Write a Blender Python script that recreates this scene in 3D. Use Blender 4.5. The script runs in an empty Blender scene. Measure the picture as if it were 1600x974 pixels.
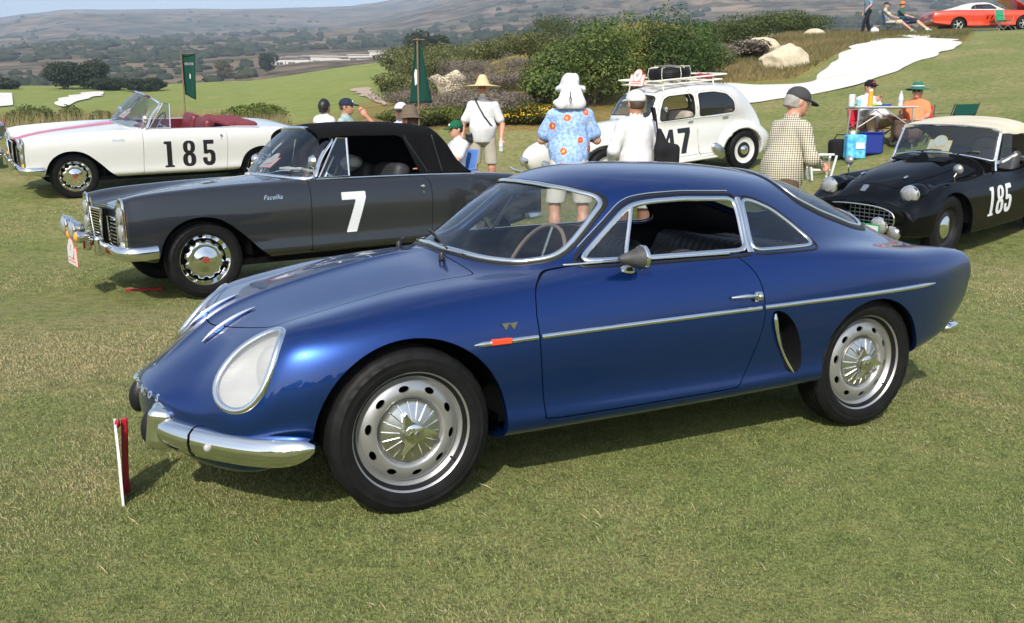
import bpy, math, random
import numpy as np
from mathutils import Vector, Matrix, Euler
from mathutils.bvhtree import BVHTree

random.seed(7); RNG = np.random.default_rng(7)
SC = bpy.context.scene
COL = SC.collection
R = math.radians

# ---------------------------------------------------------------- camera, sky, sun, exposure
CAM_H = 1.275
PITCH = math.atan((487 - 205) / 1440.0)
cam_d = bpy.data.cameras.new('camera'); cam_d.sensor_width = 36.0
cam_d.lens = 36.0 * 1440.0 / 1600.0
cam_d.clip_start = 0.05; cam_d.clip_end = 20000
cam = bpy.data.objects.new('camera', cam_d); COL.objects.link(cam)
cam.location = (0, 0, CAM_H); cam.rotation_euler = (math.pi/2 - PITCH, 0, 0)
SC.camera = cam

SUN_EL, SUN_AZ = R(39), R(-171)      # azimuth measured from +Y (view direction) towards +X
world = bpy.data.worlds.new('World'); SC.world = world; world.use_nodes = True
wn = world.node_tree; wn.nodes.clear()
sky = wn.nodes.new('ShaderNodeTexSky'); sky.sky_type = 'NISHITA'; sky.sun_disc = False
sky.sun_elevation = SUN_EL; sky.sun_rotation = SUN_AZ
sky.air_density = 1.0; sky.dust_density = 2.0; sky.ozone_density = 1.0; sky.altitude = 60
bg = wn.nodes.new('ShaderNodeBackground'); bg.inputs['Strength'].default_value = 0.15
wo = wn.nodes.new('ShaderNodeOutputWorld')
# thin high cloud over the whole dome, as mirrored in the paintwork
wtc = wn.nodes.new('ShaderNodeTexCoord'); wmp = wn.nodes.new('ShaderNodeMapping'); wmp.inputs['Scale'].default_value = (1.6, 1.6, 3.4); wns = wn.nodes.new('ShaderNodeTexNoise'); wns.inputs['Scale'].default_value = 1.5; wns.inputs['Detail'].default_value = 7; wns.inputs['Roughness'].default_value = .6
wrp = wn.nodes.new('ShaderNodeValToRGB'); wrp.color_ramp.elements[0].position = .47; wrp.color_ramp.elements[1].position = .75; wrp.color_ramp.elements[1].color = (.6, .6, .6, 1); wrp.color_ramp.elements[0].color = (.02, .02, .02, 1)
wmx = wn.nodes.new('ShaderNodeMix'); wmx.data_type = 'RGBA'; wmx.inputs[7].default_value = (5.2, 5.35, 5.6, 1)
wn.links.new(wtc.outputs['Generated'], wmp.inputs[0]); wn.links.new(wmp.outputs[0], wns.inputs['Vector']); wn.links.new(wns.outputs['Fac'], wrp.inputs[0]); wn.links.new(wrp.outputs[0], wmx.inputs[0]); wn.links.new(sky.outputs[0], wmx.inputs[6])
wn.links.new(wmx.outputs[2], bg.inputs[0]); wn.links.new(bg.outputs[0], wo.inputs[0])
sun_d = bpy.data.lights.new('sun', 'SUN'); sun_d.energy = 4.2; sun_d.angle = R(0.6); sun_d.color = (1.0, 0.95, 0.86)
sun = bpy.data.objects.new('sun', sun_d); COL.objects.link(sun)
sdir = Vector((math.sin(SUN_AZ)*math.cos(SUN_EL), math.cos(SUN_AZ)*math.cos(SUN_EL), math.sin(SUN_EL)))
sun.rotation_euler = sdir.to_track_quat('Z', 'Y').to_euler(); sun.location = sdir*50
SC.view_settings.view_transform = 'Standard'; SC.view_settings.look = 'None'
SC.view_settings.exposure = 0.6; SC.view_settings.gamma = 1.0
SC.view_settings.use_curve_mapping = False
SC.cycles.max_bounces = 8; SC.cycles.transparent_max_bounces = 16
SC.cycles.volume_bounces = 0

# ---------------------------------------------------------------- materials
MATS = {}
def mat(name, color, rough=0.5, metal=0.0, coat=0.0, spec=0.5, var=None, bump=None, alpha=1.0, trans=0.0, sheen=0.0, col2=None, ior=1.5, sss=0.0, attr=None):
    """procedural principled; var=(scale, amount) value variation, col2 second colour mixed by noise, bump=(scale,strength,dist)"""
    m = bpy.data.materials.new(name); m.use_nodes = True
    nt = m.node_tree; p = nt.nodes['Principled BSDF']
    c = (*color, 1.0) if len(color) == 3 else color
    p.inputs['Base Color'].default_value = c
    p.inputs['Roughness'].default_value = rough; p.inputs['Metallic'].default_value = metal
    p.inputs['Specular IOR Level'].default_value = spec; p.inputs['IOR'].default_value = ior
    p.inputs['Coat Weight'].default_value = coat; p.inputs['Coat Roughness'].default_value = 0.03
    p.inputs['Transmission Weight'].default_value = trans; p.inputs['Alpha'].default_value = alpha
    p.inputs['Sheen Weight'].default_value = sheen
    if sss: p.inputs['Subsurface Weight'].default_value = sss; p.inputs['Subsurface Radius'].default_value = (0.012, 0.005, 0.003)
    tc = None
    def coords():
        nonlocal tc
        if tc is None: tc = nt.nodes.new('ShaderNodeTexCoord')
        return tc.outputs['Object']
    if var or col2:
        sc, am = var or (4.0, 0.5)
        n = nt.nodes.new('ShaderNodeTexNoise'); n.inputs['Scale'].default_value = sc; n.inputs['Detail'].default_value = 6
        nt.links.new(coords(), n.inputs['Vector'])
        r = nt.nodes.new('ShaderNodeValToRGB')
        if col2:
            r.color_ramp.elements[0].color = c; r.color_ramp.elements[1].color = (*col2, 1)
            r.color_ramp.elements[0].position = 0.5 - am/2; r.color_ramp.elements[1].position = 0.5 + am/2
        else:
            r.color_ramp.elements[0].color = tuple(max(0, v*(1-am)) for v in c[:3]) + (1,)
            r.color_ramp.elements[1].color = tuple(min(1, v*(1+am)) for v in c[:3]) + (1,)
            r.color_ramp.elements[0].position = 0.3; r.color_ramp.elements[1].position = 0.7
        nt.links.new(n.outputs['Fac'], r.inputs['Fac']); nt.links.new(r.outputs['Color'], p.inputs['Base Color'])
    if bump:
        b = nt.nodes.new('ShaderNodeBump'); b.inputs['Strength'].default_value = bump[1]
        b.inputs['Distance'].default_value = bump[2] if len(bump) > 2 else 0.01
        n = nt.nodes.new('ShaderNodeTexNoise'); n.inputs['Scale'].default_value = bump[0]; n.inputs['Detail'].default_value = 5
        nt.links.new(coords(), n.inputs['Vector'])
        nt.links.new(n.outputs['Fac'], b.inputs['Height']); nt.links.new(b.outputs['Normal'], p.inputs['Normal'])
    MATS[name] = m
    return m

def glass_mat(name, tint=(0.85, 0.9, 0.9), clear=0.8, rough=0.0):
    """thin pane: transparent with a Fresnel reflection"""
    m = bpy.data.materials.new(name); m.use_nodes = True; nt = m.node_tree; nt.nodes.clear()
    o = nt.nodes.new('ShaderNodeOutputMaterial'); mx = nt.nodes.new('ShaderNodeMixShader')
    t = nt.nodes.new('ShaderNodeBsdfTransparent'); g = nt.nodes.new('ShaderNodeBsdfGlossy')
    t.inputs['Color'].default_value = (*[v*clear for v in tint], 1); g.inputs['Roughness'].default_value = rough
    f = nt.nodes.new('ShaderNodeFresnel'); ge = nt.nodes.new('ShaderNodeNewGeometry'); io = nt.nodes.new('ShaderNodeMapRange'); io.inputs[3].default_value = 1.9; io.inputs[4].default_value = 1/1.9
    nt.links.new(ge.outputs['Backfacing'], io.inputs[0]); nt.links.new(io.outputs[0], f.inputs['IOR'])      # a thin pane mirrors alike from both sides
    nt.links.new(f.outputs[0], mx.inputs[0]); nt.links.new(t.outputs[0], mx.inputs[1]); nt.links.new(g.outputs[0], mx.inputs[2])
    nt.links.new(mx.outputs[0], o.inputs[0]); MATS[name] = m
    return m

M_CHROME = mat('chrome', (0.80, 0.80, 0.78), rough=0.07, metal=1.0)
M_ALU = mat('brushed_metal', (0.62, 0.62, 0.61), rough=0.28, metal=1.0, var=(30, 0.06))
M_RIM = mat('silver_wheel_paint', (0.42, 0.42, 0.41), rough=0.33, metal=0.75, var=(9, 0.08))
M_TYRE = mat('tyre_rubber', (0.0085, 0.0085, 0.0088), rough=0.55, spec=0.16, var=(14, 0.35), bump=(160, 0.25, 0.002))
M_RUBBER = mat('black_rubber', (0.010, 0.010, 0.011), rough=0.45, spec=0.3)
M_DARK = mat('dark_cavity', (0.004, 0.004, 0.004), rough=0.9, spec=0.05)
M_BLACKPL = mat('black_plastic', (0.015, 0.015, 0.016), rough=0.35)
M_GLASS = glass_mat('window_glass')
M_GLASSD = glass_mat('dusty_window_glass', (0.82, 0.88, 0.9), 0.62)
M_LENS = mat('lamp_lens', (0.34, 0.35, 0.35), rough=0.12, metal=0.3, coat=1.0, bump=(70, 0.25, 0.004))
M_RED = mat('red_lens', (0.5, 0.01, 0.01), rough=0.12, coat=1.0)
M_ORANGEL = mat('orange_lens', (0.75, 0.07, 0.02), rough=0.15, coat=1.0)
M_AMBER = mat('amber_lens', (0.8, 0.3, 0.02), rough=0.15, coat=1.0)
M_WHITE = mat('white_card', (0.62, 0.62, 0.60), rough=0.5)
M_REDPL = mat('red_plastic', (0.36, 0.008, 0.022), rough=0.3, coat=0.3)
M_BLKPAINT = mat('black_number_paint', (0.012, 0.012, 0.013), rough=0.35)
M_WHTPAINT = mat('white_number_paint', (0.60, 0.62, 0.63), rough=0.4)

# ---------------------------------------------------------------- objects
def tag(o, label=None, cat=None, group=None, kind=None):
    if label: o['label'] = label
    if cat: o['category'] = cat
    if group: o['group'] = group
    if kind: o['kind'] = kind
    return o
def thing(name, label, cat, loc=(0, 0, 0), rotz=0.0, group=None):
    o = bpy.data.objects.new(name, None); o.empty_display_size = 0.2; COL.objects.link(o)
    o.location = loc; o.rotation_euler = (0, 0, rotz)
    return tag(o, label, cat, group)
def mobj(name, V, F, m=None, parent=None, smooth=True):
    me = bpy.data.meshes.new(name)
    me.from_pydata([tuple(map(float, v)) for v in V], [], [tuple(map(int, f)) for f in F])
    if smooth: me.polygons.foreach_set('use_smooth', np.ones(len(me.polygons), dtype=bool))
    if m is not None: me.materials.append(m)
    me.update()
    o = bpy.data.objects.new(name, me); COL.objects.link(o)
    if parent is not None: o.parent = parent
    return o
def fast_mesh(name, V, loops, sizes, m=None, parent=None, smooth=False):
    """big meshes from numpy arrays"""
    me = bpy.data.meshes.new(name); n = len(V)
    me.vertices.add(n); me.vertices.foreach_set('co', np.asarray(V, np.float32).ravel())
    sizes = np.asarray(sizes, np.int32); loops = np.asarray(loops, np.int32).ravel()
    me.loops.add(len(loops)); me.loops.foreach_set('vertex_index', loops)
    me.polygons.add(len(sizes)); st = np.zeros(len(sizes), np.int32); st[1:] = np.cumsum(sizes)[:-1]
    me.polygons.foreach_set('loop_start', st); me.polygons.foreach_set('loop_total', sizes)
    if smooth: me.polygons.foreach_set('use_smooth', np.ones(len(sizes), bool))
    if m is not None: me.materials.append(m)
    me.update(calc_edges=True)
    o = bpy.data.objects.new(name, me); COL.objects.link(o)
    if parent is not None: o.parent = parent
    return o
def set_sharp(o, ang=35):
    """split smooth shading at hard edges"""
    me = o.data
    try: me.set_sharp_from_angle(angle=R(ang))
    except Exception: pass
    return o
def face_colors(o, cols, name='tint'):
    """one colour per face (cols: n_faces x 3)"""
    me = o.data
    a = me.attributes.new(name, 'FLOAT_COLOR', 'FACE')
    c = np.ones((len(me.polygons), 4), np.float32); c[:, :3] = cols
    a.data.foreach_set('color', c.ravel())

class B:
    """collects shapes for ONE mesh object"""
    def __init__(s): s.V = []; s.F = []
    def add(s, V, F):
        n = len(s.V); s.V += [tuple(v) for v in V]; s.F += [tuple(i + n for i in f) for f in F]; return s
    def obj(s, name, m, parent=None, smooth=True, sharp=38):
        o = mobj(name, s.V, s.F, m, parent, smooth)
        if smooth and sharp: set_sharp(o, sharp)
        return o
    def box(s, c, size, rot=None, bev=0.0):
        hx, hy, hz = [v/2 for v in size]; b = min(bev, 0.49*min(size)); V = []; F = []
        if b <= 0:
            V = [(x*hx, y*hy, z*hz) for x in (-1, 1) for y in (-1, 1) for z in (-1, 1)]
            F = [(0,1,3,2), (4,6,7,5), (0,4,5,1), (2,3,7,6), (0,2,6,4), (1,5,7,3)]
        else:
            idx = {}
            for x in (-1, 1):
                for y in (-1, 1):
                    for z in (-1, 1):
                        for a in range(3):
                            p = [x*(hx-b), y*(hy-b), z*(hz-b)]; p[a] = (x*hx, y*hy, z*hz)[a]
                            idx[(x, y, z, a)] = len(V); V.append(tuple(p))
            q = lambda a, s1, o1, o2: [idx[k] for k in o1]
            for a in range(3):
                o1, o2 = [k for k in range(3) if k != a]
                for sg in (-1, 1):
                    f = []
                    for u, v in ((-1,-1), (1,-1), (1,1), (-1,1)):
                        k = [0,0,0]; k[a] = sg; k[o1] = u; k[o2] = v; f.append(idx[(*k, a)])
                    F.append(tuple(f))
                for u in (-1, 1):
                    for v in (-1, 1):
                        k0 = [0,0,0]; k1 = [0,0,0]; k0[a] = -1; k1[a] = 1
                        k0[o1] = k1[o1] = u; k0[o2] = k1[o2] = v
                        F.append((idx[(*k0, o1)], idx[(*k1, o1)], idx[(*k1, o2)], idx[(*k0, o2)]))
            for x in (-1, 1):
                for y in (-1, 1):
                    for z in (-1, 1): F.append(tuple(idx[(x, y, z, a)] for a in range(3)))
        Mx = Matrix.Translation(Vector(c)) @ ((Euler(rot).to_matrix().to_4x4()) if rot is not None else Matrix.Identity(4))
        return s.add([Mx @ Vector(v) for v in V], F)
    def tube(s, pts, r, n=10, closed=False, caps=True, flat=1.0, up=None):
        """round (or flattened) tube along a polyline; r a number or one per point"""
        P = [Vector(p) for p in pts]; m = len(P); rr = r if hasattr(r, '__len__') else [r]*m
        V = []; F = []; prev = None
        for i in range(m):
            if closed: t = P[(i+1) % m] - P[i-1]
            else: t = P[min(i+1, m-1)] - P[max(i-1, 0)]
            if t.length < 1e-9: t = Vector((0, 0, 1))
            t.normalize()
            if up is not None: a = Vector(up) - t*t.dot(Vector(up))
            elif prev is None: a = t.orthogonal()
            else: a = prev - t*prev.dot(t)
            if a.length < 1e-6: a = t.orthogonal()
            a.normalize(); prev = a; b = t.cross(a)
            for k in range(n):
                th = 2*math.pi*k/n
                V.append(P[i] + a*(math.cos(th)*rr[i]) + b*(math.sin(th)*rr[i]*flat))
        for i in range(m if closed else m-1):
            for k in range(n):
                j = (i+1) % m
                F.append((i*n+k, i*n+(k+1) % n, j*n+(k+1) % n, j*n+k))
        if caps and not closed:
            F.append(tuple(range(n-1, -1, -1))); F.append(tuple((m-1)*n+k for k in range(n)))
        return s.add(V, F)
    def lathe(s, prof, n=32, c=(0, 0, 0), axis='z', rot=None, close=False):
        """prof: list of (radius, height); axis y turns it round the car's axle"""
        V = []; F = []; m = len(prof)
        for r_, h in prof:
            for k in range(n):
                th = 2*math.pi*k/n; p = (r_*math.cos(th), r_*math.sin(th), h)
                if axis == 'y': p = (p[0], p[2], p[1])
                elif axis == 'x': p = (p[2], p[0], p[1])
                V.append(p)
        for i in range(m-1 if not close else m):
            j = (i+1) % m
            for k in range(n):
                f = (i*n+k, i*n+(k+1) % n, j*n+(k+1) % n, j*n+k)
                F.append(f if axis != 'y' else f[::-1])
        Mx = Matrix.Translation(Vector(c)) @ ((Euler(rot).to_matrix().to_4x4()) if rot is not None else Matrix.Identity(4))
        return s.add([Mx @ Vector(v) for v in V], F)
    def ell(s, c, r, n=16, m=10, rot=None):
        prof = [(max(1e-4, math.sin(math.pi*i/m)), -math.cos(math.pi*i/m)) for i in range(m+1)]
        b = B().lathe(prof, n)
        Mx = Matrix.Translation(Vector(c)) @ ((Euler(rot).to_matrix().to_4x4()) if rot is not None else Matrix.Identity(4))
        return s.add([Mx @ Vector((v[0]*r[0], v[1]*r[1], v[2]*r[2])) for v in b.V], b.F)
    def prism(s, poly, d0, d1, frame=None):
        """poly in (u,v) extruded from d0 to d1 along w; frame maps (u,v,w)->xyz, default u=x v=z w=y"""
        fr = frame or (lambda u, v, w: (u, w, v)); n = len(poly)
        V = [fr(u, v, d0) for u, v in poly] + [fr(u, v, d1) for u, v in poly]
        F = [tuple(range(n)), tuple(range(2*n-1, n-1, -1))] + [(i, n+i, n+(i+1) % n, (i+1) % n) for i in range(n)]
        return s.add(V, F)

# ---------------------------------------------------------------- smooth lofts and clipping
def bs_ctrl(P, it):
    C = P.copy()
    for _ in range(it):
        E = P.copy(); E[1:-1] = (C[:-2] + 4*C[1:-1] + C[2:])/6
        C = C + (P - E)
    return C
def bspline(P, n):
    """cubic B-spline along axis 0, clamped through its ends"""
    Q = np.concatenate([[2*P[0]-P[1]], P, [2*P[-1]-P[-2]]]); m = len(P)
    t = np.linspace(0, m-1-1e-9, n); i = np.floor(t).astype(int); f = t-i
    sh = (-1,) + (1,)*(P.ndim-1); f = f.reshape(sh)
    return ((1-f)**3*Q[i] + (3*f**3-6*f**2+4)*Q[i+1] + (-3*f**3+3*f**2+3*f+1)*Q[i+2] + f**3*Q[i+3])/6
def loft(table, nu, nv, it=(1, 1)):
    """table: list of stations, each a list of (x,y,z), centre top -> bottom (y >= 0); mirrored; returns V, F"""
    P = np.array(table, float)
    Mi = P[:, :0:-1].copy(); Mi[:, :, 1] *= -1
    P = np.concatenate([Mi, P], 1)
    P = bs_ctrl(P, it[0]); S = bspline(P, nu)
    S = np.swapaxes(S, 0, 1); S = bs_ctrl(S, it[1]); S = bspline(S, nv); S = np.swapaxes(S, 0, 1)
    V = S.reshape(-1, 3); a = np.arange(nu*nv).reshape(nu, nv)
    F = np.stack([a[:-1, :-1], a[:-1, 1:], a[1:, 1:], a[1:, :-1]], -1).reshape(-1, 4)
    return V, [tuple(f) for f in F.tolist()]
def clip(V, F, val):
    """keep the part of the mesh where val < 0"""
    V = np.asarray(V, float); ins = val < 0; newV = []; cache = {}; n0 = len(V); out = []
    insl = ins.tolist()
    for f in F:
        c = 0
        for i in f: c += insl[i]
        if c == len(f): out.append(f)
        elif c:
            g = []
            for k in range(len(f)):
                i, j = f[k], f[(k+1) % len(f)]
                if insl[i]: g.append(i)
                if insl[i] != insl[j]:
                    key = (i, j) if i < j else (j, i)
                    if key not in cache:
                        t = val[key[0]]/(val[key[0]]-val[key[1]])
                        cache[key] = n0+len(newV); newV.append(V[key[0]]*(1-t)+V[key[1]]*t)
                    g.append(cache[key])
            if len(g) >= 3: out.append(tuple(g))
    A = np.concatenate([V, np.array(newV)]) if newV else V
    used = np.zeros(len(A), bool)
    for f in out: used[list(f)] = True
    mp = np.cumsum(used)-1
    return A[used], [tuple(int(mp[i]) for i in f) for f in out]
def contours(V, F, val):
    """polylines where val = 0 on the mesh"""
    seg = {}
    pts = {}
    ins = (val < 0).tolist()
    for f in F:
        e = []
        for k in range(len(f)):
            i, j = f[k], f[(k+1) % len(f)]
            if ins[i] != ins[j]:
                key = (i, j) if i < j else (j, i)
                if key not in pts:
                    t = val[key[0]]/(val[key[0]]-val[key[1]]); pts[key] = V[key[0]]*(1-t)+V[key[1]]*t
                e.append(key)
        for a in range(0, len(e)-1, 2):
            seg.setdefault(e[a], []).append(e[a+1]); seg.setdefault(e[a+1], []).append(e[a])
    out = []; done = set()
    starts = [k for k in seg if len(seg[k]) == 1] + list(seg)
    for st in starts:
        if st in done: continue
        path = [st]; done.add(st); cur = st; closed = False
        while True:
            nx = [k for k in seg[cur] if k not in done]
            if not nx:
                closed = len(path) > 2 and path[0] in seg[cur]
                break
            cur = nx[0]; done.add(cur); path.append(cur)
        if len(path) > 3: out.append((np.array([pts[k] for k in path]), closed))
    return out
def resample(P, closed, step):
    P = np.asarray(P, float); Q = np.concatenate([P, P[:1]]) if closed else P
    d = np.r_[0, np.cumsum(np.linalg.norm(np.diff(Q, axis=0), axis=1))]
    n = max(4, int(round(d[-1]/step))); t = np.linspace(0, d[-1], n+1)
    S = np.stack([np.interp(t, d, Q[:, k]) for k in range(3)], 1)
    if closed: S = S[:-1]
    for _ in range(2):
        if closed: S = (np.roll(S, 1, 0)+2*S+np.roll(S, -1, 0))/4
        else: S[1:-1] = (S[:-2]+2*S[1:-1]+S[2:])/4
    return S
def poly_sdf(X, Y, poly, r=0.0):
    """signed distance to a polygon (negative inside), optionally rounded by r (outline grows by r)"""
    px = np.array([p[0] for p in poly]); py = np.array([p[1] for p in poly]); n = len(poly)
    d = np.full(X.shape, 1e9); s = np.ones(X.shape)
    for i in range(n):
        j = i-1
        ex, ey = px[j]-px[i], py[j]-py[i]; wx, wy = X-px[i], Y-py[i]
        t = np.clip((wx*ex+wy*ey)/(ex*ex+ey*ey+1e-12), 0, 1)
        d = np.minimum(d, (wx-ex*t)**2+(wy-ey*t)**2)
        c1 = Y >= py[i]; c2 = Y < py[j]; c3 = ex*wy > ey*wx
        fl = (c1 & c2 & c3) | (~c1 & ~c2 & ~c3)
        s = np.where(fl, -s, s)
    return s*np.sqrt(d)-r
def smooth_poly(pts, n=8, closed=True):
    """Catmull-Rom through 2-D (or 3-D) points"""
    P = [np.array(p, float) for p in pts]; m = len(P); out = []
    for i in range(m if closed else m-1):
        p0 = P[i-1] if (closed or i > 0) else 2*P[0]-P[1]; p1 = P[i]; p2 = P[(i+1) % m]
        p3 = P[(i+2) % m] if (closed or i+2 < m) else 2*P[-1]-P[-2]
        for k in range(n):
            t = k/n
            out.append(tuple(0.5*((2*p1)+(-p0+p2)*t+(2*p0-5*p1+4*p2-p3)*t*t+(-p0+3*p1-3*p2+p3)*t**3)))
    if not closed: out.append(tuple(P[-1]))
    return out
def vnormals(V, F):
    V = np.asarray(V); N = np.zeros_like(V)
    T = np.array([(f[0], f[i], f[i+1]) for f in F for i in range(1, len(f)-1)])
    n = np.cross(V[T[:, 1]]-V[T[:, 0]], V[T[:, 2]]-V[T[:, 0]])
    for k in range(3): np.add.at(N, T[:, k], n)
    return N/(np.linalg.norm(N, axis=1)[:, None]+1e-12)
class Surf:
    """a dense smooth skin that can be cut into panels"""
    def __init__(s, V, F):
        s.V = np.asarray(V, float); s.F = F
        s.N = vnormals(s.V, F)
        s.bvh = BVHTree.FromPolygons([tuple(v) for v in s.V], F)
    def cut(s, *fields):
        V, F = s.V, s.F
        for f in fields:
            V, F = clip(V, F, f(V))
        return V, F
    def ray(s, o, d):
        h = s.bvh.ray_cast(Vector(o), Vector(d))
        return (np.array(h[0]), np.array(h[1])) if h[0] is not None else (None, None)
    def side(s, x, z, sg=1, y0=2.0):
        p, n = s.ray((x, sg*y0, z), (0, -sg, 0))
        return p, n
    def near(s, p):
        h = s.bvh.find_nearest(Vector(p)); n = np.array(h[1])
        return np.array(h[0]), n
    def off(s, V, d):
        """move points along the skin's normal (d < 0 inwards)"""
        out = []
        for p in V:
            q, n = s.near(p); out.append(np.array(p)+n*d)
        return np.array(out)
def shell(V, F, t):
    """give a panel a turned-in edge: boundary extruded by vector field t (n,3)"""
    V = np.asarray(V); cnt = {}
    for f in F:
        for k in range(len(f)):
            i, j = f[k], f[(k+1) % len(f)]
            if (j, i) in cnt: cnt[(j, i)] = 0
            else: cnt[(i, j)] = 1
    be = [e for e, c in cnt.items() if c]
    ids = sorted({i for e in be for i in e}); mp = {i: len(V)+k for k, i in enumerate(ids)}
    V2 = np.concatenate([V, V[ids]+t[ids]]) if ids else V
    return V2, list(F)+[(j, i, mp[i], mp[j]) for i, j in be]
def trim(b, surf, P, closed, w, h, lift=0.0, n=6, taper=None):
    """half-round moulding of width w and height h laid along a path on the skin"""
    P = np.asarray(P); m = len(P); V = []; F = []
    for i in range(m):
        t = P[(i+1) % m]-P[i-1] if closed else P[min(i+1, m-1)]-P[max(i-1, 0)]
        t = t/(np.linalg.norm(t)+1e-9); q, nn = surf.near(P[i]); nn = nn-t*(nn@t); nn /= np.linalg.norm(nn)+1e-9
        bb = np.cross(t, nn); k_ = 1.0 if taper is None else taper(i/(m-1))
        for k in range(n+1):
            th = math.pi*k/n
            V.append(P[i]+bb*(w/2*k_*math.cos(th))+nn*(lift+h*k_*math.sin(th)))
    s_ = n+1
    for i in range(m if closed else m-1):
        j = (i+1) % m
        for k in range(n): F.append((i*s_+k, j*s_+k, j*s_+k+1, i*s_+k+1))
    if not closed:
        F.append(tuple(range(s_))); F.append(tuple((m-1)*s_+k for k in range(s_))[::-1])
    return b.add(V, F)

# ---------------------------------------------------------------- smooth solids from distance fields (bodies, cloth, seats, rocks)
def capsule(P, a, b, ra, rb):
    a = np.array(a, float); b = np.array(b, float); d = b-a; L = d@d+1e-12
    t = np.clip(((P-a)@d)/L, 0, 1)
    return np.linalg.norm(P-a-t[..., None]*d, axis=-1)-(ra+(rb-ra)*t)
def ellipsoid(P, c, r, rot=None):
    q = P-np.array(c, float)
    if rot is not None: q = q@np.array(Euler(rot).to_matrix())
    r = np.array(r, float); k = np.linalg.norm(q/r, axis=-1); k2 = np.linalg.norm(q/(r*r), axis=-1)+1e-9
    return k*(k-1)/k2
def rbox(P, c, hs, r=0.02, rot=None):
    q = P-np.array(c, float)
    if rot is not None: q = q@np.array(Euler(rot).to_matrix())
    q = np.abs(q)-np.array(hs)+r
    return np.linalg.norm(np.maximum(q, 0), axis=-1)+np.minimum(q.max(-1), 0)-r
def smin(a, b, k):
    h = np.clip(0.5+0.5*(b-a)/k, 0, 1)
    return b*(1-h)+a*h-k*h*(1-h)
def sdf_mesh(fn, lo, hi, res, D=None):
    """surface nets on a regular grid"""
    lo = np.array(lo, float)
    if D is None:
        hi = np.array(hi, float); n = np.maximum(4, np.ceil((hi-lo)/res).astype(int)+1)
        D = fn(np.stack(np.meshgrid(*[lo[k]+res*np.arange(n[k]) for k in range(3)], indexing='ij'), -1))
    q = np.argwhere(D < 0); a0 = np.maximum(q.min(0)-2, 0); a1 = np.minimum(q.max(0)+3, D.shape); D = D[a0[0]:a1[0], a0[1]:a1[1], a0[2]:a1[2]].copy(); lo = lo+res*a0; n = np.array(D.shape)
    D[0], D[-1] = np.maximum(D[0], res), np.maximum(D[-1], res)
    D[:, 0], D[:, -1] = np.maximum(D[:, 0], res), np.maximum(D[:, -1], res)
    D[:, :, 0], D[:, :, -1] = np.maximum(D[:, :, 0], res), np.maximum(D[:, :, -1], res)
    s = D < 0; c = [slice(0, -1), slice(1, None)]
    cnt = np.zeros(n-1, int); acc = np.zeros((*(n-1), 3)); ne = np.zeros(n-1)
    corner = lambda i, j, k: (c[i], c[j], c[k])
    for i in (0, 1):
        for j in (0, 1):
            for k in (0, 1): cnt += s[corner(i, j, k)]
    act = (cnt > 0) & (cnt < 8)
    for a in range(3):
        for u in (0, 1):
            for v in (0, 1):
                o0 = [0, 0, 0]; o1 = [0, 0, 0]; b1, b2 = [q for q in range(3) if q != a]
                o0[b1] = o1[b1] = u; o0[b2] = o1[b2] = v; o1[a] = 1
                d0 = D[corner(*o0)]; d1 = D[corner(*o1)]; cr = (d0 < 0) != (d1 < 0)
                t = np.where(cr, d0/np.where(cr, d0-d1, 1), 0)
                p = np.zeros((*d0.shape, 3)); p[..., b1] = u; p[..., b2] = v; p[..., a] = t
                acc += p*cr[..., None]; ne += cr
    idx = np.full(n-1, -1); ii = np.argwhere(act); idx[act] = np.arange(len(ii))
    V = lo+res*(ii+acc[act]/ne[act][:, None]); F = []
    for a in range(3):
        b1, b2 = [(1, 2), (2, 0), (0, 1)][a]
        sl0 = [slice(1, -1)]*3; sl0[a] = slice(0, -1); sl1 = list(sl0); sl1[a] = slice(1, None)
        d0 = s[tuple(sl0)]; d1 = s[tuple(sl1)]; e = np.argwhere(d0 != d1)
        if not len(e): continue
        sg = d0[tuple(e.T)]; base = e.copy(); base[:, b1] += 1; base[:, b2] += 1
        def cell(du, dv):
            q = base.copy(); q[:, b1] += du; q[:, b2] += dv
            return idx[tuple(q.T)]
        qd = np.stack([cell(-1, -1), cell(0, -1), cell(0, 0), cell(-1, 0)], 1)
        qd[~sg] = qd[~sg][:, ::-1]; F.append(qd)
    F = np.concatenate(F); F = F[(F >= 0).all(1)]
    return V, F
def sdf_obj(name, fn, lo, hi, res, m, parent=None):
    V, F = sdf_mesh(fn, lo, hi, res)
    return fast_mesh(name, V, F, np.full(len(F), 4), m, parent, True)
def wob(P, s, seed=0):
    """cheap smooth noise for folds and lumps, about -1..1"""
    rs = np.random.default_rng(seed); o = np.zeros(P.shape[:-1])
    for _ in range(5):
        k = rs.normal(size=3)*s; o += np.sin(P@k+rs.uniform(0, 6.28))
    return o/3.0
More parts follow.
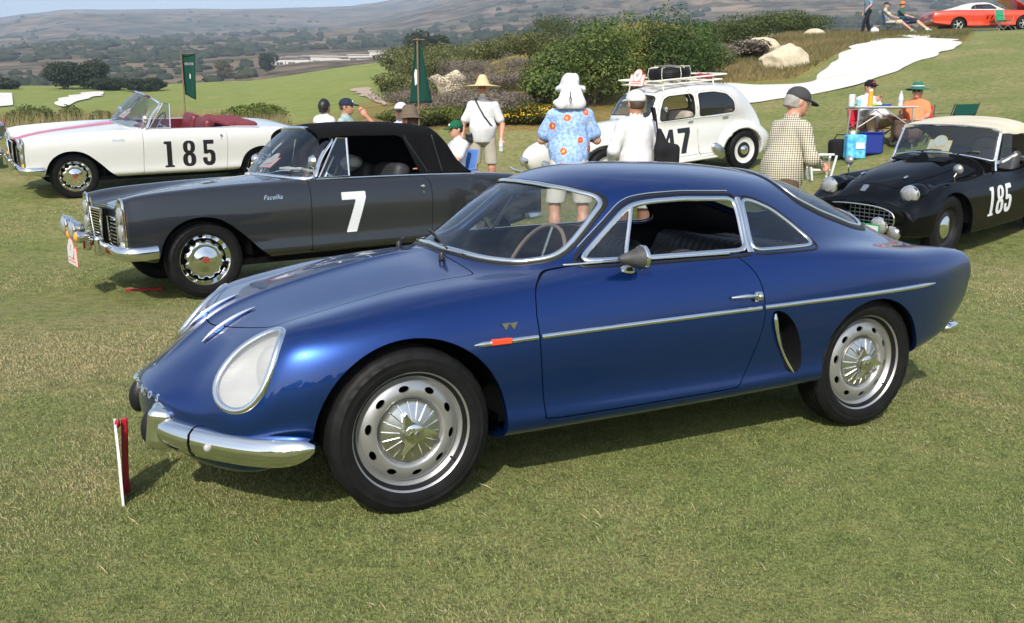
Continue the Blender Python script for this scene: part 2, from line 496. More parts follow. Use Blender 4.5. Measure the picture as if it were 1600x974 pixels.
# ---------------------------------------------------------------- the lie of the land
F_PX = 1440.0
def cam_point(px, py, Y):
    """point seen at a pixel of the 1600x974 photograph, at forward distance Y"""
    a = (px-800)/F_PX; b = (487-py)/F_PX; c, s = math.cos(PITCH), math.sin(PITCH)
    d = np.array([a, c+b*s, -s+b*c]); t = Y/d[1]
    return np.array([0, 0, CAM_H])+d*t
ZK = np.array([0, 4, 6, 8, 10, 12, 14, 16, 18, 20, 23, 26, 29, 32, 38, 45, 60, 80, 120, 160, 180, 200, 240, 300, 420.])
UK = (np.array([-400, 0, 200, 400, 600, 800, 1000, 1200, 1400, 1600, 2000])-800)/F_PX
TZ = np.array([
 [0, 0, -.06, -.13, -.04, .16, .42, .70, .95, 1.20, 1.15, 1.05, .95, .85, .80, .90, 1.5, 2.6, 5.0, 8.2, 9.0, 9.2, 7, 2, -2],
 [0, 0, -.07, -.14, -.05, .16, .42, .70, .95, 1.20, 1.15, 1.05, .95, .85, .80, .90, 1.6, 2.8, 5.6, 8.8, 9.4, 9.5, 7, 2, -2],
 [0, 0, -.08, -.155, -.08, .13, .38, .66, .92, 1.20, 1.18, 1.08, .98, .90, .85, .95, 1.6, 2.8, 5.6, 8.8, 9.4, 9.4, 7, 2, -2],
 [0, 0, -.08, -.155, -.14, .02, .26, .55, .85, 1.18, 1.20, 1.12, 1.05, 1.0, .95, 1.05, 1.8, 3.0, 6.2, 9.6, 10.4, 10.2, 8, 2, -2],
 [0, 0, -.06, -.13, -.16, -.08, .08, .30, .62, 1.05, 1.35, 1.55, 1.70, 1.85, 2.1, 2.4, 3.2, 4.6, 8.4, 12.6, 13.9, 13.6, 11, 3, -2],
 [0, 0, -.01, -.02, -.03, .0, .10, .28, .58, 1.00, 1.7, 2.3, 2.9, 3.3, 4.0, 4.6, 6.0, 7.5, 10, 12, 12.4, 12, 9, 3, -2],
 [0, 0, .0, .02, .04, .10, .24, .42, .66, 1.00, 1.7, 2.4, 3.1, 3.8, 5.0, 6.0, 8.0, 9.0, 10, 11, 11, 10, 8, 3, -2],
 [0, 0, -.01, -.02, .02, .16, .35, .56, .84, 1.20, 1.85, 2.50, 3.15, 3.80, 4.9, 5.8, 7.0, 8.0, 8.5, 9, 9, 8, 6, 3, -2],
 [0, -.01, -.03, -.05, .0, .20, .60, 1.04, 1.40, 1.75, 2.35, 2.95, 3.55, 4.10, 5.05, 5.80, 6.0, 6.0, 6.0, 6, 6, 5, 4, 2, -2],
 [0, -.01, -.04, -.08, .02, .32, .80, 1.28, 1.70, 2.10, 2.75, 3.35, 3.90, 4.45, 5.25, 5.90, 6.05, 6.05, 6.0, 6, 6, 5, 4, 2, -2],
 [0, -.01, -.04, -.08, .05, .45, .95, 1.45, 1.95, 2.45, 3.1, 3.7, 4.2, 4.7, 5.5, 6.3, 6.4, 6.4, 6.2, 6, 6, 5, 4, 2, -2]])
def _cub(tab, t):
    """smooth (Catmull-Rom) lookup index weights"""
    i = np.clip(np.searchsorted(tab, t, 'right')-1, 0, len(tab)-2)
    f = np.clip((t-tab[i])/(tab[i+1]-tab[i]), 0, 1)
    return i, f*f*(3-2*f)*0.35+f*0.65
def ground_z(x, y):
    x = np.asarray(x, float); y = np.asarray(y, float)
    Y = np.clip(y, 0, 420); u = x/np.maximum(Y, 3.0)
    i, f = _cub(ZK, Y); j, g = _cub(UK, np.clip(u, UK[0], UK[-1]))
    z = (TZ[j, i]*(1-f)+TZ[j, i+1]*f)*(1-g)+(TZ[j+1, i]*(1-f)+TZ[j+1, i+1]*f)*g
    b = np.clip((-y-25)/130, 0, 1)
    return z+7*b*b*(3-2*b)
def gz(x, y): return float(ground_z(x, y))
def hit(px, py, y0=6.0):
    """where the sight line through a pixel meets the land"""
    d = cam_point(px, py, 1.0)-np.array([0, 0, CAM_H]); Y = np.geomspace(y0, 420, 900); z = CAM_H+d[2]*Y; g = ground_z(d[0]*Y, Y)
    k = np.where(z < g)[0]; Yh = Y[k[0]] if len(k) else None
    return Yh
def on_ground(root, X, Y, yaw, wheels):
    """seat a car: its wheels (x, y local) touch the lawn"""
    c, s = math.cos(yaw), math.sin(yaw)
    P = []
    for x, y in wheels:
        wx, wy = X+c*x-s*y, Y+s*x+c*y; P.append((x, y, gz(wx, wy)))
    A = np.array([(x, y, 1) for x, y, _ in P]); k = np.linalg.lstsq(A, np.array([p[2] for p in P]), rcond=None)[0]
    n = Vector((-k[0], -k[1], 1)).normalized(); fx = Vector((1, 0, k[0])).normalized(); ly = n.cross(fx)
    M3 = Matrix((fx, ly, n)).transposed()
    root.matrix_world = Matrix.Translation((X, Y, k[2])) @ Matrix.Rotation(yaw, 4, 'Z') @ M3.to_4x4()
    return root

def lawn_material():
    m = bpy.data.materials.new('mown_turf'); m.use_nodes = True; nt = m.node_tree; p = nt.nodes['Principled BSDF']
    tc = nt.nodes.new('ShaderNodeTexCoord'); at = nt.nodes.new('ShaderNodeAttribute'); at.attribute_name = 'tint'
    def noise(scale, det=5, rough=.6):
        n = nt.nodes.new('ShaderNodeTexNoise'); n.inputs['Scale'].default_value = scale; n.inputs['Detail'].default_value = det; n.inputs['Roughness'].default_value = rough
        nt.links.new(tc.outputs['Object'], n.inputs['Vector']); return n
    def ramp(src, stops):
        r = nt.nodes.new('ShaderNodeValToRGB'); e = r.color_ramp.elements
        e[0].position, e[0].color = stops[0][0], (*stops[0][1], 1); e[1].position, e[1].color = stops[-1][0], (*stops[-1][1], 1)
        for q, c in stops[1:-1]:
            k = e.new(q); k.color = (*c, 1)
        nt.links.new(src, r.inputs['Fac']); return r
    n1 = noise(0.55, 6); n2 = noise(9.0, 8, .7); n3 = noise(60.0, 4, .7)
    a = ramp(n1.outputs['Fac'], [(.28, (.165, .202, .066)), (.48, (.215, .230, .086)), (.62, (.268, .250, .115)), (.74, (.335, .272, .155))])
    b = ramp(n2.outputs['Fac'], [(.30, (.50, .58, .45)), (.52, (1, 1, 1)), (.72, (1.45, 1.32, 1.22))])
    c = ramp(n3.outputs['Fac'], [(.30, (.55, .6, .5)), (.70, (1.35, 1.3, 1.25))])
    def mul(x, y):
        k = nt.nodes.new('ShaderNodeMix'); k.data_type = 'RGBA'; k.blend_type = 'MULTIPLY'; k.inputs[0].default_value = 1
        nt.links.new(x, k.inputs[6]); nt.links.new(y, k.inputs[7]); return k.outputs[2]
    o = mul(mul(mul(a.outputs[0], b.outputs[0]), c.outputs[0]), at.outputs['Color'])
    nt.links.new(o, p.inputs['Base Color']); p.inputs['Roughness'].default_value = .95; p.inputs['Specular IOR Level'].default_value = .15
    bp = nt.nodes.new('ShaderNodeBump'); bp.inputs['Strength'].default_value = .9; bp.inputs['Distance'].default_value = .03
    nt.links.new(n3.outputs['Fac'], bp.inputs['Height']); nt.links.new(bp.outputs['Normal'], p.inputs['Normal'])
    return m
M_LAWN = lawn_material()
def px_of(x, y, z):
    c, s = math.cos(PITCH), math.sin(PITCH); d = y*c-(z-CAM_H)*s; v = y*s+(z-CAM_H)*c
    d = np.where(np.abs(d) < .01, .01, d)
    return 800+F_PX*x/d, 487-F_PX*v/d
def build_ground():
    th = np.concatenate([np.radians(np.linspace(-42, 42, 420)), np.radians(np.linspace(42, 318, 120))[1:-1]])
    r = np.concatenate([np.linspace(.4, 3, 14), np.geomspace(3.05, 430, 210)])
    Rr, Th = np.meshgrid(r, th, indexing='ij'); X = Rr*np.sin(Th); Y = Rr*np.cos(Th); Z = ground_z(X, Y)
    Z = Z+.012*np.sin(X*1.7+.6*Y)*np.sin(Y*1.3-.5*X)*np.clip((Rr-5)/6, 0, 1)
    V = np.stack([X, Y, Z], -1).reshape(-1, 3); nr, nt = Rr.shape; a = np.arange(nr*nt).reshape(nr, nt); an = np.roll(a, -1, 1)
    F = np.stack([a[:-1], a[1:], an[1:], an[:-1]], -1).reshape(-1, 4)
    V = np.concatenate([V, [[0, 0, 0]]]); cap = np.stack([a[0], an[0], np.full(nt, len(V)-1)], 1)
    loops = np.concatenate([F[:, ::-1].ravel(), cap[:, ::-1].ravel()]); sizes = np.concatenate([np.full(len(F), 4), np.full(len(cap), 3)])
    o = fast_mesh('lawn', V, loops, sizes, M_LAWN, None, True); tag(o, kind='structure')
    # own colour of the grass by area: greener fairway, brown unmown rough on the mound
    me = o.data; n = len(me.polygons); cen = np.zeros(n*3, np.float32); me.polygons.foreach_get('center', cen); cen = cen.reshape(-1, 3)
    col = np.ones((n, 3)); px, py = px_of(cen[:, 0], cen[:, 1], cen[:, 2])
    y = cen[:, 1]; nz = wob(cen*np.array([1, 1, 0]), .5, 3)
    fair = np.clip((y-38)/14, 0, 1)*np.clip((780-px)/120, 0, 1)
    col = col*(1-fair[:, None])+np.array([.92, 1.02, .72])*fair[:, None]
    mound = (poly_sdf(px, py, [(1085, 150), (1140, 128), (1240, 122), (1330, 70), (1420, 55), (1510, 62), (1520, 48), (1430, 40), (1290, 38), (1180, 70), (1100, 118)], 0) < 4) & (y > 14)
    col[mound] = np.array([.92, .74, .62])*(1+.25*nz[mound])[:, None]
    scrub = (y > 21) & (px > 560) & (px < 1110) & (py < 205)
    scrub &= ~((px < 640) & (py < 205) & (y > 60))
    col[scrub] = np.array([1.05, .80, .68])*(1+.2*nz[scrub])[:, None]
    back = (y > 19.5) & (y < 50) & (px < 560)
    col[back] = np.array([1.0, .86, .72])
    face_colors(o, col)
    return o
def sheet_in(name, poly_px, Yr, m, lift, label=None, res=(70, 50), zf=None, jit=2.5):
    """a patch of other stuff laid on the land; outline given where it shows in the photograph"""
    u0, u1 = min(p[0] for p in poly_px)-6, max(p[0] for p in poly_px)+6
    us = np.linspace((u0-800)/F_PX*1.02-.01, (u1-800)/F_PX*1.02+.01, res[0]); ys = np.geomspace(Yr[0], Yr[1], res[1])
    U, Y = np.meshgrid(us, ys, indexing='ij'); X = U*Y; Z = ground_z(X, Y)
    px, py = px_of(X, Y, Z); d = poly_sdf(px, py, poly_px)+jit*wob(np.stack([X, Y, 0*X], -1), 24/Yr[0], 8)
    edge = np.clip(-d/10, 0, 1)
    Z = Z+lift+(zf(X, Y, edge) if zf is not None else 0)
    V = np.stack([X, Y, Z], -1).reshape(-1, 3); a = np.arange(X.size).reshape(X.shape)
    F = np.stack([a[:-1, :-1], a[1:, :-1], a[1:, 1:], a[:-1, 1:]], -1).reshape(-1, 4)
    V2, F2 = clip(V, [tuple(f) for f in F.tolist()], d.ravel())
    o = mobj(name, V2, F2, m); tag(o, label, kind='structure')
    return o
M_SAND = mat('bunker_sand', (.60, .575, .525), rough=.95, var=(1.6, .08), bump=(5, .7, .10))
M_PATH = mat('dirt_path', (.36, .27, .20), rough=.95, var=(2, .15))
def build_setting():
    build_ground()
    sheet_in('sand_bunker', smooth_poly([(1085, 140), (1135, 130), (1200, 134), (1262, 130), (1300, 100), (1340, 70), (1420, 58), (1480, 62), (1500, 72), (1440, 95), (1380, 120), (1290, 146), (1200, 160), (1120, 166), (1075, 160)], 4), (15, 40), M_SAND, .03, res=(160, 120))
    sheet_in('sand_bunker', smooth_poly([(-60, 150), (0, 146), (22, 148), (34, 156), (20, 166), (-10, 170), (-60, 172)], 4), (60, 200), M_SAND, .12, res=(80, 90))
    sheet_in('sand_bunker', smooth_poly([(84, 162), (100, 154), (130, 146), (165, 144), (168, 148), (140, 155), (118, 162), (100, 166)], 4), (60, 200), M_SAND, .12, res=(80, 90))
    sheet_in('path', smooth_poly([(546, 140), (572, 137), (584, 146), (600, 158), (602, 164), (588, 162), (566, 150)], 4), (40, 200), M_PATH, .06, res=(80, 90))

# ---------------------------------------------------------------- far hills
def hills():
    us = np.linspace(-.95, .95, 260); Zs = np.geomspace(300, 3600, 90)
    pxs = 800+F_PX*us
    key = [0, 130, 300, 500, 640, 800, 1000, 1200, 1400, 1600]
    sky_y = np.interp(pxs, [-600, -100, 0, 60, 130, 190, 330, 430, 560, 610, 650, 760, 900, 1100, 1400, 1800, 2200], [90, 58, 42, 33, 26, 26, 25, 25, 22, 15, 4, -36, -60, -70, -60, -30, 20])
    base_y = np.interp(pxs, [-600, 0, 300, 500, 600, 700, 1000, 1300, 1600, 2200], [150, 142, 138, 118, 112, 112, 100, 90, 80, 90])
    U, Z = np.meshgrid(us, Zs, indexing='ij'); X = U*Z
    t = np.log(Z/300)/np.log(2900/300)
    rs = np.random.default_rng(5)
    def fbm(x, y, s):
        o = 0; a = 1
        for k in range(6):
            f = s*2**k; ph = rs.uniform(0, 6.28, 6); an = rs.uniform(0, 3.14, 3)
            q = 0
            for j in range(3): q = q+np.sin((x*math.cos(an[j])+y*math.sin(an[j]))*f+ph[j]+1.3*np.sin((x*math.sin(an[j])-y*math.cos(an[j]))*f*.7+ph[j+3]))
            o = o+a*q/3; a *= .5
        return o
    tt = np.clip(t, 0, 1); yy = base_y[:, None]*(1-tt**.9)+sky_y[:, None]*tt**.9
    H_ = CAM_H+(205-yy)/F_PX*Z
    H_ = H_+fbm(X, Z, .0055)*(.0120*Z)*np.sin(np.clip(t, 0, 1)*math.pi)**.6+fbm(X, Z, .02)*.0022*Z*np.clip(1-t, .3, 1)
    over = np.clip((t-1)/.08, 0, 1); H_ = H_*(1-over*.3)
    V = np.stack([X, Z, H_], -1); V[:, 0, 2] -= 30
    a = np.arange(X.size).reshape(X.shape); F = np.stack([a[:-1, :-1], a[1:, :-1], a[1:, 1:], a[:-1, 1:]], -1).reshape(-1, 4)
    m = bpy.data.materials.new('dry_hillside_brush'); m.use_nodes = True; nt = m.node_tree; p = nt.nodes['Principled BSDF']; p.inputs['Roughness'].default_value = 1; p.inputs['Specular IOR Level'].default_value = .05
    tc = nt.nodes.new('ShaderNodeTexCoord')
    def noise(s, d=8):
        n = nt.nodes.new('ShaderNodeTexNoise'); n.inputs['Scale'].default_value = s; n.inputs['Detail'].default_value = d; n.inputs['Roughness'].default_value = .65; nt.links.new(tc.outputs['Object'], n.inputs['Vector']); return n
    n1 = noise(.008); n2 = noise(.035)
    r1 = nt.nodes.new('ShaderNodeValToRGB'); e = r1.color_ramp.elements
    e[0].position, e[0].color = .34, (.060, .062, .036, 1); e[1].position, e[1].color = .72, (.27, .195, .125, 1)
    k = e.new(.48); k.color = (.125, .100, .068, 1); k = e.new(.60); k.color = (.185, .138, .092, 1)
    r2 = nt.nodes.new('ShaderNodeValToRGB'); e = r2.color_ramp.elements; e[0].position, e[0].color = .42, (.28, .33, .28, 1); e[1].position, e[1].color = .55, (1.05, 1.02, 1, 1)
    nt.links.new(n1.outputs['Fac'], r1.inputs[0]); nt.links.new(n2.outputs['Fac'], r2.inputs[0])
    mx = nt.nodes.new('ShaderNodeMix'); mx.data_type = 'RGBA'; mx.blend_type = 'MULTIPLY'; mx.inputs[0].default_value = 1
    nt.links.new(r1.outputs[0], mx.inputs[6]); nt.links.new(r2.outputs[0], mx.inputs[7]); nt.links.new(mx.outputs[2], p.inputs['Base Color'])
    o = fast_mesh('hills', V.reshape(-1, 3), F, np.full(len(F), 4), m, None, True); tag(o, kind='structure')
    return V
HILL_V = None
# ---------------------------------------------------------------- car tools
def st(x, pts): return [(x, y, z) for y, z in pts]
def xz_field(poly, side, r=0.0, ymin=0.2):
    """outline drawn on the car's flank; side +1 left, -1 right, 0 both"""
    def f(V):
        d = poly_sdf(V[:, 0], V[:, 2], poly, r)
        if side == 0: return np.where(np.abs(V[:, 1]) > ymin, d, np.maximum(d, 0.05))
        return np.where(V[:, 1]*side > ymin, d, np.maximum(d, 0.05))
    return f
def yz_field(poly, xmin, xmax, r=0.0):
    def f(V):
        d = poly_sdf(np.abs(V[:, 1]), V[:, 2], poly, r)
        return np.where((V[:, 0] > xmin) & (V[:, 0] < xmax), d, np.maximum(d, 0.05))
    return f
def xy_field(poly, zmin, r=0.0, zmax=9):
    def f(V):
        d = poly_sdf(V[:, 0], np.abs(V[:, 1]), poly, r)
        return np.where((V[:, 2] > zmin) & (V[:, 2] < zmax), d, np.maximum(d, 0.05))
    return f
def arch_field(xc, zc, r, ymin=0.3, rz=None):
    k = 1.0 if rz is None else r/rz
    def f(V):
        dz = np.where(V[:, 2] > zc, (V[:, 2]-zc)*k, (V[:, 2]-zc)*0.35)
        d = np.hypot(V[:, 0]-xc, dz)-r
        return np.where(np.abs(V[:, 1]) > ymin, d, np.maximum(d, 0.05))
    return f
def outside(f, g=0.0): return lambda V: g-f(V)
def inside(f, g=0.0): return lambda V: f(V)+g
def panel(name, surf, fields, m, parent, inset=0.012, offs=0.0):
    """cut a panel out of the skin and turn its edge inwards"""
    V, F = surf.cut(*fields)
    if not F: return None
    N = vnormals(V, F)
    if offs: V = V+N*offs
    if inset: V, F = shell(V, F, -N*inset)
    o = mobj(name, V, F, m, parent); set_sharp(o, 50)
    return o
def seam(surf, field, m, parent, name='gap_shade', w=0.014, depth=0.008):
    """dark band behind a panel gap, coloured to stand in for the shade inside"""
    V, F = surf.cut(lambda V: np.abs(field(V))-w)
    if not F: return None
    N = vnormals(V, F)
    return mobj(name, V-N*depth, F, m, parent)
def outline_trim(name, surf, field, m, parent, w, h, lift=0.0, step=0.02, pick=None, sel=None, span=None):
    b = B(); k = 0
    for P, closed in contours(surf.V, surf.F, field(surf.V)):
        if sel is not None:
            mask = np.array([bool(sel(p)) for p in P])
            if not mask.any(): continue
            if not mask.all():
                # keep the longest run
                n = len(P); idx = np.where(~mask)[0][0]; P = np.roll(P, -idx, 0) if closed else P; mask = np.roll(mask, -idx) if closed else mask
                best = (0, 0); s0 = None
                for i in range(n+1):
                    v = i < n and mask[i]
                    if v and s0 is None: s0 = i
                    if not v and s0 is not None:
                        if i-s0 > best[1]-best[0]: best = (s0, i)
                        s0 = None
                P = P[best[0]:best[1]]; closed = False
        if len(P) < 5: continue
        trim(b, surf, resample(P, closed, step), closed, w, h, lift); k += 1
    if not b.V: return None
    return b.obj(name, m, parent, sharp=60)
def polar_grid(prof, n):
    """lathe as a plain mesh round the y axis: prof (r, y)"""
    V = []; F = []
    for r_, h in prof:
        for k in range(n):
            th = 2*math.pi*k/n; V.append((r_*math.cos(th), h, r_*math.sin(th)))
    for i in range(len(prof)-1):
        for k in range(n): F.append((i*n+k, (i+1)*n+k, (i+1)*n+(k+1) % n, i*n+(k+1) % n))
    return np.array(V), F
def tyre(parent, rad, rim, w, m=None, whitewall=False):
    """outer face towards +y"""
    h = w/2; s = rad-rim
    prof = [(rim-0.012, h*0.55), (rim, h*0.72), (rim+0.006, h*0.80), (rim+0.1*s, h*0.92), (rim+0.28*s, h*1.0), (rim+0.36*s, h*1.005), (rim+0.37*s, h*1.02), (rim+0.40*s, h*1.02), (rim+0.41*s, h*1.0),
            (rim+0.6*s, h*0.99), (rim+0.62*s, h*1.0), (rim+0.64*s, h*0.975), (rad-0.20*s, h*0.93), (rad-0.10*s, h*0.85), (rad-0.03*s, h*0.76), (rad-0.008*s, h*0.66)]
    tread = []
    for g in (0.55, 0.28, 0.0, -0.28, -0.55):
        tread += [(rad, h*(g+0.075)), (rad-0.008, h*(g+0.055)), (rad-0.008, h*(g-0.055)), (rad, h*(g-0.075))]
    prof = prof+tread+[(r_, -y) for r_, y in prof[::-1]]
    n = 96; V, F = polar_grid(prof, n)
    i0 = len(prof)//2-12; i1 = len(prof)//2+12       # sipes across the tread and shoulder
    V = V.reshape(len(prof), n, 3)
    for i in range(len(prof)):
        if i0-3 <= i <= i1+3:
            k = 1.0-0.004*(np.arange(n) % 3 == 0)/rad*0.45
            V[i, :, 0] *= k; V[i, :, 2] *= k
    o = mobj('tyre', V.reshape(-1, 3), [f[::-1] for f in F], m or M_TYRE, parent); set_sharp(o, 40)
    return o
def placed_wheel(proto, parent, x, y, z, side, steer=0.0):
    """a copy of a wheel (an Empty with parts) for one corner; side -1 turns it round"""
    w = proto.copy(); COL.objects.link(w); w.parent = parent
    w.location = (x, y, z); w.rotation_euler = (0, 0, (0 if side > 0 else math.pi)+steer)
    for ch in proto.children:
        c = ch.copy(); COL.objects.link(c); c.parent = w
        for g in ch.children:
            d = g.copy(); COL.objects.link(d); d.parent = c
    return w
def drop_tree(o):
    for ch in list(o.children): drop_tree(ch)
    bpy.data.objects.remove(o)
def part_empty(name, parent=None, loc=(0, 0, 0)):
    o = bpy.data.objects.new(name, None); COL.objects.link(o); o.empty_display_size = 0.1
    o.parent = parent; o.location = loc
    return o
def wheel_wells(name, surf, arches, parent, depth=0.36, m=None):
    """dark inner arch behind each opening"""
    for xc, zc, r_, rz in arches:
        for sg in (1, -1):
            b = B(); n = 28; V = []; F = []
            rows = []
            for d in (0.012, depth):
                row = []
                for k in range(n+1):
                    th = math.pi*k/n
                    x = xc+(r_+0.012)*math.cos(th); z = zc+(rz+0.012)*math.sin(th)*(1 if math.sin(th) > 0 else 2.2)
                    p, _ = surf.side(x, z, sg)
                    y = (abs(p[1]) if p is not None else 0.6)-d
                    row.append((x, sg*max(0.2, y), max(0.2, z)))
                rows.append(row)
            for row in rows: V += row
            for k in range(n): F.append((k, k+1, n+2+k, n+1+k))
            c = len(V); V.append((xc, sg*abs(rows[1][n//2][1]), zc))
            for k in range(n): F.append((n+1+k, n+2+k, c))
            b.add(V, F).obj(name, m or M_DARK, parent)
def arch_lip(surf, arches, parent, m, w=0.02, name='wheel_arch_lip'):
    for xc, zc, r_, rz in arches:
        for sg in (1, -1):
            V = []; F = []; n = 40
            for k in range(n+1):
                th = math.pi*1.1*k/n-0.05*math.pi
                s_ = math.sin(th)
                x = xc+r_*math.cos(th); z = zc+rz*s_*(1 if s_ > 0 else 2.0)
                p, _ = surf.side(x, z, sg)
                if p is None: continue
                V += [(x, p[1], z), (x, p[1]-sg*w, z)]
            for k in range(len(V)//2-1): F.append((2*k, 2*k+1, 2*k+3, 2*k+2))
            mobj(name, V, F, m, parent)
def strip_on_side(b, surf, pts, side, w, h, lift=0.0, taper=None, step=0.03):
    P = resample(np.array([(x, 0, z) for x, z in smooth_poly(pts, 8, False)]), False, step); Q = []
    for x, _, z in P:
        p, _n = surf.side(x, z, side)
        if p is not None: Q.append(p)
    if len(Q) > 3: trim(b, surf, np.array(Q), False, w, h, lift, taper=taper)
    return b
def decal(name, surf, polys, holes, m, parent, side=1, res=0.006, lift=0.002, frm=None):
    """flat print on a flank: union of outlines in (x,z), minus holes; follows the skin"""
    allp = [p for q in polys for p in q]
    x0, x1 = min(p[0] for p in allp)-res*2, max(p[0] for p in allp)+res*2; z0, z1 = min(p[1] for p in allp)-res*2, max(p[1] for p in allp)+res*2
    xs = np.arange(x0, x1, res); zs = np.arange(z0, z1, res)
    X, Z = np.meshgrid(xs, zs, indexing='ij'); a = np.arange(X.size).reshape(X.shape)
    d = np.full(X.shape, 9.0)
    for q in polys: d = np.minimum(d, poly_sdf(X, Z, q))
    for q in holes: d = np.maximum(d, -poly_sdf(X, Z, q))
    V = np.stack([X.ravel(), np.zeros(X.size), Z.ravel()], 1)
    F = np.stack([a[:-1, :-1], a[1:, :-1], a[1:, 1:], a[:-1, 1:]], -1).reshape(-1, 4)
    V, F = clip(V, [tuple(f) for f in F.tolist()], d.ravel())
    out = []
    for v in V:
        if frm is not None: out.append(frm(v)); continue
        p, n = surf.side(v[0], v[2], side)
        out.append(p+np.array(n)*lift*(1 if n[1]*side > 0 else -1) if p is not None else np.array([v[0], side*0.7, v[2]]))
    return mobj(name, out, F if side < 0 else [f[::-1] for f in F], m, parent)
# digits as outlines in a unit box (width 0.62, height 1)
def _ring(cx, cy, rx, ry, n=22, a0=0, a1=2*math.pi, sup=2.6):
    o = []
    for k in range(n+1):
        t = a0+(a1-a0)*k/n; c, s = math.cos(t), math.sin(t)
        o.append((cx+rx*math.copysign(abs(c)**(2/sup), c), cy+ry*math.copysign(abs(s)**(2/sup), s)))
    return o
def digit_outline(ch):
    if ch == '1': return [[(0.10, 0), (0.54, 0), (0.54, 0.07), (0.45, 0.08), (0.45, 1), (0.12, 1), (0.08, 0.90), (0.22, 0.89), (0.22, 0.08), (0.10, 0.07)]], []
    if ch == '7': return [[(0.0, 1), (0.66, 1), (0.66, 0.84), (0.36, 0), (0.08, 0), (0.38, 0.81), (0.0, 0.81)]], []
    if ch == '4': return [[(0.34, 1), (0.55, 1), (0.55, 0.36), (0.66, 0.36), (0.66, 0.20), (0.55, 0.20), (0.55, 0), (0.34, 0), (0.34, 0.20), (0.0, 0.20), (0.0, 0.36)]], [[(0.34, 0.36), (0.34, 0.72), (0.14, 0.36)]]
    if ch == '8': return [_ring(0.31, 0.27, 0.31, 0.27), _ring(0.31, 0.75, 0.285, 0.25)], [_ring(0.31, 0.27, 0.085, 0.16), _ring(0.31, 0.755, 0.075, 0.145)]
    if ch == '5': return [[(0.05, 1), (0.55, 1), (0.55, 0.84), (0.22, 0.84), (0.22, 0.62), (0.40, 0.62), (0.54, 0.56), (0.61, 0.44), (0.61, 0.2), (0.55, 0.07), (0.42, 0), (0.2, 0), (0.06, 0.07), (0.0, 0.2), (0.0, 0.32), (0.21, 0.32), (0.22, 0.18), (0.30, 0.14), (0.37, 0.18), (0.39, 0.28), (0.39, 0.40), (0.35, 0.48), (0.29, 0.49), (0.22, 0.45), (0.05, 0.47)]], []
def digits(surf, text, x0, z0, h, adv, m, parent, wx=1.0, side=1, res=0.006, slant=0.0, spread=None):
    """text reads left to right seen from the car's left, where x runs right to left; x0 = left end (largest x)"""
    x = x0
    for ch in text:
        po, ho = digit_outline(ch)
        T = lambda q: [(x-(u*wx+v*slant)*h, z0+v*h) for u, v in q]
        decal('race_number', surf, [T(q) for q in po], [T(q) for q in ho], m, parent, side, res)
        x -= adv*h
def text_mesh(txt, size, depth=0.0, bold=0.0, shear=0.0):
    """lettering from the built-in font: returns V (x right, y up), F"""
    cu = bpy.data.curves.new('lettering', 'FONT'); cu.body = txt; cu.size = size; cu.extrude = depth; cu.offset = bold; cu.shear = shear
    cu.align_x = 'CENTER'; cu.align_y = 'CENTER'; cu.resolution_u = 3
    o = bpy.data.objects.new('lettering', cu); COL.objects.link(o)
    bpy.context.view_layer.update(); me = bpy.data.meshes.new_from_object(o.evaluated_get(bpy.context.evaluated_depsgraph_get()))
    V = np.array([v.co[:] for v in me.vertices]); F = [tuple(p.vertices) for p in me.polygons]
    bpy.data.objects.remove(o); bpy.data.curves.remove(cu); bpy.data.meshes.remove(me)
    return V, F
def text_at(name, txt, size, m, parent, org, ux, uy, depth=0.001, bold=0.0, shear=0.0, snap=None, lift=0.002):
    V, F = text_mesh(txt, size, depth, bold, shear); ux = np.array(ux, float); uy = np.array(uy, float); n = np.cross(ux, uy); n /= np.linalg.norm(n)
    P = np.array(org)+V[:, :1]*ux+V[:, 1:2]*uy+V[:, 2:3]*n
    if snap is not None:
        Q = []
        for p, v in zip(P, V):
            q, nn = snap.near(p); Q.append(q+nn*(lift+v[2]))
        P = np.array(Q)
    return mobj(name, P, F, m, parent, smooth=False)
# ---------------------------------------------------------------- the blue coupe
M_BLUE = mat('metallic_blue_paint', (0.0042, 0.036, 0.178), rough=0.33, metal=0.85, coat=0.9, spec=0.5)
M_INT = mat('dark_trim', (0.024, 0.024, 0.027), rough=0.6)
M_SEAT = mat('black_seat_vinyl', (0.05, 0.05, 0.054), rough=0.42)
M_COVER = mat('milky_headlamp_perspex', (.50, .52, .53), rough=.05, alpha=.30, coat=1.0)
M_BUCKET = mat('headlamp_bucket_paint', (0.40, 0.40, 0.39), rough=0.45, var=(12, 0.12))
M_WOOD = mat('steering_wheel_wood', (0.30, 0.22, 0.16), rough=0.25, coat=0.6)

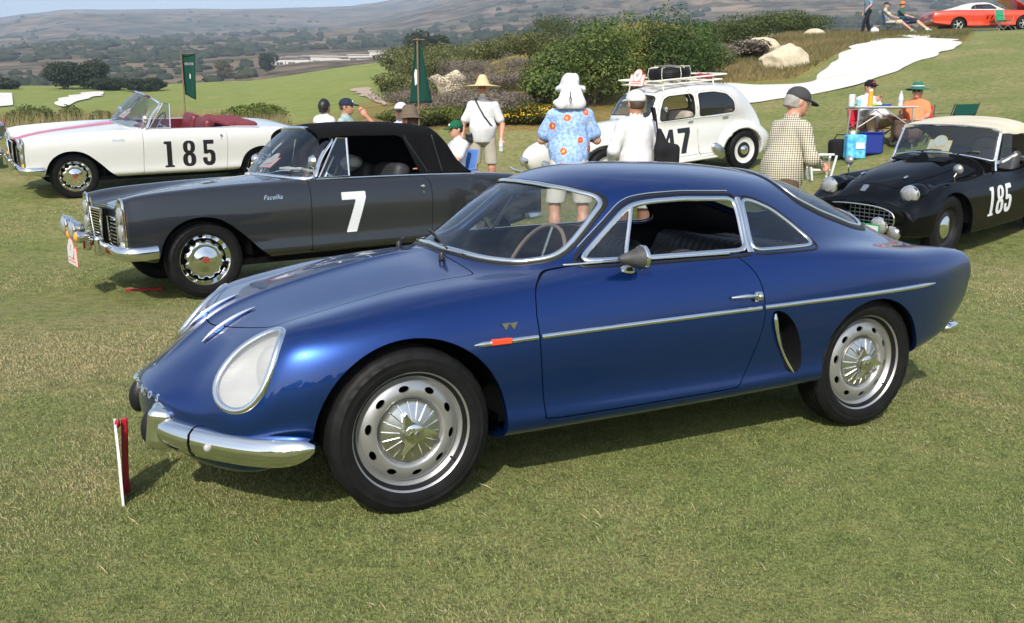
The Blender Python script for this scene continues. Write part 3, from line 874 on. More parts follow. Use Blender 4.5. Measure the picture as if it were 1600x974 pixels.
def blue_table():
    T = []
    T.append([(1.838, 0.0, 0.330)]*12)
    h = [(1.832,0,.398),(1.830,.060,.397),(1.825,.115,.394),(1.816,.168,.390),(1.803,.215,.383),(1.788,.253,.370),(1.776,.278,.350),(1.770,.288,.322),(1.770,.283,.292),(1.776,.257,.262),(1.79,.185,.238),(1.80,0,.228)]
    T.append([(1.837-(1.838-x)*.18, y*.5, .33+(z-.33)*.55) for x, y, z in h])
    T.append(h)
    T.append([(1.796,0,.429),(1.793,.080,.427),(1.784,.158,.420),(1.769,.232,.409),(1.748,.300,.394),(1.722,.360,.371),(1.703,.397,.340),(1.694,.413,.300),(1.694,.407,.260),(1.703,.375,.218),(1.72,.285,.185),(1.75,0,.170)])
    T.append([(1.725,0,.482),(1.722,.092,.479),(1.714,.182,.467),(1.700,.268,.448),(1.688,.350,.428),(1.672,.428,.395),(1.652,.478,.350),(1.641,.496,.300),(1.629,.482,.250),(1.637,.447,.203),(1.66,.345,.165),(1.69,0,.145)])
    T.append([(1.644,0,.546),(1.642,.102,.541),(1.636,.202,.528),(1.627,.298,.505),(1.628,.395,.488),(1.620,.480,.452),(1.603,.535,.384),(1.590,.556,.315),(1.572,.543,.248),(1.578,.508,.200),(1.60,.41,.160),(1.62,0,.138)])
    T.append([(1.549,0,.614),(1.548,.112,.608),(1.544,.222,.597),(1.545,.328,.587),(1.545,.426,.572),(1.540,.515,.544),(1.528,.580,.472),(1.518,.606,.384),(1.501,.597,.290),(1.504,.560,.215),(1.52,.46,.165),(1.53,0,.140)])
    T.append([(1.430,0,.665),(1.431,.122,.658),(1.434,.252,.648),(1.437,.362,.641),(1.438,.448,.638),(1.438,.530,.632),(1.437,.600,.586),(1.431,.637,.492),(1.43,.645,.395),(1.43,.622,.292),(1.43,.52,.190),(1.43,0,.145)])
    z = lambda l: [(y, q*.978) for y, q in l]
    T.append(st(1.280, z([(0,.724),(.130,.716),(.265,.703),(.378,.693),(.462,.692),(.545,.688),(.625,.648),(.672,.568),(.684,.460),(.672,.340),(.60,.20),(0,.150)])))
    T.append(st(1.050, z([(0,.778),(.130,.771),(.268,.757),(.382,.744),(.466,.738),(.552,.731),(.640,.690),(.692,.605),(.708,.480),(.696,.350),(.64,.20),(0,.150)])))
    T.append(st(0.850, z([(0,.814),(.138,.806),(.280,.789),(.392,.772),(.474,.762),(.558,.752),(.642,.708),(.690,.615),(.706,.480),(.694,.330),(.645,.205),(0,.150)])))
    T.append(st(0.715, z([(0,.838),(.140,.827),(.282,.803),(.394,.783),(.478,.772),(.562,.762),(.643,.716),(.690,.620),(.705,.480),(.694,.325),(.65,.205),(0,.150)])))
    T.append(st(0.590, z([(0,.920),(.142,.908),(.280,.857),(.392,.808),(.486,.785),(.570,.771),(.646,.724),(.691,.625),(.705,.480),(.694,.320),(.652,.206),(0,.150)])))
    T.append(st(0.430, z([(0,1.026),(.150,1.016),(.300,.963),(.420,.876),(.514,.807),(.588,.781),(.650,.733),(.692,.630),(.705,.480),(.694,.320),(.654,.208),(0,.150)])))
    T.append(st(0.265, z([(0,1.108),(.160,1.099),(.325,1.052),(.448,.960),(.545,.833),(.602,.792),(.654,.742),(.694,.634),(.706,.480),(.695,.320),(.656,.210),(0,.150)])))
    T.append(st(0.075, z([(0,1.158),(.170,1.150),(.345,1.115),(.470,1.026),(.566,.849),(.614,.800),(.659,.748),(.698,.638),(.708,.480),(.696,.320),(.658,.212),(0,.150)])))
    T.append(st(-0.17, z([(0,1.170),(.172,1.162),(.352,1.128),(.480,1.040),(.578,.856),(.624,.805),(.664,.752),(.702,.640),(.711,.480),(.698,.320),(.66,.216),(0,.150)])))
    T.append(st(-0.42, z([(0,1.165),(.170,1.155),(.346,1.117),(.476,1.026),(.580,.858),(.634,.808),(.672,.756),(.708,.642),(.715,.480),(.701,.322),(.662,.222),(0,.155)])))
    T.append(st(-0.66, z([(0,1.146),(.164,1.134),(.332,1.090),(.456,.996),(.566,.856),(.642,.810),(.682,.760),(.714,.645),(.719,.485),(.704,.326),(.66,.228),(0,.160)])))
    T.append(st(-0.90, z([(0,1.106),(.158,1.092),(.314,1.042),(.430,.948),(.538,.842),(.636,.804),(.690,.758),(.719,.650),(.723,.495),(.706,.335),(.66,.232),(0,.165)])))
    T.append(st(-1.15, z([(0,1.034),(.150,1.018),(.294,.966),(.402,.886),(.504,.812),(.614,.790),(.688,.750),(.716,.655),(.718,.510),(.700,.360),(.64,.245),(0,.180)])))
    T.append(st(-1.40, z([(0,.920),(.142,.906),(.276,.864),(.382,.808),(.480,.776),(.580,.768),(.660,.735),(.692,.655),(.695,.525),(.672,.390),(.60,.285),(0,.230)])))
    T.append(st(-1.60, z([(0,.816),(.134,.808),(.260,.786),(.364,.766),(.456,.760),(.548,.760),(.622,.730),(.652,.655),(.652,.525),(.628,.415),(.55,.340),(0,.300)])))
    T.append(st(-1.74, z([(0,.738),(.128,.734),(.250,.734),(.350,.738),(.440,.744),(.526,.746),(.590,.718),(.610,.650),(.606,.552),(.585,.475),(.50,.430),(0,.410)])))
    T.append(st(-1.785, z([(0,.712),(.125,.710),(.245,.716),(.345,.724),(.436,.733),(.518,.736),(.580,.708),(.597,.648),(.592,.572),(.568,.510),(.48,.475),(0,.460)])))
    T.append([(-1.803+.16*max(0,.62-q), y, q*.978) for y, q in [(0,.700),(.122,.699),(.240,.706),(.340,.714),(.430,.724),(.510,.727),(.566,.700),(.582,.646),(.578,.580),(.550,.525),(.46,.498),(0,.485)]])
    T.append([(-1.808+.16*max(0,.62-q), y, q*.978) for y, q in [(0,.690),(.118,.689),(.232,.686),(.325,.684),(.408,.681),(.482,.676),(.530,.662),(.546,.636),(.541,.588),(.515,.543),(.43,.516),(0,.505)]])
    T.append([(-1.806, y*.5, .59+(q-.6)*.5) for y, q in [(0,.690),(.118,.689),(.232,.686),(.325,.684),(.408,.681),(.482,.676),(.530,.662),(.546,.636),(.541,.588),(.515,.543),(.43,.516),(0,.505)]])
    T.append(st(-1.806, [(0,.595)]*12))
    return T

def blue_wheel():
    w = part_empty('wheel'); face = 0.045
    t = tyre(w, 0.287, 0.203, 0.150)
    # steel rim with ten ovals
    prof = [(0.210, 0.052), (0.216, 0.060), (0.213, 0.064), (0.206, 0.060), (0.200, 0.046), (0.190, 0.034), (0.184, 0.028), (0.180, 0.022), (0.176, 0.026)]
    r0 = np.linspace(0.174, 0.124, 14); prof += [(r_, 0.030+0.016*math.sin((0.176-r_)/0.052*math.pi*0.62)) for r_ in r0]
    prof += [(0.120, 0.043), (0.116, 0.036), (0.112, 0.026), (0.104, 0.020)]
    V, F = polar_grid(prof, 200)
    th = np.arctan2(V[:, 2], V[:, 0]); rr = np.hypot(V[:, 0], V[:, 2]); per = 2*math.pi/10
    a = (th+0.14) % per-per/2
    hole = np.hypot(a*0.150/0.0190, (rr-0.150)/0.0108)-1
    hole = np.where((rr > 0.12) & (rr < 0.18), hole, 1.0)
    V2, F2 = clip(V, F, -hole); N = vnormals(V2, F2)
    V2, F2 = shell(V2, F2, np.tile([0, -0.008, 0], (len(V2), 1)))
    rim = mobj('rim', V2, F2, M_RIM, w); set_sharp(rim, 50)
    B().lathe([(0.01, -0.01), (0.185, -0.01), (0.19, -0.05)], 40, axis='y').obj('brake_drum', M_DARK, w)
    # valve
    B().tube([(-0.150, 0.030, -0.118), (-0.158, 0.052, -0.126)], 0.005, 8).obj('valve', M_RUBBER, w)
    # finned cap
    b = B().lathe([(0.108, 0.020), (0.108, 0.032), (0.104, 0.038), (0.100, 0.038), (0.092, 0.041), (0.06, 0.052), (0.03, 0.060), (0.001, 0.062)], 60, axis='y')
    cap = b.obj('hub_cap', M_ALU, w)
    f = B()
    for k in range(18):
        t_ = 2*math.pi*(k+0.3)/18; c, s = math.cos(t_), math.sin(t_)
        f.tube([(0.104*c, 0.037, 0.104*s), (0.085*c, 0.046, 0.085*s), (0.045*c, 0.0585, 0.045*s)], [0.0022, 0.0026, 0.0016], 6)
    f.obj('fins', M_CHROME, cap)
    # three-eared spinner
    s_ = B().lathe([(0.036, 0.045), (0.036, 0.070), (0.033, 0.078), (0.027, 0.081), (0.001, 0.082)], 32, axis='y')
    for k in range(3):
        t_ = R(64+120*k); u = np.array([math.cos(t_), 0, math.sin(t_)]); v = np.array([-math.sin(t_), 0, math.cos(t_)])
        pl = [(0.020, -0.026), (0.045, -0.016), (0.078, -0.002), (0.080, 0.008), (0.045, 0.012), (0.020, 0.026)]
        VV = [u*p+v*q+np.array([0, 0.056+0.26*p*0.35, 0]) for p, q in pl]+[u*p+v*q+np.array([0, 0.072+0.30*p*0.55, 0]) for p, q in pl]
        n = 6; s_.add(VV, [tuple(range(n)), tuple(range(2*n-1, n-1, -1))]+[(i, n+i, n+(i+1) % n, (i+1) % n) for i in range(n)])
    sp = s_.obj('spinner', M_CHROME, w, sharp=30)
    for k in (-1, 1):
        B().prism([(-0.011+k*0.011, 0), (k*0.011, 0.011), (0.011+k*0.011, 0), (k*0.011, -0.011)], 0.0825, 0.0835).obj('emblem', M_ALU, sp)
        for i in range(2):
            B().box((k*0.011, 0.0838, -0.003+0.006*i), (0.009, 0.0008, 0.0024)).obj('emblem_bar', M_BLKPAINT, sp)
    return w

def build_blue(root):
    V, F = loft(blue_table(), 310, 241, (2, 1))
    ay = np.abs(V[:, 1]); V[:, 2] += .012*np.exp(-ay/.024)*np.clip((V[:, 0]-.70)/.15, 0, 1)*np.clip((1.80-V[:, 0])/.12, 0, 1)*(V[:, 2] > .34)
    S = Surf(V, F)
    WS = yz_field([(-.2,.822),(0,.822),(.20,.812),(.34,.796),(.44,.790),(.490,.806),(.493,.834),(.466,.932),(.440,1.008),(.405,1.032),(.30,1.055),(.15,1.069),(0,1.073),(-.2,1.073)], 0.10, 0.95)
    DW = [(.336,.800),(.100,.980),(.055,.998),(-.03,1.008),(-.18,1.013),(-.448,1.004),(-.404,.806)]
    QW = [(-.438,.806),(-.486,1.001),(-.55,.990),(-.644,.952),(-.722,.893),(-.775,.838),(-.785,.818),(-.765,.808)]
    RW = xy_field([(-.82,-.2),(-.82,.0),(-.81,.20),(-.82,.335),(-.87,.392),(-1.0,.408),(-1.20,.400),(-1.31,.370),(-1.37,.28),(-1.395,.14),(-1.40,0),(-1.40,-.2)], 0.68)
    DR = smooth_poly([(.585,.60),(.578,.45),(.566,.30),(.545,.275),(.30,.273),(0,.276),(-.27,.281),(-.312,.300),(-.372,.40),(-.418,.52),(-.425,.62),(-.405,.71),(-.352,.776),(-.30,.794),(-.02,.794),(.30,.791),(.42,.782),(.50,.767),(.562,.728),(.585,.66)], 6)
    HD = smooth_poly([(.735,-.2),(.735,0),(.715,.25),(.705,.385),(.735,.425),(.95,.425),(1.2,.430),(1.40,.428),(1.450,.405),(1.493,.32),(1.530,.22),(1.572,.10),(1.588,0),(1.60,-.2)], 5)
    hd = xy_field(HD, 0.5, 0.0)
    hd2 = lambda V: np.where(V[:, 0] > 0.6, hd(V), 0.05)
    # headlamp cover: tilted ellipse
    c0 = np.array([1.555, .512, .542]); u = np.array([-.150, .02, .205]); u /= np.linalg.norm(u); v = np.array([-.55, .80, .0]); v -= u*(v@u); v /= np.linalg.norm(v)
    def HL(V):
        q = np.stack([V[:, 0], np.abs(V[:, 1]), V[:, 2]], 1)-c0; a = q@u; b_ = q@v; k = np.linalg.norm(q, axis=1)
        bb = 0.098*(1-0.30*np.clip(a/0.15, -1, 1))          # egg shape, narrow at the top
        e = (np.sqrt((a/0.152)**2+(b_/bb)**2)-1)*0.1
        return np.where(k < 0.3, e, np.maximum(e, 0.1))
    AR = [(1.05, .285, .334, .326), (-1.045, .285, .304, .290)]
    A = [arch_field(x, z, r_, 0.35, rz) for x, z, r_, rz in AR]
    VP = smooth_poly([(-.462,.568),(-.528,.560),(-.588,.50),(-.624,.41),(-.626,.330),(-.590,.306),(-.543,.33),(-.530,.41),(-.500,.50)], 5)
    vp = xz_field(VP, 0); dl = xz_field(DR, 1, 0, .4); dr = xz_field(DR, -1, 0, .4); dw = xz_field(DW, 0, .008, .3); qw = xz_field(QW, 0, .006, .3)
    bott = lambda V: np.where((np.abs(V[:, 1]) < .60) & (V[:, 2] < .30) & (V[:, 0] > -1.45) & (V[:, 0] < 1.5), -0.01, 0.05)
    g = 0.0022
    body = panel('body', S, [outside(A[0]), outside(A[1]), outside(WS), outside(dw), outside(qw), outside(RW), outside(dl, g), outside(dr, g), outside(hd2, g), outside(HL), outside(vp)], M_BLUE, root)
    for nm, d_ in (('door', dl), ('door', dr)):
        o = panel(nm, S, [inside(d_, g), outside(dw)], M_BLUE, root)
        seam(S, d_, M_DARK, o)
    bon = panel('bonnet', S, [inside(hd2, g)], M_BLUE, root); seam(S, hd2, M_DARK, bon)
    panel('windscreen', S, [inside(WS)], M_GLASS, root, 0)
    o = outline_trim('windscreen_rubber', S, WS, M_RUBBER, root, 0.030, 0.004)
    outline_trim('windscreen_trim', S, inside(WS, 0.006), M_CHROME, root, 0.022, 0.009, 0.004)
    for sg in (1, -1):
        q = xz_field(QW, sg, .006, .3); o = panel('quarter_window', S, [inside(q)], M_GLASSD, root, 0)
        outline_trim('window_trim', S, inside(q, .006), M_CHROME, o, 0.018, 0.007, 0.0)
        outline_trim('window_rubber', S, inside(q, -.009), M_RUBBER, o, 0.012, 0.004, 0.0)
        d_ = xz_field(DW, sg, .008, .3); fr = outline_trim('window_frame', S, inside(d_, .010), M_CHROME, root, 0.024, 0.010)
        outline_trim('window_rubber', S, inside(d_, -.009), M_RUBBER, fr, 0.014, 0.005)
        outline_trim('drip_rail', S, inside(d_, -.019), M_CHROME, fr, 0.007, 0.006, sel=lambda p: p[2] > .84 and p[0] > -.43)
        # post of the quarter-light and its pane
        b = B(); P = [S.side(.150-.085*t, .806+.184*t, sg)[0] for t in np.linspace(0, 1, 8)]
        if all(p is not None for p in P): trim(b, S, np.array(P), False, .018, .008)
        b.obj('quarter_light_post', M_CHROME, fr)
        panel('quarter_light', S, [inside(d_, .004), lambda V: .150-V[:, 0]-.46*(V[:, 2]-.806)], M_GLASSD, fr, 0, -0.004)
        # pillar strip between the two windows
        b = B(); P = [S.side(-.420-.048*t, .797+.206*t, sg)[0] for t in np.linspace(0, 1, 9)]
        if all(p is not None for p in P): trim(b, S, np.array(P), False, .030, .009)
        b.obj('pillar_strip', M_CHROME, root)
        b = B(); strip_on_side(b, S, [(.40,.788),(.2,.796),(-.1,.798),(-.31,.799)], sg, .010, .006, .002); b.obj('waist_strip', M_CHROME, root)
        # side moulding in three lengths
        for nm, a_, b_ in (('moulding', .835, .592), ('moulding', .578, -.405), ('moulding', -.422, -1.43)):
            zz = lambda x: .566+(.840-x)*.0190
            b = B(); strip_on_side(b, S, [(a_+(b_-a_)*t, zz(a_+(b_-a_)*t)) for t in np.linspace(0, 1, 7)], sg, .021, .010, 0, taper=(lambda t: min(1, .25+t*6)) if a_ == .835 else ((lambda t: min(1, .3+(1-t)*9)) if b_ == -1.43 else None))
            b.obj(nm, M_CHROME, root)
        p, n_ = S.side(.735, .570, sg)
        B().box(p+n_*.008, (.078, .018, .022), (0, 0, math.atan2(-n_[0]*sg, abs(n_[1]))*sg), .004).obj('side_marker', M_ORANGEL, root)
        # emblem of two pennants above the moulding
        for k in (0, 1):
            p, n_ = S.side(.712-k*.030, .618, sg)
            b = B(); fr_ = lambda uu, vv, w_: tuple(p+np.array([uu*-1, 0, vv])+n_*w_)
            b.prism([(-.017, .010), (.016, .012), (.002, -.013)], .0, .004, fr_).obj('emblem', M_ALU, root)
        # door handle
        b = B(); P = []
        for t in np.linspace(0, 1, 7):
            p, n_ = S.side(-.255-.135*t, .640, sg); P.append(p+n_*(.010+.016*math.sin(math.pi*t)))
        b.tube(P, [.004, .006, .0075, .008, .008, .008, .007], 8)
        p, n_ = S.side(-.386, .636, sg); b.box(p+n_*.010, (.040, .024, .040), None, .007); b.ell(p+n_*.022+np.array([-.004, 0, -.002]), (.012, .008, .012), 12, 8)
        b.obj('door_handle', M_CHROME, root)
        # mirror
        mr = part_empty('door_mirror', root)
        p, n_ = S.side(.170, .772, sg); p = np.array(p)
        if sg > 0:
            B().lathe([(.001, 0), (.030, 0), (.028, .008), (.012, .016), (.010, .03)], 16, p+np.array([0, .0, -.004]), rot=(R(-18)*sg, 0, 0)).obj('mirror_foot', M_CHROME, mr)
            cc = p+np.array([.015, .045*sg, .045])
            B().lathe([(.001, .054), (.010, .052), (.016, .040), (.031, -.01), (.043, -.041), (.0445, -.045), (.041, -.049)], 28, cc, 'x').obj('mirror_shell', mat('grey_mirror_casing', (.05, .05, .05), rough=.55, var=(30, .3)), mr)
            B().lathe([(.044, -.041), (.0475, -.044), (.0475, -.055), (.044, -.058), (.040, -.055)], 28, cc, 'x').obj('mirror_rim', M_CHROME, mr)
            B().lathe([(.001, -.049), (.042, -.050)], 28, cc, 'x').obj('mirror_glass', M_CHROME, mr)
        else: bpy.data.objects.remove(mr)
        # air scoop behind the door
        W, FF = S.cut(inside(xz_field(VP, sg), -.004)); W = W.copy(); W[:, 1] -= sg*.10
        sc = mobj('air_scoop', W, FF, M_DARK, root)
        b = B()
        rows = []
        for P, cl in contours(S.V, S.F, xz_field(VP, sg)(S.V)):
            P = resample(P, True, .012); n = len(P); VV = [tuple(p) for p in P]+[(p[0], p[1]-sg*.10, p[2]) for p in P]
            b.add(VV, [(i, (i+1) % n, n+(i+1) % n, n+i) for i in range(n)])
        b.obj('scoop_wall', M_BLKPAINT, sc)
        b = B(); P = []
        for t in np.linspace(0, 1, 14):
            x = -.470-.108*t+.022*math.sin(math.pi*t); z = .562-.252*t
            p, n_ = S.side(x, z, sg, 2.0)
            yy = .70 if p is None else abs(p[1])
            P.append((x-.006, sg*(yy+.004), z))
        b.tube(P, [.006]+[.017]*3+[.014]*3+[.010]*6+[.005], 8, flat=.35, up=(1, .4*sg, 0)); b.obj('scoop_blade', M_CHROME, sc)
        # headlamp
        hl = panel('headlamp_cover', S, [inside(HL), lambda V: -V[:, 1]*sg], M_COVER, root, 0, .002)
        W, FF = S.cut(inside(HL, -.004), lambda V: -V[:, 1]*sg); f_ = np.clip(-HL(W)/0.05, 0, 1)[:, None]
        dirn = np.array([-.72, -.12*sg, -.10]); W = W+dirn*(.006+.10*np.sqrt(f_))
        bk = mobj('headlamp_bucket', W, FF, M_BUCKET, root)
        lc = np.array([1.492, .505*sg, .520])
        B().lathe([(.001, .012), (.035, .010), (.060, .004), (.072, -.006), (.076, -.012)], 28, lc, 'x', (0, R(-14), R(10)*sg)).obj('lamp_lens', M_BUCKET, bk)
        outline_trim('headlamp_rim', S, lambda V: np.where(V[:, 1]*sg > 0, inside(HL, -.002)(V), .05), M_CHROME, root, .024, .010, .0)
        # tail lamp
        b = B(); b.ell((-1.795, sg*.535, .650), (.032, .032, .052), 14, 10); b.obj('tail_lamp', M_RED, root)
        # rear bumperette with overrider
        b = B(); b.tube([(-1.74, sg*.53, .345), (-1.80, sg*.52, .338), (-1.845, sg*.47, .335), (-1.86, sg*.36, .335)], [.030, .034, .034, .032], 14, flat=.85)
        b.ell((-1.74, sg*.53, .345), (.030, .028, .026)); b.obj('rear_bumper', M_CHROME, root)
    panel('rear_window', S, [inside(RW)], M_GLASSD, root, 0)
    outline_trim('rear_window_rubber', S, RW, M_RUBBER, root, .050, .006)
    outline_trim('rear_window_trim', S, inside(RW, .010), M_CHROME, root, .015, .008, .003)
    arch_lip(S, AR, root, M_BLUE)
    wheel_wells('wheel_well', S, AR, root)
    # crease along the bonnet's middle
    # spears on the bonnet
    for sg in (1, -1):
        P = []
        for x in np.linspace(1.628, 1.440, 14):
            p, n_ = S.ray((x, sg*.150, 2), (0, 0, -1)); P.append(p+n_*.006)
        rr = [.002, .007, .010, .0115, .012, .0115, .011, .0105, .010, .009, .008, .007, .005, .002]
        sp = B().tube(P, rr, 10, flat=.9).obj('bonnet_spear', M_CHROME, root)
        B().tube([P[3]-np.array([.002, 0, 0]), P[3]+np.array([.002, 0, 0])], .0130, 12).obj('spear_collar', M_CHROME, sp)
    # nose lettering
    word = 'INTERLAGOS'
    for i, ch in enumerate(word):
        y = (i-4.5)*.050; z = .388
        p, n_ = S.ray((3, y, z), (-1, 0, 0))
        ux = np.array([-n_[1], n_[0], 0]); ux /= np.linalg.norm(ux); uy = np.cross(n_, ux)
        # read from the front: rightwards is +y
        text_at('nose_letter', ch, .034, M_CHROME, root, p+n_*.002, ux, uy, .002, .0012)
    # front bumper: two halves, each with an overrider and a rubber buffer
    for sg in (1, -1):
        path = [(1.775, .270, .285), (1.762, .300, .284), (1.735, .350, .281), (1.685, .425, .277), (1.615, .510, .274), (1.540, .590, .274), (1.460, .655, .280), (1.385, .692, .295)]
        path = smooth_poly(path, 4, False); n = len(path)
        prof = [(-.008, .050), (.020, .047), (.038, .032), (.044, .004), (.040, -.022), (.026, -.044), (-.004, -.054)]
        V = []; F = []
        for i, p in enumerate(path):
            a = np.array(path[max(i-1, 0)]); b_ = np.array(path[min(i+1, n-1)]); t = b_-a; t /= np.linalg.norm(t); nn = np.cross(t, (0, 0, 1)); nn = -nn if nn[0] < -.2 and nn[1] < 0 else nn
            nn = np.array([abs(nn[0]), abs(nn[1]), 0])
            k = 1.0 if i < n-7 else max(.12, math.sqrt(max(0.0, 1-((i-(n-7))/6.2)**2)))
            for o_, h in prof:
                q = np.array(p)+nn*(o_*(.5+.5*k))+np.array([0, 0, h*k]); V.append((q[0], sg*q[1], q[2]))
        m_ = len(prof)
        for i in range(n-1):
            for k in range(m_-1): F.append((i*m_+k, i*m_+k+1, (i+1)*m_+k+1, (i+1)*m_+k) if sg > 0 else (i*m_+k, (i+1)*m_+k, (i+1)*m_+k+1, i*m_+k+1))
        bp = mobj('front_bumper', V, F, M_CHROME, root)
        jp = np.array(path[n//2-2])
        ring = [(q+np.array([.0, 0, 0])) for q in [np.array(V[(n//2-3)*m_+k]) for k in range(m_)]]
        B().tube([q+np.array([.002, .002*sg, 0]) for q in ring], .0022, 6).obj('bumper_joint', M_DARK, bp)
        q = np.array(V[(n//2)*m_+3]); B().ell(q, (.012, .012, .014), 14, 10).obj('bumper_bolt', M_BUCKET, bp)
        # overrider: chrome claw round the bumper with a rubber nose
        horn = lambda P: smin(rbox(P, (1.786, .235*sg, .292), (.044, .060, .072), .026, (0, R(-8), R(-26)*sg)), capsule(P, (1.735, .245*sg, .370), (1.785, .225*sg, .352), .030, .028), .02)
        ov = sdf_obj('overrider', horn, (1.68, -.32 if sg < 0 else .14, .19), (1.88, -.14 if sg < 0 else .32, .42), .006, M_CHROME, bp)
        B().tube([(1.735, .290*sg, .366), (1.757, .302*sg, .338), (1.768, .305*sg, .29), (1.760, .298*sg, .242), (1.735, .28*sg, .222)], .007, 8).obj('gasket', M_RUBBER, ov)
        sdf_obj('buffer', lambda P: np.maximum(ellipsoid(P, (1.820, .212*sg, .288), (.038, .036, .064), (0, R(-8), 0)), 1.806-P[..., 0]-.12*(P[..., 2]-.29)), (1.77, -.27 if sg < 0 else .15, .21), (1.88, -.15 if sg < 0 else .27, .37), .006, M_RUBBER, bp)
    # wipers
    for y0, y1 in ((.21, -.10), (-.26, -.50)):
        pb, nb = S.ray((.745, y0, 2), (0, 0, -1)); w = part_empty('wiper', root)
        B().lathe([(.012, 0), (.012, .018), (.008, .028), (.001, .030)], 12, pb).obj('wiper_pivot', M_BLACKPL, w)
        P = []
        for t in np.linspace(0, 1, 6):
            p, n_ = S.ray((.715-.065*t, y0+(y1-y0)*t, 2), (0, 0, -1)); P.append(p+n_*(.040-.014*t))
        B().tube(P, .006, 8, flat=.6).obj('wiper_arm', M_BLACKPL, w)
        B().tube([P[2]-np.array([0, 0, .006]), P[-1]-np.array([0, 0, .004])], .010, 6, flat=.5).obj('wiper_blade', M_RUBBER, w)
    # scoop on the engine lid
    b = B(); V = []; F = []; nn_ = 12
    for i, x in enumerate(np.linspace(-1.44, -1.62, 8)):
        for k in range(nn_+1):
            th = math.pi*k/nn_; p, n_ = S.ray((x, .17*math.cos(th), 2), (0, 0, -1))
            V.append((x, .17*math.cos(th), p[2]-.004+.055*math.sin(th)**.7*(1-i/8.5)))
    for i in range(7):
        for k in range(nn_): F.append((i*(nn_+1)+k, (i+1)*(nn_+1)+k, (i+1)*(nn_+1)+k+1, i*(nn_+1)+k+1))
    sc = mobj('engine_lid_scoop', V, F, M_BLUE, root)
    mobj('scoop_mesh', [V[k] for k in range(nn_+1)]+[(V[0][0]-.005, 0, V[0][2])], [(k, k+1, nn_+1) for k in range(nn_)], M_DARK, sc)
    # cabin
    lin = [outside(WS, .004), outside(dw, .004), outside(qw, .004), outside(RW, .004), lambda V: -(V[:, 2]-.24), lambda V: V[:, 0]-.78, lambda V: -1.46-V[:, 0], outside(A[0], .01), outside(A[1], .01), outside(vp, .004)]
    W, FF = S.cut(*lin); N = vnormals(W, FF); mobj('cabin_lining', W-N*.022, FF, M_INT, root)
    B().box((-.1, 0, .23), (1.5, 1.0, .03)).obj('floor_pan', M_INT, root)
    sdf_obj('dashboard', lambda P: smin(rbox(P, (.56, 0, .67), (.11, .50, .06), .05), rbox(P, (.52, 0, .58), (.06, .50, .13), .05), .05), (.40, -.66, .40), (.82, .66, .84), .018, M_INT, root)
    for sg in (1, -1):
        se = part_empty('front_seat', root)
        sdf_obj('cushion', lambda P: rbox(P, (.02, .29*sg, .34), (.26, .22, .07), .06), (-.30, .29*sg-.27, .24), (.33, .29*sg+.27, .44), .018, M_SEAT, se)
        def back(P, sg=sg):
            d = rbox(P, (-.30, .29*sg, .53), (.065, .235, .25), .06, (0, R(-14), 0))
            return d+.006*np.cos(P[..., 1]*2*math.pi/.045)*(P[..., 0] > -.5)
        sdf_obj('backrest', back, (-.50, .29*sg-.27, .26), (-.10, .29*sg+.27, .90), .011, M_SEAT, se)
    sdf_obj('rear_seat', lambda P: smin(rbox(P, (-.76, 0, .56), (.09, .52, .22), .07, (0, R(-28), 0)), rbox(P, (-1.02, 0, .69), (.20, .48, .045), .04), .06)+.006*np.cos(P[..., 1]*2*math.pi/.05), (-1.27, -.60, .32), (-.55, .60, .86), .014, M_SEAT, root)
    sw = part_empty('steering_wheel', root, (.40, .30, .74)); sw.rotation_euler = (0, R(62), 0)
    B().tube([(.195*math.cos(t), .195*math.sin(t), 0) for t in np.linspace(0, 2*math.pi, 37)[:-1]], .008, 8, closed=True).obj('wheel_rim', M_WOOD, sw)
    b = B()
    for a in (R(0), R(180), R(90)): b.tube([(0.02*math.cos(a), .02*math.sin(a), -.02), (.19*math.cos(a), .19*math.sin(a), 0)], .006, 8)
    b.lathe([(.001, .0), (.035, -.005), (.04, -.02), (.03, -.05), (.025, -.20)], 16); b.obj('wheel_spokes', M_ALU, sw)
    B().box((.30, -.02, 1.035), (.02, .16, .05), None, .008).obj('rear_view_mirror', M_BLACKPL, root)
    # wheels
    w0 = blue_wheel()
    for x, sg in ((1.05, 1), (1.05, -1), (-1.05, 1), (-1.05, -1)):
        wo = placed_wheel(w0, root, x, sg*.605, .283, sg); wo.rotation_euler.y = R(0 if sg > 0 else 20)*1.0
    drop_tree(w0)
    return S
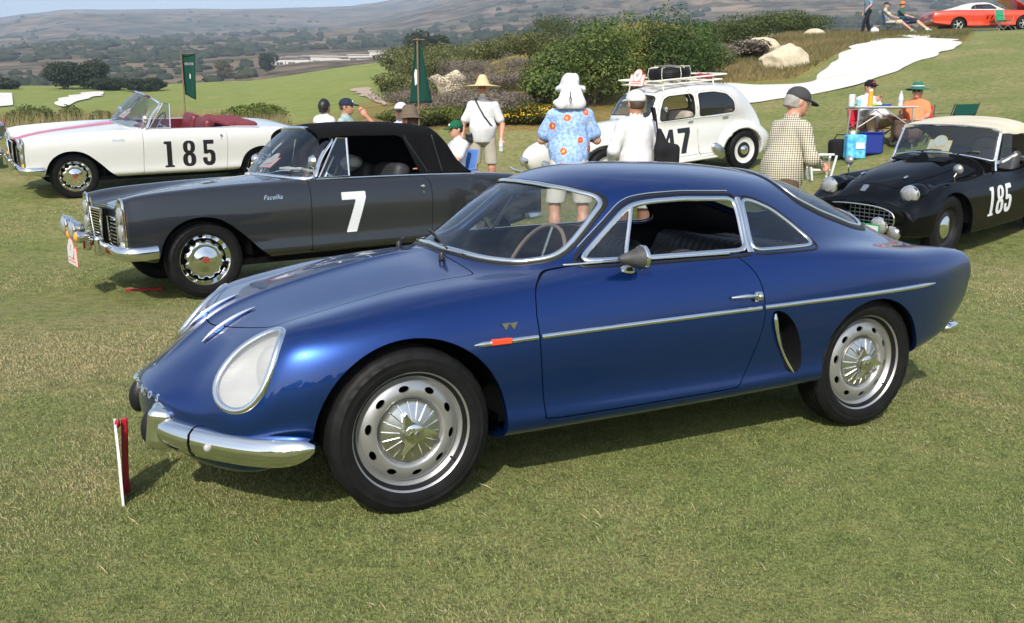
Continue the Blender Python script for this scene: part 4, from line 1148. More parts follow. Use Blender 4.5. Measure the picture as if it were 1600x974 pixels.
# ---------------------------------------------------------------- simpler wheels
def plain_wheel(rad, rim, w, style, body=None):
    wv = part_empty('wheel'); tyre(wv, rad, rim, w)
    h = w/2
    if style == 'chrome_vented':
        prof = [(rim+.004, h*.62), (rim+.007, h*.74), (rim-.002, h*.74), (rim-.012, h*.55), (rim-.022, h*.38), (rim-.03, h*.30)]
        B().lathe(prof, 48, axis='y').obj('rim', M_CHROME, wv)
        B().lathe([(rim-.028, h*.28), (rim-.05, h*.10), (.02, h*.05)], 40, axis='y').obj('rim_well', M_DARK, wv)
        V, F = polar_grid([(rim*.80, h*.30), (rim*.76, h*.50), (rim*.66, h*.62), (rim*.60, h*.66), (rim*.55, h*.62), (rim*.48, h*.66), (rim*.30, h*.82), (rim*.18, h*.92), (.001, h*.94)], 80)
        th = np.arctan2(V[:, 2], V[:, 0]); rr = np.hypot(V[:, 0], V[:, 2])
        k = np.clip((rr-rim*.62)/(rim*.16), 0, 1)*.10*(np.cos(th*12) > .1)
        V[:, 0] *= 1-k; V[:, 2] *= 1-k
        cap = mobj('hub_cap', V, F, M_CHROME, wv); set_sharp(cap, 45)
        B().lathe([(.030, h*.93), (.028, h*.99), (.001, h*1.0)], 20, axis='y').obj('hub_boss', mat('dull_red_enamel', (.25, .05, .03), rough=.3), cap)
    elif style == 'white_disc':
        m = body or M_WHITE
        B().lathe([(rim+.006, h*.78), (rim-.004, h*.70), (rim-.03, h*.45), (rim-.06, h*.40), (.09, h*.45), (.07, h*.4)], 48, axis='y').obj('rim', m, wv)
        B().lathe([(rim*.62, h*.46), (rim*.60, h*.50), (rim*.45, h*.52), (.001, h*.52)], 40, axis='y').obj('rim_centre', M_BLKPAINT, wv)
        B().lathe([(.085, h*.50), (.08, h*.75), (.05, h*1.0), (.001, h*1.05)], 32, axis='y').obj('hub_cap', M_CHROME, wv)
    elif style == 'black_disc':
        B().lathe([(rim+.006, h*.70), (rim-.004, h*.66), (rim-.03, h*.30), (rim-.06, h*.34), (.12, h*.42), (.001, h*.42)], 48, axis='y').obj('rim', M_BLKPAINT, wv)
        B().lathe([(.118, h*.40), (.115, h*.55), (.09, h*.72), (.05, h*.80), (.03, h*.88), (.001, h*.90)], 36, axis='y').obj('hub_cap', M_CHROME, wv)
    elif style == 'mag':
        B().lathe([(rim+.008, h*.75), (rim-.01, h*.70), (rim-.03, h*.35)], 40, axis='y').obj('rim', M_CHROME, wv)
        b = B()
        for k in range(5):
            t = 2*math.pi*k/5; b.tube([(.03*math.cos(t), h*.45, .03*math.sin(t)), ((rim-.01)*math.cos(t), h*.40, (rim-.01)*math.sin(t))], [.045, .035], 8, flat=.5)
        b.lathe([(.06, h*.4), (.05, h*.7), (.001, h*.72)], 20, axis='y'); b.obj('spokes', M_ALU, wv)
        B().lathe([(rim-.01, h*.1), (.02, h*.1)], 30, axis='y').obj('rim_well', M_DARK, wv)
    return wv
def poly_arch(poly, ymin=.3): return xz_field(poly, 0, 0, ymin)
def well_boxes(parent, spots, r_, y0, y1, m=None):
    for xc, zc in spots:
        for sg in (1, -1):
            b = B(); V = []; n = 24
            for y in (y0, y1):
                for k in range(n+1):
                    th = math.pi*k/n; V.append((xc+r_*math.cos(th), sg*y, max(.05, zc+r_*math.sin(th))))
            F = [(k, k+1, n+2+k, n+1+k) for k in range(n)]+[tuple(range(n+1))]
            mobj('wheel_well', V, F, m or M_DARK, parent)
def head_lamp(parent, c, r_, dirz=0.0, name='headlamp', m=None, body=None, ln=.10, yaw=0.0, pitch=0.0):
    """round lamp looking along +x: bowl, chrome ring and glass"""
    rot = (0, pitch, yaw)
    e = part_empty(name, parent, c); e.rotation_euler = rot
    B().lathe([(.001, -ln), (r_*.55, -ln*.9), (r_*.9, -ln*.4), (r_, 0)], 24, (0, 0, 0), 'x').obj('lamp_bowl', body or M_CHROME, e)
    B().lathe([(r_*1.0, -.012), (r_*1.08, -.004), (r_*1.06, .010), (r_*.93, .014)], 28, (0, 0, 0), 'x').obj('lamp_ring', M_CHROME, e)
    B().lathe([(r_*.95, .008), (r_*.8, .020), (r_*.45, .032), (.001, .036)], 28, (0, 0, 0), 'x').obj('lamp_glass', m or M_LENS, e)
    return e
mat('dull_silver', (.30, .30, .30), rough=.4, metal=.6)
M_RALLY = mat('rally_plate_red', (.72, .10, .08), rough=.4)
def rally_plate(parent, c, rot, w=.30, h=.20, name='rally_plate', bg=None, num='7'):
    """enamel event plate: rectangle with an oval above, red border, a number in the oval"""
    e = part_empty(name, parent, c); e.rotation_euler = rot
    B().box((0, 0, 0), (.006, w, h*.62), None, .002).obj('plate', bg or M_RALLY, e)
    B().box((.0045, 0, -h*.02), (.004, w*.94, h*.54)).obj('plate_panel', M_WHITE, e)
    b = B().prism([(w*.30*math.cos(t), h*.22+h*.34*math.sin(t)) for t in np.linspace(0, 2*math.pi, 25)[:-1]], .004, .008, lambda u, v, w_: (w_, u, v)); b.obj('plate_oval', bg or M_RALLY, e)
    b = B().prism([(w*.272*math.cos(t), h*.22+h*.305*math.sin(t)) for t in np.linspace(0, 2*math.pi, 25)[:-1]], .008, .011, lambda u, v, w_: (w_, u, v)); b.obj('oval_panel', M_WHITE, e)
    if num: text_at('plate_number', num, h*.26, MATS['dull_silver'], e, (.0125, 0, h*.22), (0, 1, 0), (0, 0, 1), .0008)
    for k in (0, 1): B().box((.0075, 0, -h*.08-k*h*.1), (.002, w*.7, h*.035)).obj('plate_line', bg or M_RALLY, e)
    return e

# ---------------------------------------------------------------- the two finned-front convertibles
def facel_table():
    T = []
    lead = [(0,.800),(.15,.800),(.30,.792),(.42,.790),(.52,.810),(.62,.868),(.71,.866),(.765,.795),(.785,.62),(.775,.46),(.72,.39),(0,.37)]
    c = .62
    T.append(st(.635, [(0, c)]*12))
    T.append(st(.634, [(y*.6, c+(z-c)*.6) for y, z in lead]))
    T.append(st(.630, [(y*.93, c+(z-c)*.93) for y, z in lead]))
    T.append(st(.622, lead))
    T.append(st(.58, [(y*1.003, z+.006) for y, z in lead]))
    T.append(st(.45, [(0,.845),(.15,.840),(.30,.826),(.43,.815),(.53,.838),(.625,.897),(.718,.893),(.775,.805),(.795,.62),(.785,.42),(.74,.34),(0,.32)]))
    T.append(st(.10, [(0,.905),(.16,.900),(.32,.886),(.45,.872),(.545,.888),(.632,.926),(.722,.918),(.785,.820),(.805,.63),(.790,.42),(.75,.30),(0,.25)]))
    T.append(st(-.35, [(0,.955),(.17,.950),(.34,.940),(.47,.928),(.56,.932),(.642,.952),(.728,.938),(.790,.838),(.811,.64),(.795,.42),(.755,.29),(0,.23)]))
    T.append(st(-.75, [(0,.998),(.18,.993),(.36,.982),(.49,.968),(.58,.960),(.660,.962),(.737,.942),(.796,.845),(.814,.65),(.797,.42),(.757,.29),(0,.23)]))
    T.append(st(-1.10, [(0,1.0),(.18,.995),(.36,.985),(.49,.972),(.58,.964),(.665,.962),(.740,.942),(.798,.845),(.815,.65),(.797,.42),(.757,.29),(0,.23)]))
    T.append(st(-1.60, [(0,.985),(.18,.983),(.36,.978),(.49,.970),(.58,.964),(.665,.961),(.740,.940),(.798,.842),(.815,.65),(.797,.42),(.757,.29),(0,.23)]))
    T.append(st(-2.10, [(0,.980),(.18,.978),(.36,.974),(.49,.968),(.58,.962),(.665,.958),(.738,.934),(.795,.835),(.812,.65),(.795,.42),(.755,.29),(0,.23)]))
    T.append(st(-2.75, [(0,.965),(.18,.963),(.36,.958),(.49,.953),(.57,.950),(.650,.948),(.722,.920),(.778,.82),(.795,.64),(.780,.44),(.74,.32),(0,.27)]))
    T.append(st(-3.30, [(0,.915),(.18,.914),(.35,.912),(.47,.910),(.55,.910),(.620,.910),(.685,.885),(.730,.79),(.745,.64),(.730,.48),(.68,.40),(0,.37)]))
    T.append(st(-3.56, [(0,.850),(.17,.850),(.33,.850),(.44,.850),(.52,.850),(.580,.850),(.635,.825),(.670,.745),(.680,.63),(.665,.52),(.61,.46),(0,.44)]))
    T.append(st(-3.63, [(0,.80),(.16,.80),(.30,.80),(.41,.80),(.48,.80),(.53,.798),(.575,.780),(.60,.72),(.605,.63),(.59,.55),(.54,.50),(0,.48)]))
    T.append(st(-3.65, [(0,.64)]*12))
    return T
def ruled_screen(parent, base, top, m_frame, m_glass, fr=.017, mid=0.03, name='windscreen'):
    """curved screen between two arcs (lists of points for y>=0, centre first), mirrored"""
    def full(q):
        q = smooth_poly(q, 5, False); return [(x, -y, z) for x, y, z in q[:0:-1]]+list(q)
    b_, t_ = full(base), full(top); n = len(b_); V = []; F = []; m = 6
    for j in range(m+1):
        f = j/m
        for i in range(n):
            p = np.array(b_[i])*(1-f)+np.array(t_[i])*f; p = p+np.array([mid*math.sin(math.pi*f), 0, mid*.6*math.sin(math.pi*f)]); V.append(p)
    for j in range(m):
        for i in range(n-1): F.append((j*n+i, j*n+i+1, (j+1)*n+i+1, (j+1)*n+i))
    g = mobj(name, V, F, m_glass, parent)
    ring = [V[i] for i in range(n)]+[V[j*n+n-1] for j in range(1, m)]+[V[m*n+i] for i in range(n-1, -1, -1)]+[V[j*n] for j in range(m-1, 0, -1)]
    B().tube(resample(np.array(ring), True, .035), fr, 8, closed=True).obj('screen_frame', m_frame, g)
    return g
def build_convertible(root, paint, number, nm, ncol, closed_top, inter, stripe=None, chrome_front=True):
    V, F = loft(facel_table(), 190, 161, (2, 1)); S = Surf(V, F)
    arch_f = smooth_poly([(.395,.20),(.385,.42),(.30,.585),(.16,.675),(.0,.695),(-.15,.655),(-.30,.54),(-.45,.39),(-.62,.20),(-.1,.1)], 5)
    arch_r = smooth_poly([(-2.38,.2),(-2.42,.45),(-2.54,.60),(-2.75,.66),(-2.96,.60),(-3.10,.45),(-3.14,.2),(-2.75,.1)], 5)
    af = xz_field(arch_f, 0, 0, .45); ar = xz_field(arch_r, 0, 0, .45)
    DR = smooth_poly([(-.945,.62),(-.93,.36),(-.95,.325),(-1.5,.315),(-2.10,.315),(-2.16,.34),(-2.19,.55),(-2.20,.80),(-2.185,.90),(-2.13,.955),(-2.10,1.05),(-1.4,1.05),(-.97,1.05),(-.955,.93)], 4)
    dl, dr = xz_field(DR, 1, 0, .5), xz_field(DR, -1, 0, .5)
    ck = xy_field([(-1.06,-.1),(-1.06,.3),(-1.15,.60),(-1.30,.668),(-2.05,.668),(-2.30,.62),(-2.36,.3),(-2.36,-.1)], .88, .01)
    HD = smooth_poly([(.60,-.2),(.60,0),(.60,.30),(.55,.42),(.1,.455),(-.4,.475),(-.70,.46),(-.745,.30),(-.75,0),(-.75,-.2)], 4)
    hd = xy_field(HD, .7); g = .003
    panel('body', S, [outside(af), outside(ar), outside(ck), outside(dl, g), outside(dr, g), outside(hd, g)], paint, root, .015)
    for d_ in (dl, dr):
        o = panel('door', S, [inside(d_, g), outside(ck)], paint, root); seam(S, d_, M_DARK, o)
        sg = 1 if d_ is dl else -1
        p, n_ = S.side(-2.105, .845, sg); h_ = B(); h_.lathe([(.022, 0), (.022, .012), (.015, .022), (.001, .024)], 16, p, 'y', (0, 0, 0 if sg > 0 else math.pi)); h_.box(p+n_*.008+np.array([-.004, 0, -.085]), (.014, .012, .085), None, .004); h_.obj('door_handle', M_CHROME, o)
    o = panel('bonnet', S, [inside(hd, g)], paint, root); seam(S, hd, M_DARK, o)
    if stripe is not None:
        st_ = lambda V: np.where(V[:, 2] > .70, np.maximum(np.abs(V[:, 1])-(.10+.06*np.clip((.1-V[:, 0])/.8, 0, 1)), np.maximum(-.72-V[:, 0], V[:, 0]-.70)), .05)
        panel('bonnet_stripe', S, [inside(st_)], stripe, root, 0, .003)
    well_boxes(root, [(0, .33), (-2.75, .33)], .40, .35, .76)
    B().box((-1.3, 0, .27), (2.3, 1.40, .05)).obj('floor_pan', M_DARK, root)
    # dark skin behind the rear slope of the front arch
    B().box((-.55, 0, .45), (.06, 1.46, .40)).obj('bulkhead', M_DARK, root)
    digits(S, number, nm[0], nm[1], nm[2], nm[3], ncol, root, wx=nm[4], side=1, res=.008)
    text_at('bonnet_script', 'Facellia', .060, M_CHROME, root, (-.60, S.side(-.60, .825)[0][1]+.002, .825), (-1, 0, 0), (0, 0, 1), .001, 0, .35, S)
    # moulding along the waist
    for sg in (1, -1):
        b = B(); P = []
        for x in np.linspace(-1.05, -2.75, 30):
            p, n_ = S.ray((x, sg*.700, 2), (0, 0, -1))
            if p is not None: P.append(p)
        trim(b, S, np.array(P), False, .018, .008); b.obj('waist_moulding', M_CHROME, root)
    # nose: stacked lamps in chrome recesses at the wing tips, three grilles
    for sg in (1, -1):
        lp = part_empty('lamp_unit', root, (.636, .690*sg, .64))
        b = B().prism([(-.075, -.20), (.075, -.20), (.085, .05), (.070, .205), (-.055, .205), (-.080, .05)], 0, .016, lambda u, v, w_: (w_, u, v)); b.obj('lamp_surround', M_CHROME, lp)
        for z in (.105, -.03): B().lathe([(.066, .016), (.070, .026), (.060, .028), (.045, .036), (.001, .040)], 24, (0, 0, z), 'x').obj('headlamp', M_LENS, lp)
        B().lathe([(.038, .016), (.036, .03), (.001, .036)], 18, (0, 0, -.145), 'x').obj('indicator', M_AMBER if stripe else M_LENS, lp)
        B().tube([(.006, u, v) for u, v in smooth_poly([(-.085, -.205), (.08, -.205), (.092, .05), (.078, .215), (-.06, .215), (-.088, .05)], 4)], .010, 8, closed=True).obj('lamp_rim', M_CHROME, lp)
        gr = part_empty('side_grille', root, (.638, .395*sg, .60))
        B().prism([(-.155, -.115), (.150, -.115), (.165, .10), (-.155, .115)], -.005, .006, lambda u, v, w_: (w_, u*sg, v)).obj('grille_backing', M_DARK, gr)
        for k in range(7): B().box((.012, 0, -.09+.031*k), (.014, .29, .009)).obj('grille_bar', M_CHROME, gr)
        B().tube([(.010, u*sg, v) for u, v in [(-.16, -.12), (.155, -.12), (.17, .105), (-.16, .12)]], .011, 8, closed=True).obj('grille_rim', M_CHROME, gr)
        # bumper half and its wrap round the wing
        P = smooth_poly([(.715, .05, .46), (.712, .30, .455), (.705, .52, .45), (.685, .70, .445), (.615, .808, .44), (.50, .826, .44), (.41, .822, .445)], 4, False); VV = []; FF = []; pr = [(-.02, .050), (.012, .046), (.028, .02), (.030, -.02), (.014, -.058), (-.02, -.066)]
        for i, q in enumerate(P):
            a = np.array(P[max(0, i-1)]); b2 = np.array(P[min(len(P)-1, i+1)]); t = b2-a; t /= np.linalg.norm(t); nn = np.array([t[1], -t[0], 0]); nn = nn if nn[0]+nn[1] > 0 else -nn
            for o_, h in pr:
                v = np.array(q)+nn*o_+np.array([0, 0, h]); VV.append((v[0], v[1]*sg, v[2]))
        for i in range(len(P)-1):
            for k in range(5): FF.append((i*6+k, i*6+k+1, i*6+7+k, i*6+6+k)[::sg])
        bp = mobj('front_bumper', VV, FF, M_CHROME, root)
        sdf_obj('overrider', lambda P: rbox(P, (.745, .27*sg, .47), (.04, .032, .085), .028), (.67, .27*sg-.06, .36), (.81, .27*sg+.06, .58), .010, M_CHROME, bp)
        rb = B(); rb.tube([(-3.64, .10*sg, .47), (-3.67, .45*sg, .47), (-3.58, .70*sg, .47), (-3.34, .80*sg, .47)], .045, 10, flat=.6); rb.obj('rear_bumper', M_CHROME, root)
        B().ell((-3.60, .58*sg, .72), (.03, .035, .07)).obj('tail_lamp', M_RED, root)
    gr = part_empty('centre_grille', root, (.64, 0, .62))
    B().prism([(-.13, -.17), (.13, -.17), (.20, .15), (-.20, .15)], 0, .05, lambda u, v, w_: (w_, u, v)).obj('grille_backing', M_DARK, gr)
    for k in range(13): B().box((.056, 0, -.15+.024*k), (.014, .26+.14*(k/12)-.02, .008)).obj('grille_bar', M_CHROME, gr)
    B().tube([(.055, u, v) for u, v in [(-.135, -.175), (.135, -.175), (.21, .155), (-.21, .155)]], .013, 8, closed=True).obj('grille_rim', M_CHROME, gr)
    # screen, quarter-lights
    ruled_screen(root, [(-.72, 0, 1.0), (-.75, .25, .995), (-.83, .50, .98), (-.94, .66, .968), (-1.04, .705, .966)], [(-1.13, 0, 1.425), (-1.145, .22, 1.42), (-1.185, .42, 1.395), (-1.24, .545, 1.355), (-1.30, .592, 1.315)], M_CHROME, M_GLASS, .018, .03)
    for sg in (1, -1):
        q = [(-1.075, .712*sg, .972), (-1.315, .605*sg, 1.318), (-1.415, .612*sg, 1.318), (-1.375, .714*sg, .972)]
        fr = B().tube(q, .012, 8, closed=True).obj('quarter_light_frame', M_CHROME, root)
        mobj('quarter_light', q, [(0, 1, 2, 3)], M_GLASS, fr)
        B().lathe([(.001, .010), (.055, .008), (.062, .0), (.045, -.03), (.001, -.045)], 20, (-1.02, .735*sg, 1.115), 'x', (0, 0, R(180))).obj('door_mirror', M_CHROME, root)
        B().tube([(-1.02, .735*sg, .96), (-1.02, .735*sg, 1.08)], .007, 8).obj('mirror_stalk', M_CHROME, root)
        wi = B(); wi.tube([(-.78, .22*sg, 1.005), (-.82, .40*sg, 1.035), (-.86, .56*sg, 1.04)], .006, 6); wi.obj('wiper', M_CHROME, root)
    # cabin
    sdf_obj('dashboard', lambda P: rbox(P, (-1.02, 0, .90), (.12, .66, .09), .05), (-1.2, -.72, .76), (-.84, .72, 1.03), .025, inter, root)
    for sg in (1, -1):
        se = part_empty('seat', root)
        sdf_obj('cushion', lambda P: rbox(P, (-1.62, .34*sg, .52), (.26, .26, .09), .07), (-1.95, .34*sg-.3, .38), (-1.3, .34*sg+.3, .66), .025, inter, se)
        sdf_obj('backrest', lambda P: rbox(P, (-1.97, .34*sg, .80), (.09, .26, .27), .07, (0, R(-14), 0)), (-2.2, .34*sg-.3, .48), (-1.75, .34*sg+.3, 1.12), .022, inter, se)
    tub = B(); tub.prism([(-1.06, .30), (-2.36, .30), (-2.36, .955), (-2.33, .955), (-2.33, .33), (-1.09, .33)], -.64, .64); tub.obj('cabin_tub', inter, root)
    for sg in (1, -1): B().box((-1.7, .685*sg, .64), (1.3, .02, .62)).obj('door_trim', inter, root)
    sw = part_empty('steering_wheel', root, (-1.30, .35, .98)); sw.rotation_euler = (0, R(60), 0)
    B().tube([(.20*math.cos(t), .20*math.sin(t), 0) for t in np.linspace(0, 2*math.pi, 33)[:-1]], .010, 8, closed=True).obj('wheel_rim', M_BLACKPL, sw)
    B().tube([(-.19, 0, 0), (.19, 0, 0)], .008, 6).tube([(0, 0, 0), (0, 0, -.2)], .03, 8).obj('wheel_spokes', M_ALU, sw)
    rally_plate(root, (-.93, -.10, 1.10), (0, R(-52), R(0)), .30, .24, num=number[:3])
    if closed_top:
        tp = [(-1.14, [(0,1.436),(.22,1.430),(.42,1.405),(.545,1.368),(.600,1.325),(.64,1.15),(.70,.966)]), (-1.22, [(0,1.452),(.22,1.447),(.43,1.420),(.555,1.380),(.608,1.335),(.645,1.15),(.702,.966)]), (-1.5, [(0,1.472),(.24,1.468),(.46,1.438),(.575,1.392),(.622,1.342),(.655,1.15),(.706,.966)]),
              (-1.85, [(0,1.474),(.25,1.470),(.47,1.440),(.582,1.394),(.627,1.342),(.658,1.15),(.706,.966)]), (-2.15, [(0,1.460),(.25,1.455),(.47,1.425),(.58,1.378),(.625,1.325),(.656,1.14),(.704,.964)]), (-2.38, [(0,1.432),(.25,1.427),(.46,1.396),(.57,1.345),(.615,1.29),(.65,1.12),(.70,.962)]),
              (-2.48, [(0,1.385),(.25,1.378),(.45,1.345),(.555,1.290),(.60,1.235),(.64,1.10),(.69,.962)]), (-2.62, [(0,1.20),(.24,1.195),(.43,1.17),(.53,1.13),(.58,1.09),(.62,1.03),(.672,.962)]), (-2.76, [(0,1.00),(.23,.998),(.41,.99),(.50,.985),(.55,.98),(.59,.972),(.64,.960)])]
        T = [st(x, p) for x, p in tp]; W, FF = loft(T, 120, 121, (1, 1))
        W = np.array(W); W += vnormals(W, FF)*(.004*np.sin(W[:, 0]*31+2*np.sin(W[:, 1]*7)))[:, None]*np.clip((1.6-W[:, 2])/.3, 0, 1)[:, None]
        ST = Surf(W, FF); wf = xz_field([(-.8,.90),(-1.0,1.10),(-1.16,1.322),(-1.40,1.338),(-1.93,1.335),(-2.0,1.30),(-2.165,.90)], 1, 0, .3)
        top = panel('soft_top', ST, [outside(wf)], mat('black_canvas', (.006, .006, .0065), rough=.9, spec=.08, bump=(300, .3, .002)), root, .02)
        for x in (-2.02, -2.33):
            P = [p for p in (ST.side(x-.22*max(0, (1.30-z))/.35*(1 if x > -2.1 else .3), z, 1)[0] for z in np.linspace(1.33, .98, 14)) if p is not None]
            b = B(); trim(b, ST, np.array(P), False, .012, .003); b.obj('seam', M_BLACKPL, top)
        sdf_obj('paper', lambda P: rbox(P, (-1.05, .30, 1.03), (.10, .18, .012), .006, (0, R(-12), R(12)))+.01*wob(P, 18, 4), (-1.25, .05, .96), (-.85, .55, 1.12), .014, M_WHITE, root)
        sdf_obj('white_bag', lambda P: ellipsoid(P, (-1.88, -.30, 1.06), (.10, .16, .08))+.012*wob(P, 25, 5), (-2.1, -.55, .92), (-1.7, -.05, 1.2), .016, M_WHITE, root)
    else:
        sdf_obj('folded_hood', lambda P: smin(rbox(P, (-2.52, 0, .968), (.26, .58, .034), .03), rbox(P, (-2.34, 0, .978), (.06, .58, .036), .03), .04)+.006*wob(P, 20, 9), (-2.85, -.66, .90), (-2.2, .66, 1.08), .02, mat('dark_red_canvas', (.16, .02, .03), rough=.8), root)
        B().box((-1.165, 0, 1.405), (.05, .90, .03), (0, R(-20), 0), .01).obj('sun_visor', inter, root)
    w0 = plain_wheel(.325, .215, .165, 'chrome_vented')
    for x in (0, -2.75):
        for sg in (1, -1): placed_wheel(w0, root, x, sg*.655, .325, sg)
    drop_tree(w0)
    return S
M_GREY = mat('dark_grey_metallic_paint', (.020, .0215, .025), rough=.33, metal=.35, coat=1.0)
M_WHITEP = mat('white_car_paint', (.60, .60, .575), rough=.3, coat=.8, var=(2, .02))
M_REDLEATHER = mat('dark_red_leather', (.13, .012, .018), rough=.45, var=(20, .15))
def set_loose(r, stem_, label, cat):
    """what lies inside a car but is not part of it becomes a thing of its own"""
    for o in list(r.children):
        if o.name.split('.')[0] == stem_: o.parent = None; o.matrix_world = r.matrix_world.copy(); tag(o, label, cat)
def build_facels():
    r = thing('grey_convertible', 'dark grey convertible with its black soft top up and a white 7 on the door', 'car')
    S = build_convertible(r, M_GREY, '7', (-1.245, .468, .365, .7, 1.0), M_WHTPAINT, True, M_INT)
    # two driving lamps and a rally plate in front of the grille
    for y, z in ((.02, .60), (-.34, .62)): head_lamp(r, (.90, y, z), .085, name='driving_lamp', m=M_LENS)
    B().tube([(.86, -.40, .50), (.86, .10, .50)], .012, 8).tube([(.88, .02, .50), (.88, .02, .54)], .01, 6).tube([(.88, -.34, .50), (.88, -.34, .55)], .01, 6).obj('lamp_bar', M_CHROME, r)
    rally_plate(r, (.90, -.10, .37), (0, 0, 0), .42, .28, num='7')
    for y in (.12, -.22): head_lamp(r, (.88, y, .545), .045, name='spot_lamp', m=M_AMBER)
    on_ground(r, -3.02, 8.40, R(215), [(0, .65), (0, -.65), (-2.75, .65), (-2.75, -.65)])
    set_loose(r, 'paper', 'white sheet of paper lying behind the windscreen of the grey convertible', 'paper'); set_loose(r, 'white_bag', 'white bag on the far seat inside the grey convertible', 'bag')
    r2 = thing('white_convertible', 'white open convertible with red bonnet stripe, red seats and a black 185 on the door', 'car')
    S2 = build_convertible(r2, M_WHITEP, '185', (-1.205, .40, .385, .78, .82), M_BLKPAINT, False, M_REDLEATHER, mat('faded_red_stripe_paint', (.58, .05, .10), rough=.35, coat=.6))
    head_lamp(r2, (.88, -.05, .60), .085, name='driving_lamp'); head_lamp(r2, (.88, -.34, .60), .085, name='driving_lamp')
    on_ground(r2, -6.69, 13.97, R(215), [(0, .65), (0, -.65), (-2.75, .65), (-2.75, -.65)])

# ---------------------------------------------------------------- black roadster
M_BLACKP = mat('black_car_paint', (.002, .002, .0024), rough=.2, coat=.6, spec=.0)
M_CREAM = mat('cream_canvas', (.50, .46, .36), rough=.85, bump=(200, .3, .002), var=(3, .06))
def build_black():
    r = thing('black_roadster', 'black open roadster with cream soft top, mesh grille and white 185 on its side', 'car')
    T = []
    T.append(st(.665, [(0,.47)]*12))
    T.append(st(.655, [(0,.612),(.10,.612),(.20,.606),(.30,.595),(.38,.578),(.45,.55),(.50,.515),(.52,.465),(.512,.41),(.47,.355),(.36,.32),(0,.305)]))
    T.append(st(.600, [(0,.676),(.115,.672),(.235,.654),(.335,.622),(.415,.604),(.49,.588),(.555,.550),(.590,.48),(.588,.40),(.55,.325),(.43,.28),(0,.265)]))
    T.append(st(.480, [(0,.752),(.13,.745),(.26,.712),(.36,.655),(.435,.645),(.515,.660),(.600,.630),(.652,.548),(.662,.43),(.635,.33),(.52,.26),(0,.24)]))
    T.append(st(.250, [(0,.828),(.15,.820),(.30,.775),(.395,.690),(.455,.695),(.535,.745),(.618,.712),(.676,.61),(.694,.46),(.675,.32),(.59,.23),(0,.20)]))
    T.append(st(.0, [(0,.876),(.16,.867),(.315,.822),(.412,.735),(.468,.735),(.545,.782),(.628,.752),(.688,.645),(.705,.47),(.690,.31),(.61,.21),(0,.18)]))
    T.append(st(-.40, [(0,.922),(.175,.913),(.335,.873),(.437,.795),(.492,.770),(.562,.782),(.636,.742),(.690,.635),(.706,.47),(.690,.29),(.62,.20),(0,.18)]))
    T.append(st(-.78, [(0,.952),(.185,.945),(.36,.912),(.465,.852),(.525,.810),(.585,.785),(.643,.728),(.690,.62),(.706,.47),(.690,.28),(.63,.20),(0,.18)]))
    T.append(st(-1.05, [(0,.952),(.19,.948),(.37,.922),(.482,.868),(.548,.822),(.600,.778),(.648,.715),(.690,.61),(.706,.47),(.690,.28),(.63,.20),(0,.18)]))
    T.append(st(-1.40, [(0,.86),(.19,.858),(.37,.845),(.49,.808),(.56,.772),(.612,.735),(.654,.685),(.692,.60),(.706,.47),(.690,.28),(.63,.20),(0,.18)]))
    T.append(st(-1.80, [(0,.84),(.19,.84),(.36,.832),(.47,.812),(.54,.808),(.602,.815),(.660,.770),(.698,.65),(.710,.49),(.694,.31),(.63,.22),(0,.18)]))
    T.append(st(-2.24, [(0,.84),(.18,.838),(.34,.825),(.44,.800),(.51,.80),(.585,.825),(.655,.785),(.700,.67),(.712,.52),(.695,.35),(.60,.26),(0,.22)]))
    T.append(st(-2.70, [(0,.78),(.17,.776),(.32,.755),(.42,.72),(.49,.715),(.565,.735),(.625,.69),(.662,.59),(.668,.47),(.645,.36),(.55,.29),(0,.26)]))
    T.append(st(-3.02, [(0,.66),(.15,.655),(.28,.635),(.37,.61),(.44,.60),(.50,.60),(.55,.57),(.575,.51),(.57,.44),(.54,.38),(.45,.33),(0,.30)]))
    T.append(st(-3.14, [(0,.46)]*12))
    V, F = loft(T, 200, 181, (2, 1)); S = Surf(V, F)
    A = [(.0, .325, .375, .365), (-2.235, .325, .355, .33)]; af = [arch_field(*a[:3], .40, a[3]) for a in A]
    MO = smooth_poly([(-.3,.585),(0,.585),(.24,.575),(.385,.535),(.425,.46),(.39,.395),(.26,.368),(0,.362),(-.3,.362)], 4); mo = yz_field(MO, .35, .8)
    ck = xy_field([(-1.08,-.1),(-1.08,.40),(-1.18,.53),(-1.6,.57),(-1.85,.50),(-1.9,.3),(-1.9,-.1)], .70, .01)
    HD = smooth_poly([(.44,-.2),(.44,0),(.42,.20),(.36,.285),(.0,.345),(-.45,.385),(-.70,.39),(-.735,.25),(-.74,0),(-.74,-.2)], 4); hd = xy_field(HD, .6); g = .003
    panel('body', S, [outside(af[0]), outside(af[1]), outside(mo), outside(ck), outside(hd, g)], M_BLACKP, r, .015)
    o = panel('bonnet', S, [inside(hd, g)], M_BLACKP, r); seam(S, hd, M_DARK, o)
    for sg in (1, -1):
        for k in range(3):
            p, n_ = S.ray((-.48-.07*k, .20*sg, 2), (0, 0, -1)); B().box(p+n_*.008, (.045, .20, .022), (0, R(18), 0), .006).obj('bonnet_louvre', M_BLACKP, o)
        for x, y in ((-.05, .27), (.18, .24)):
            p, n_ = S.ray((x, y*sg, 2), (0, 0, -1))
            if x > .1: B().box(p+n_*.010, (.070, .024, .018), (0, R(10), 0), .006).obj('bonnet_catch', M_CHROME, o)
    arch_lip(S, A, r, M_BLACKP, .03); wheel_wells('wheel_well', S, A, r, .34)
    # grille
    gr = part_empty('grille', r)
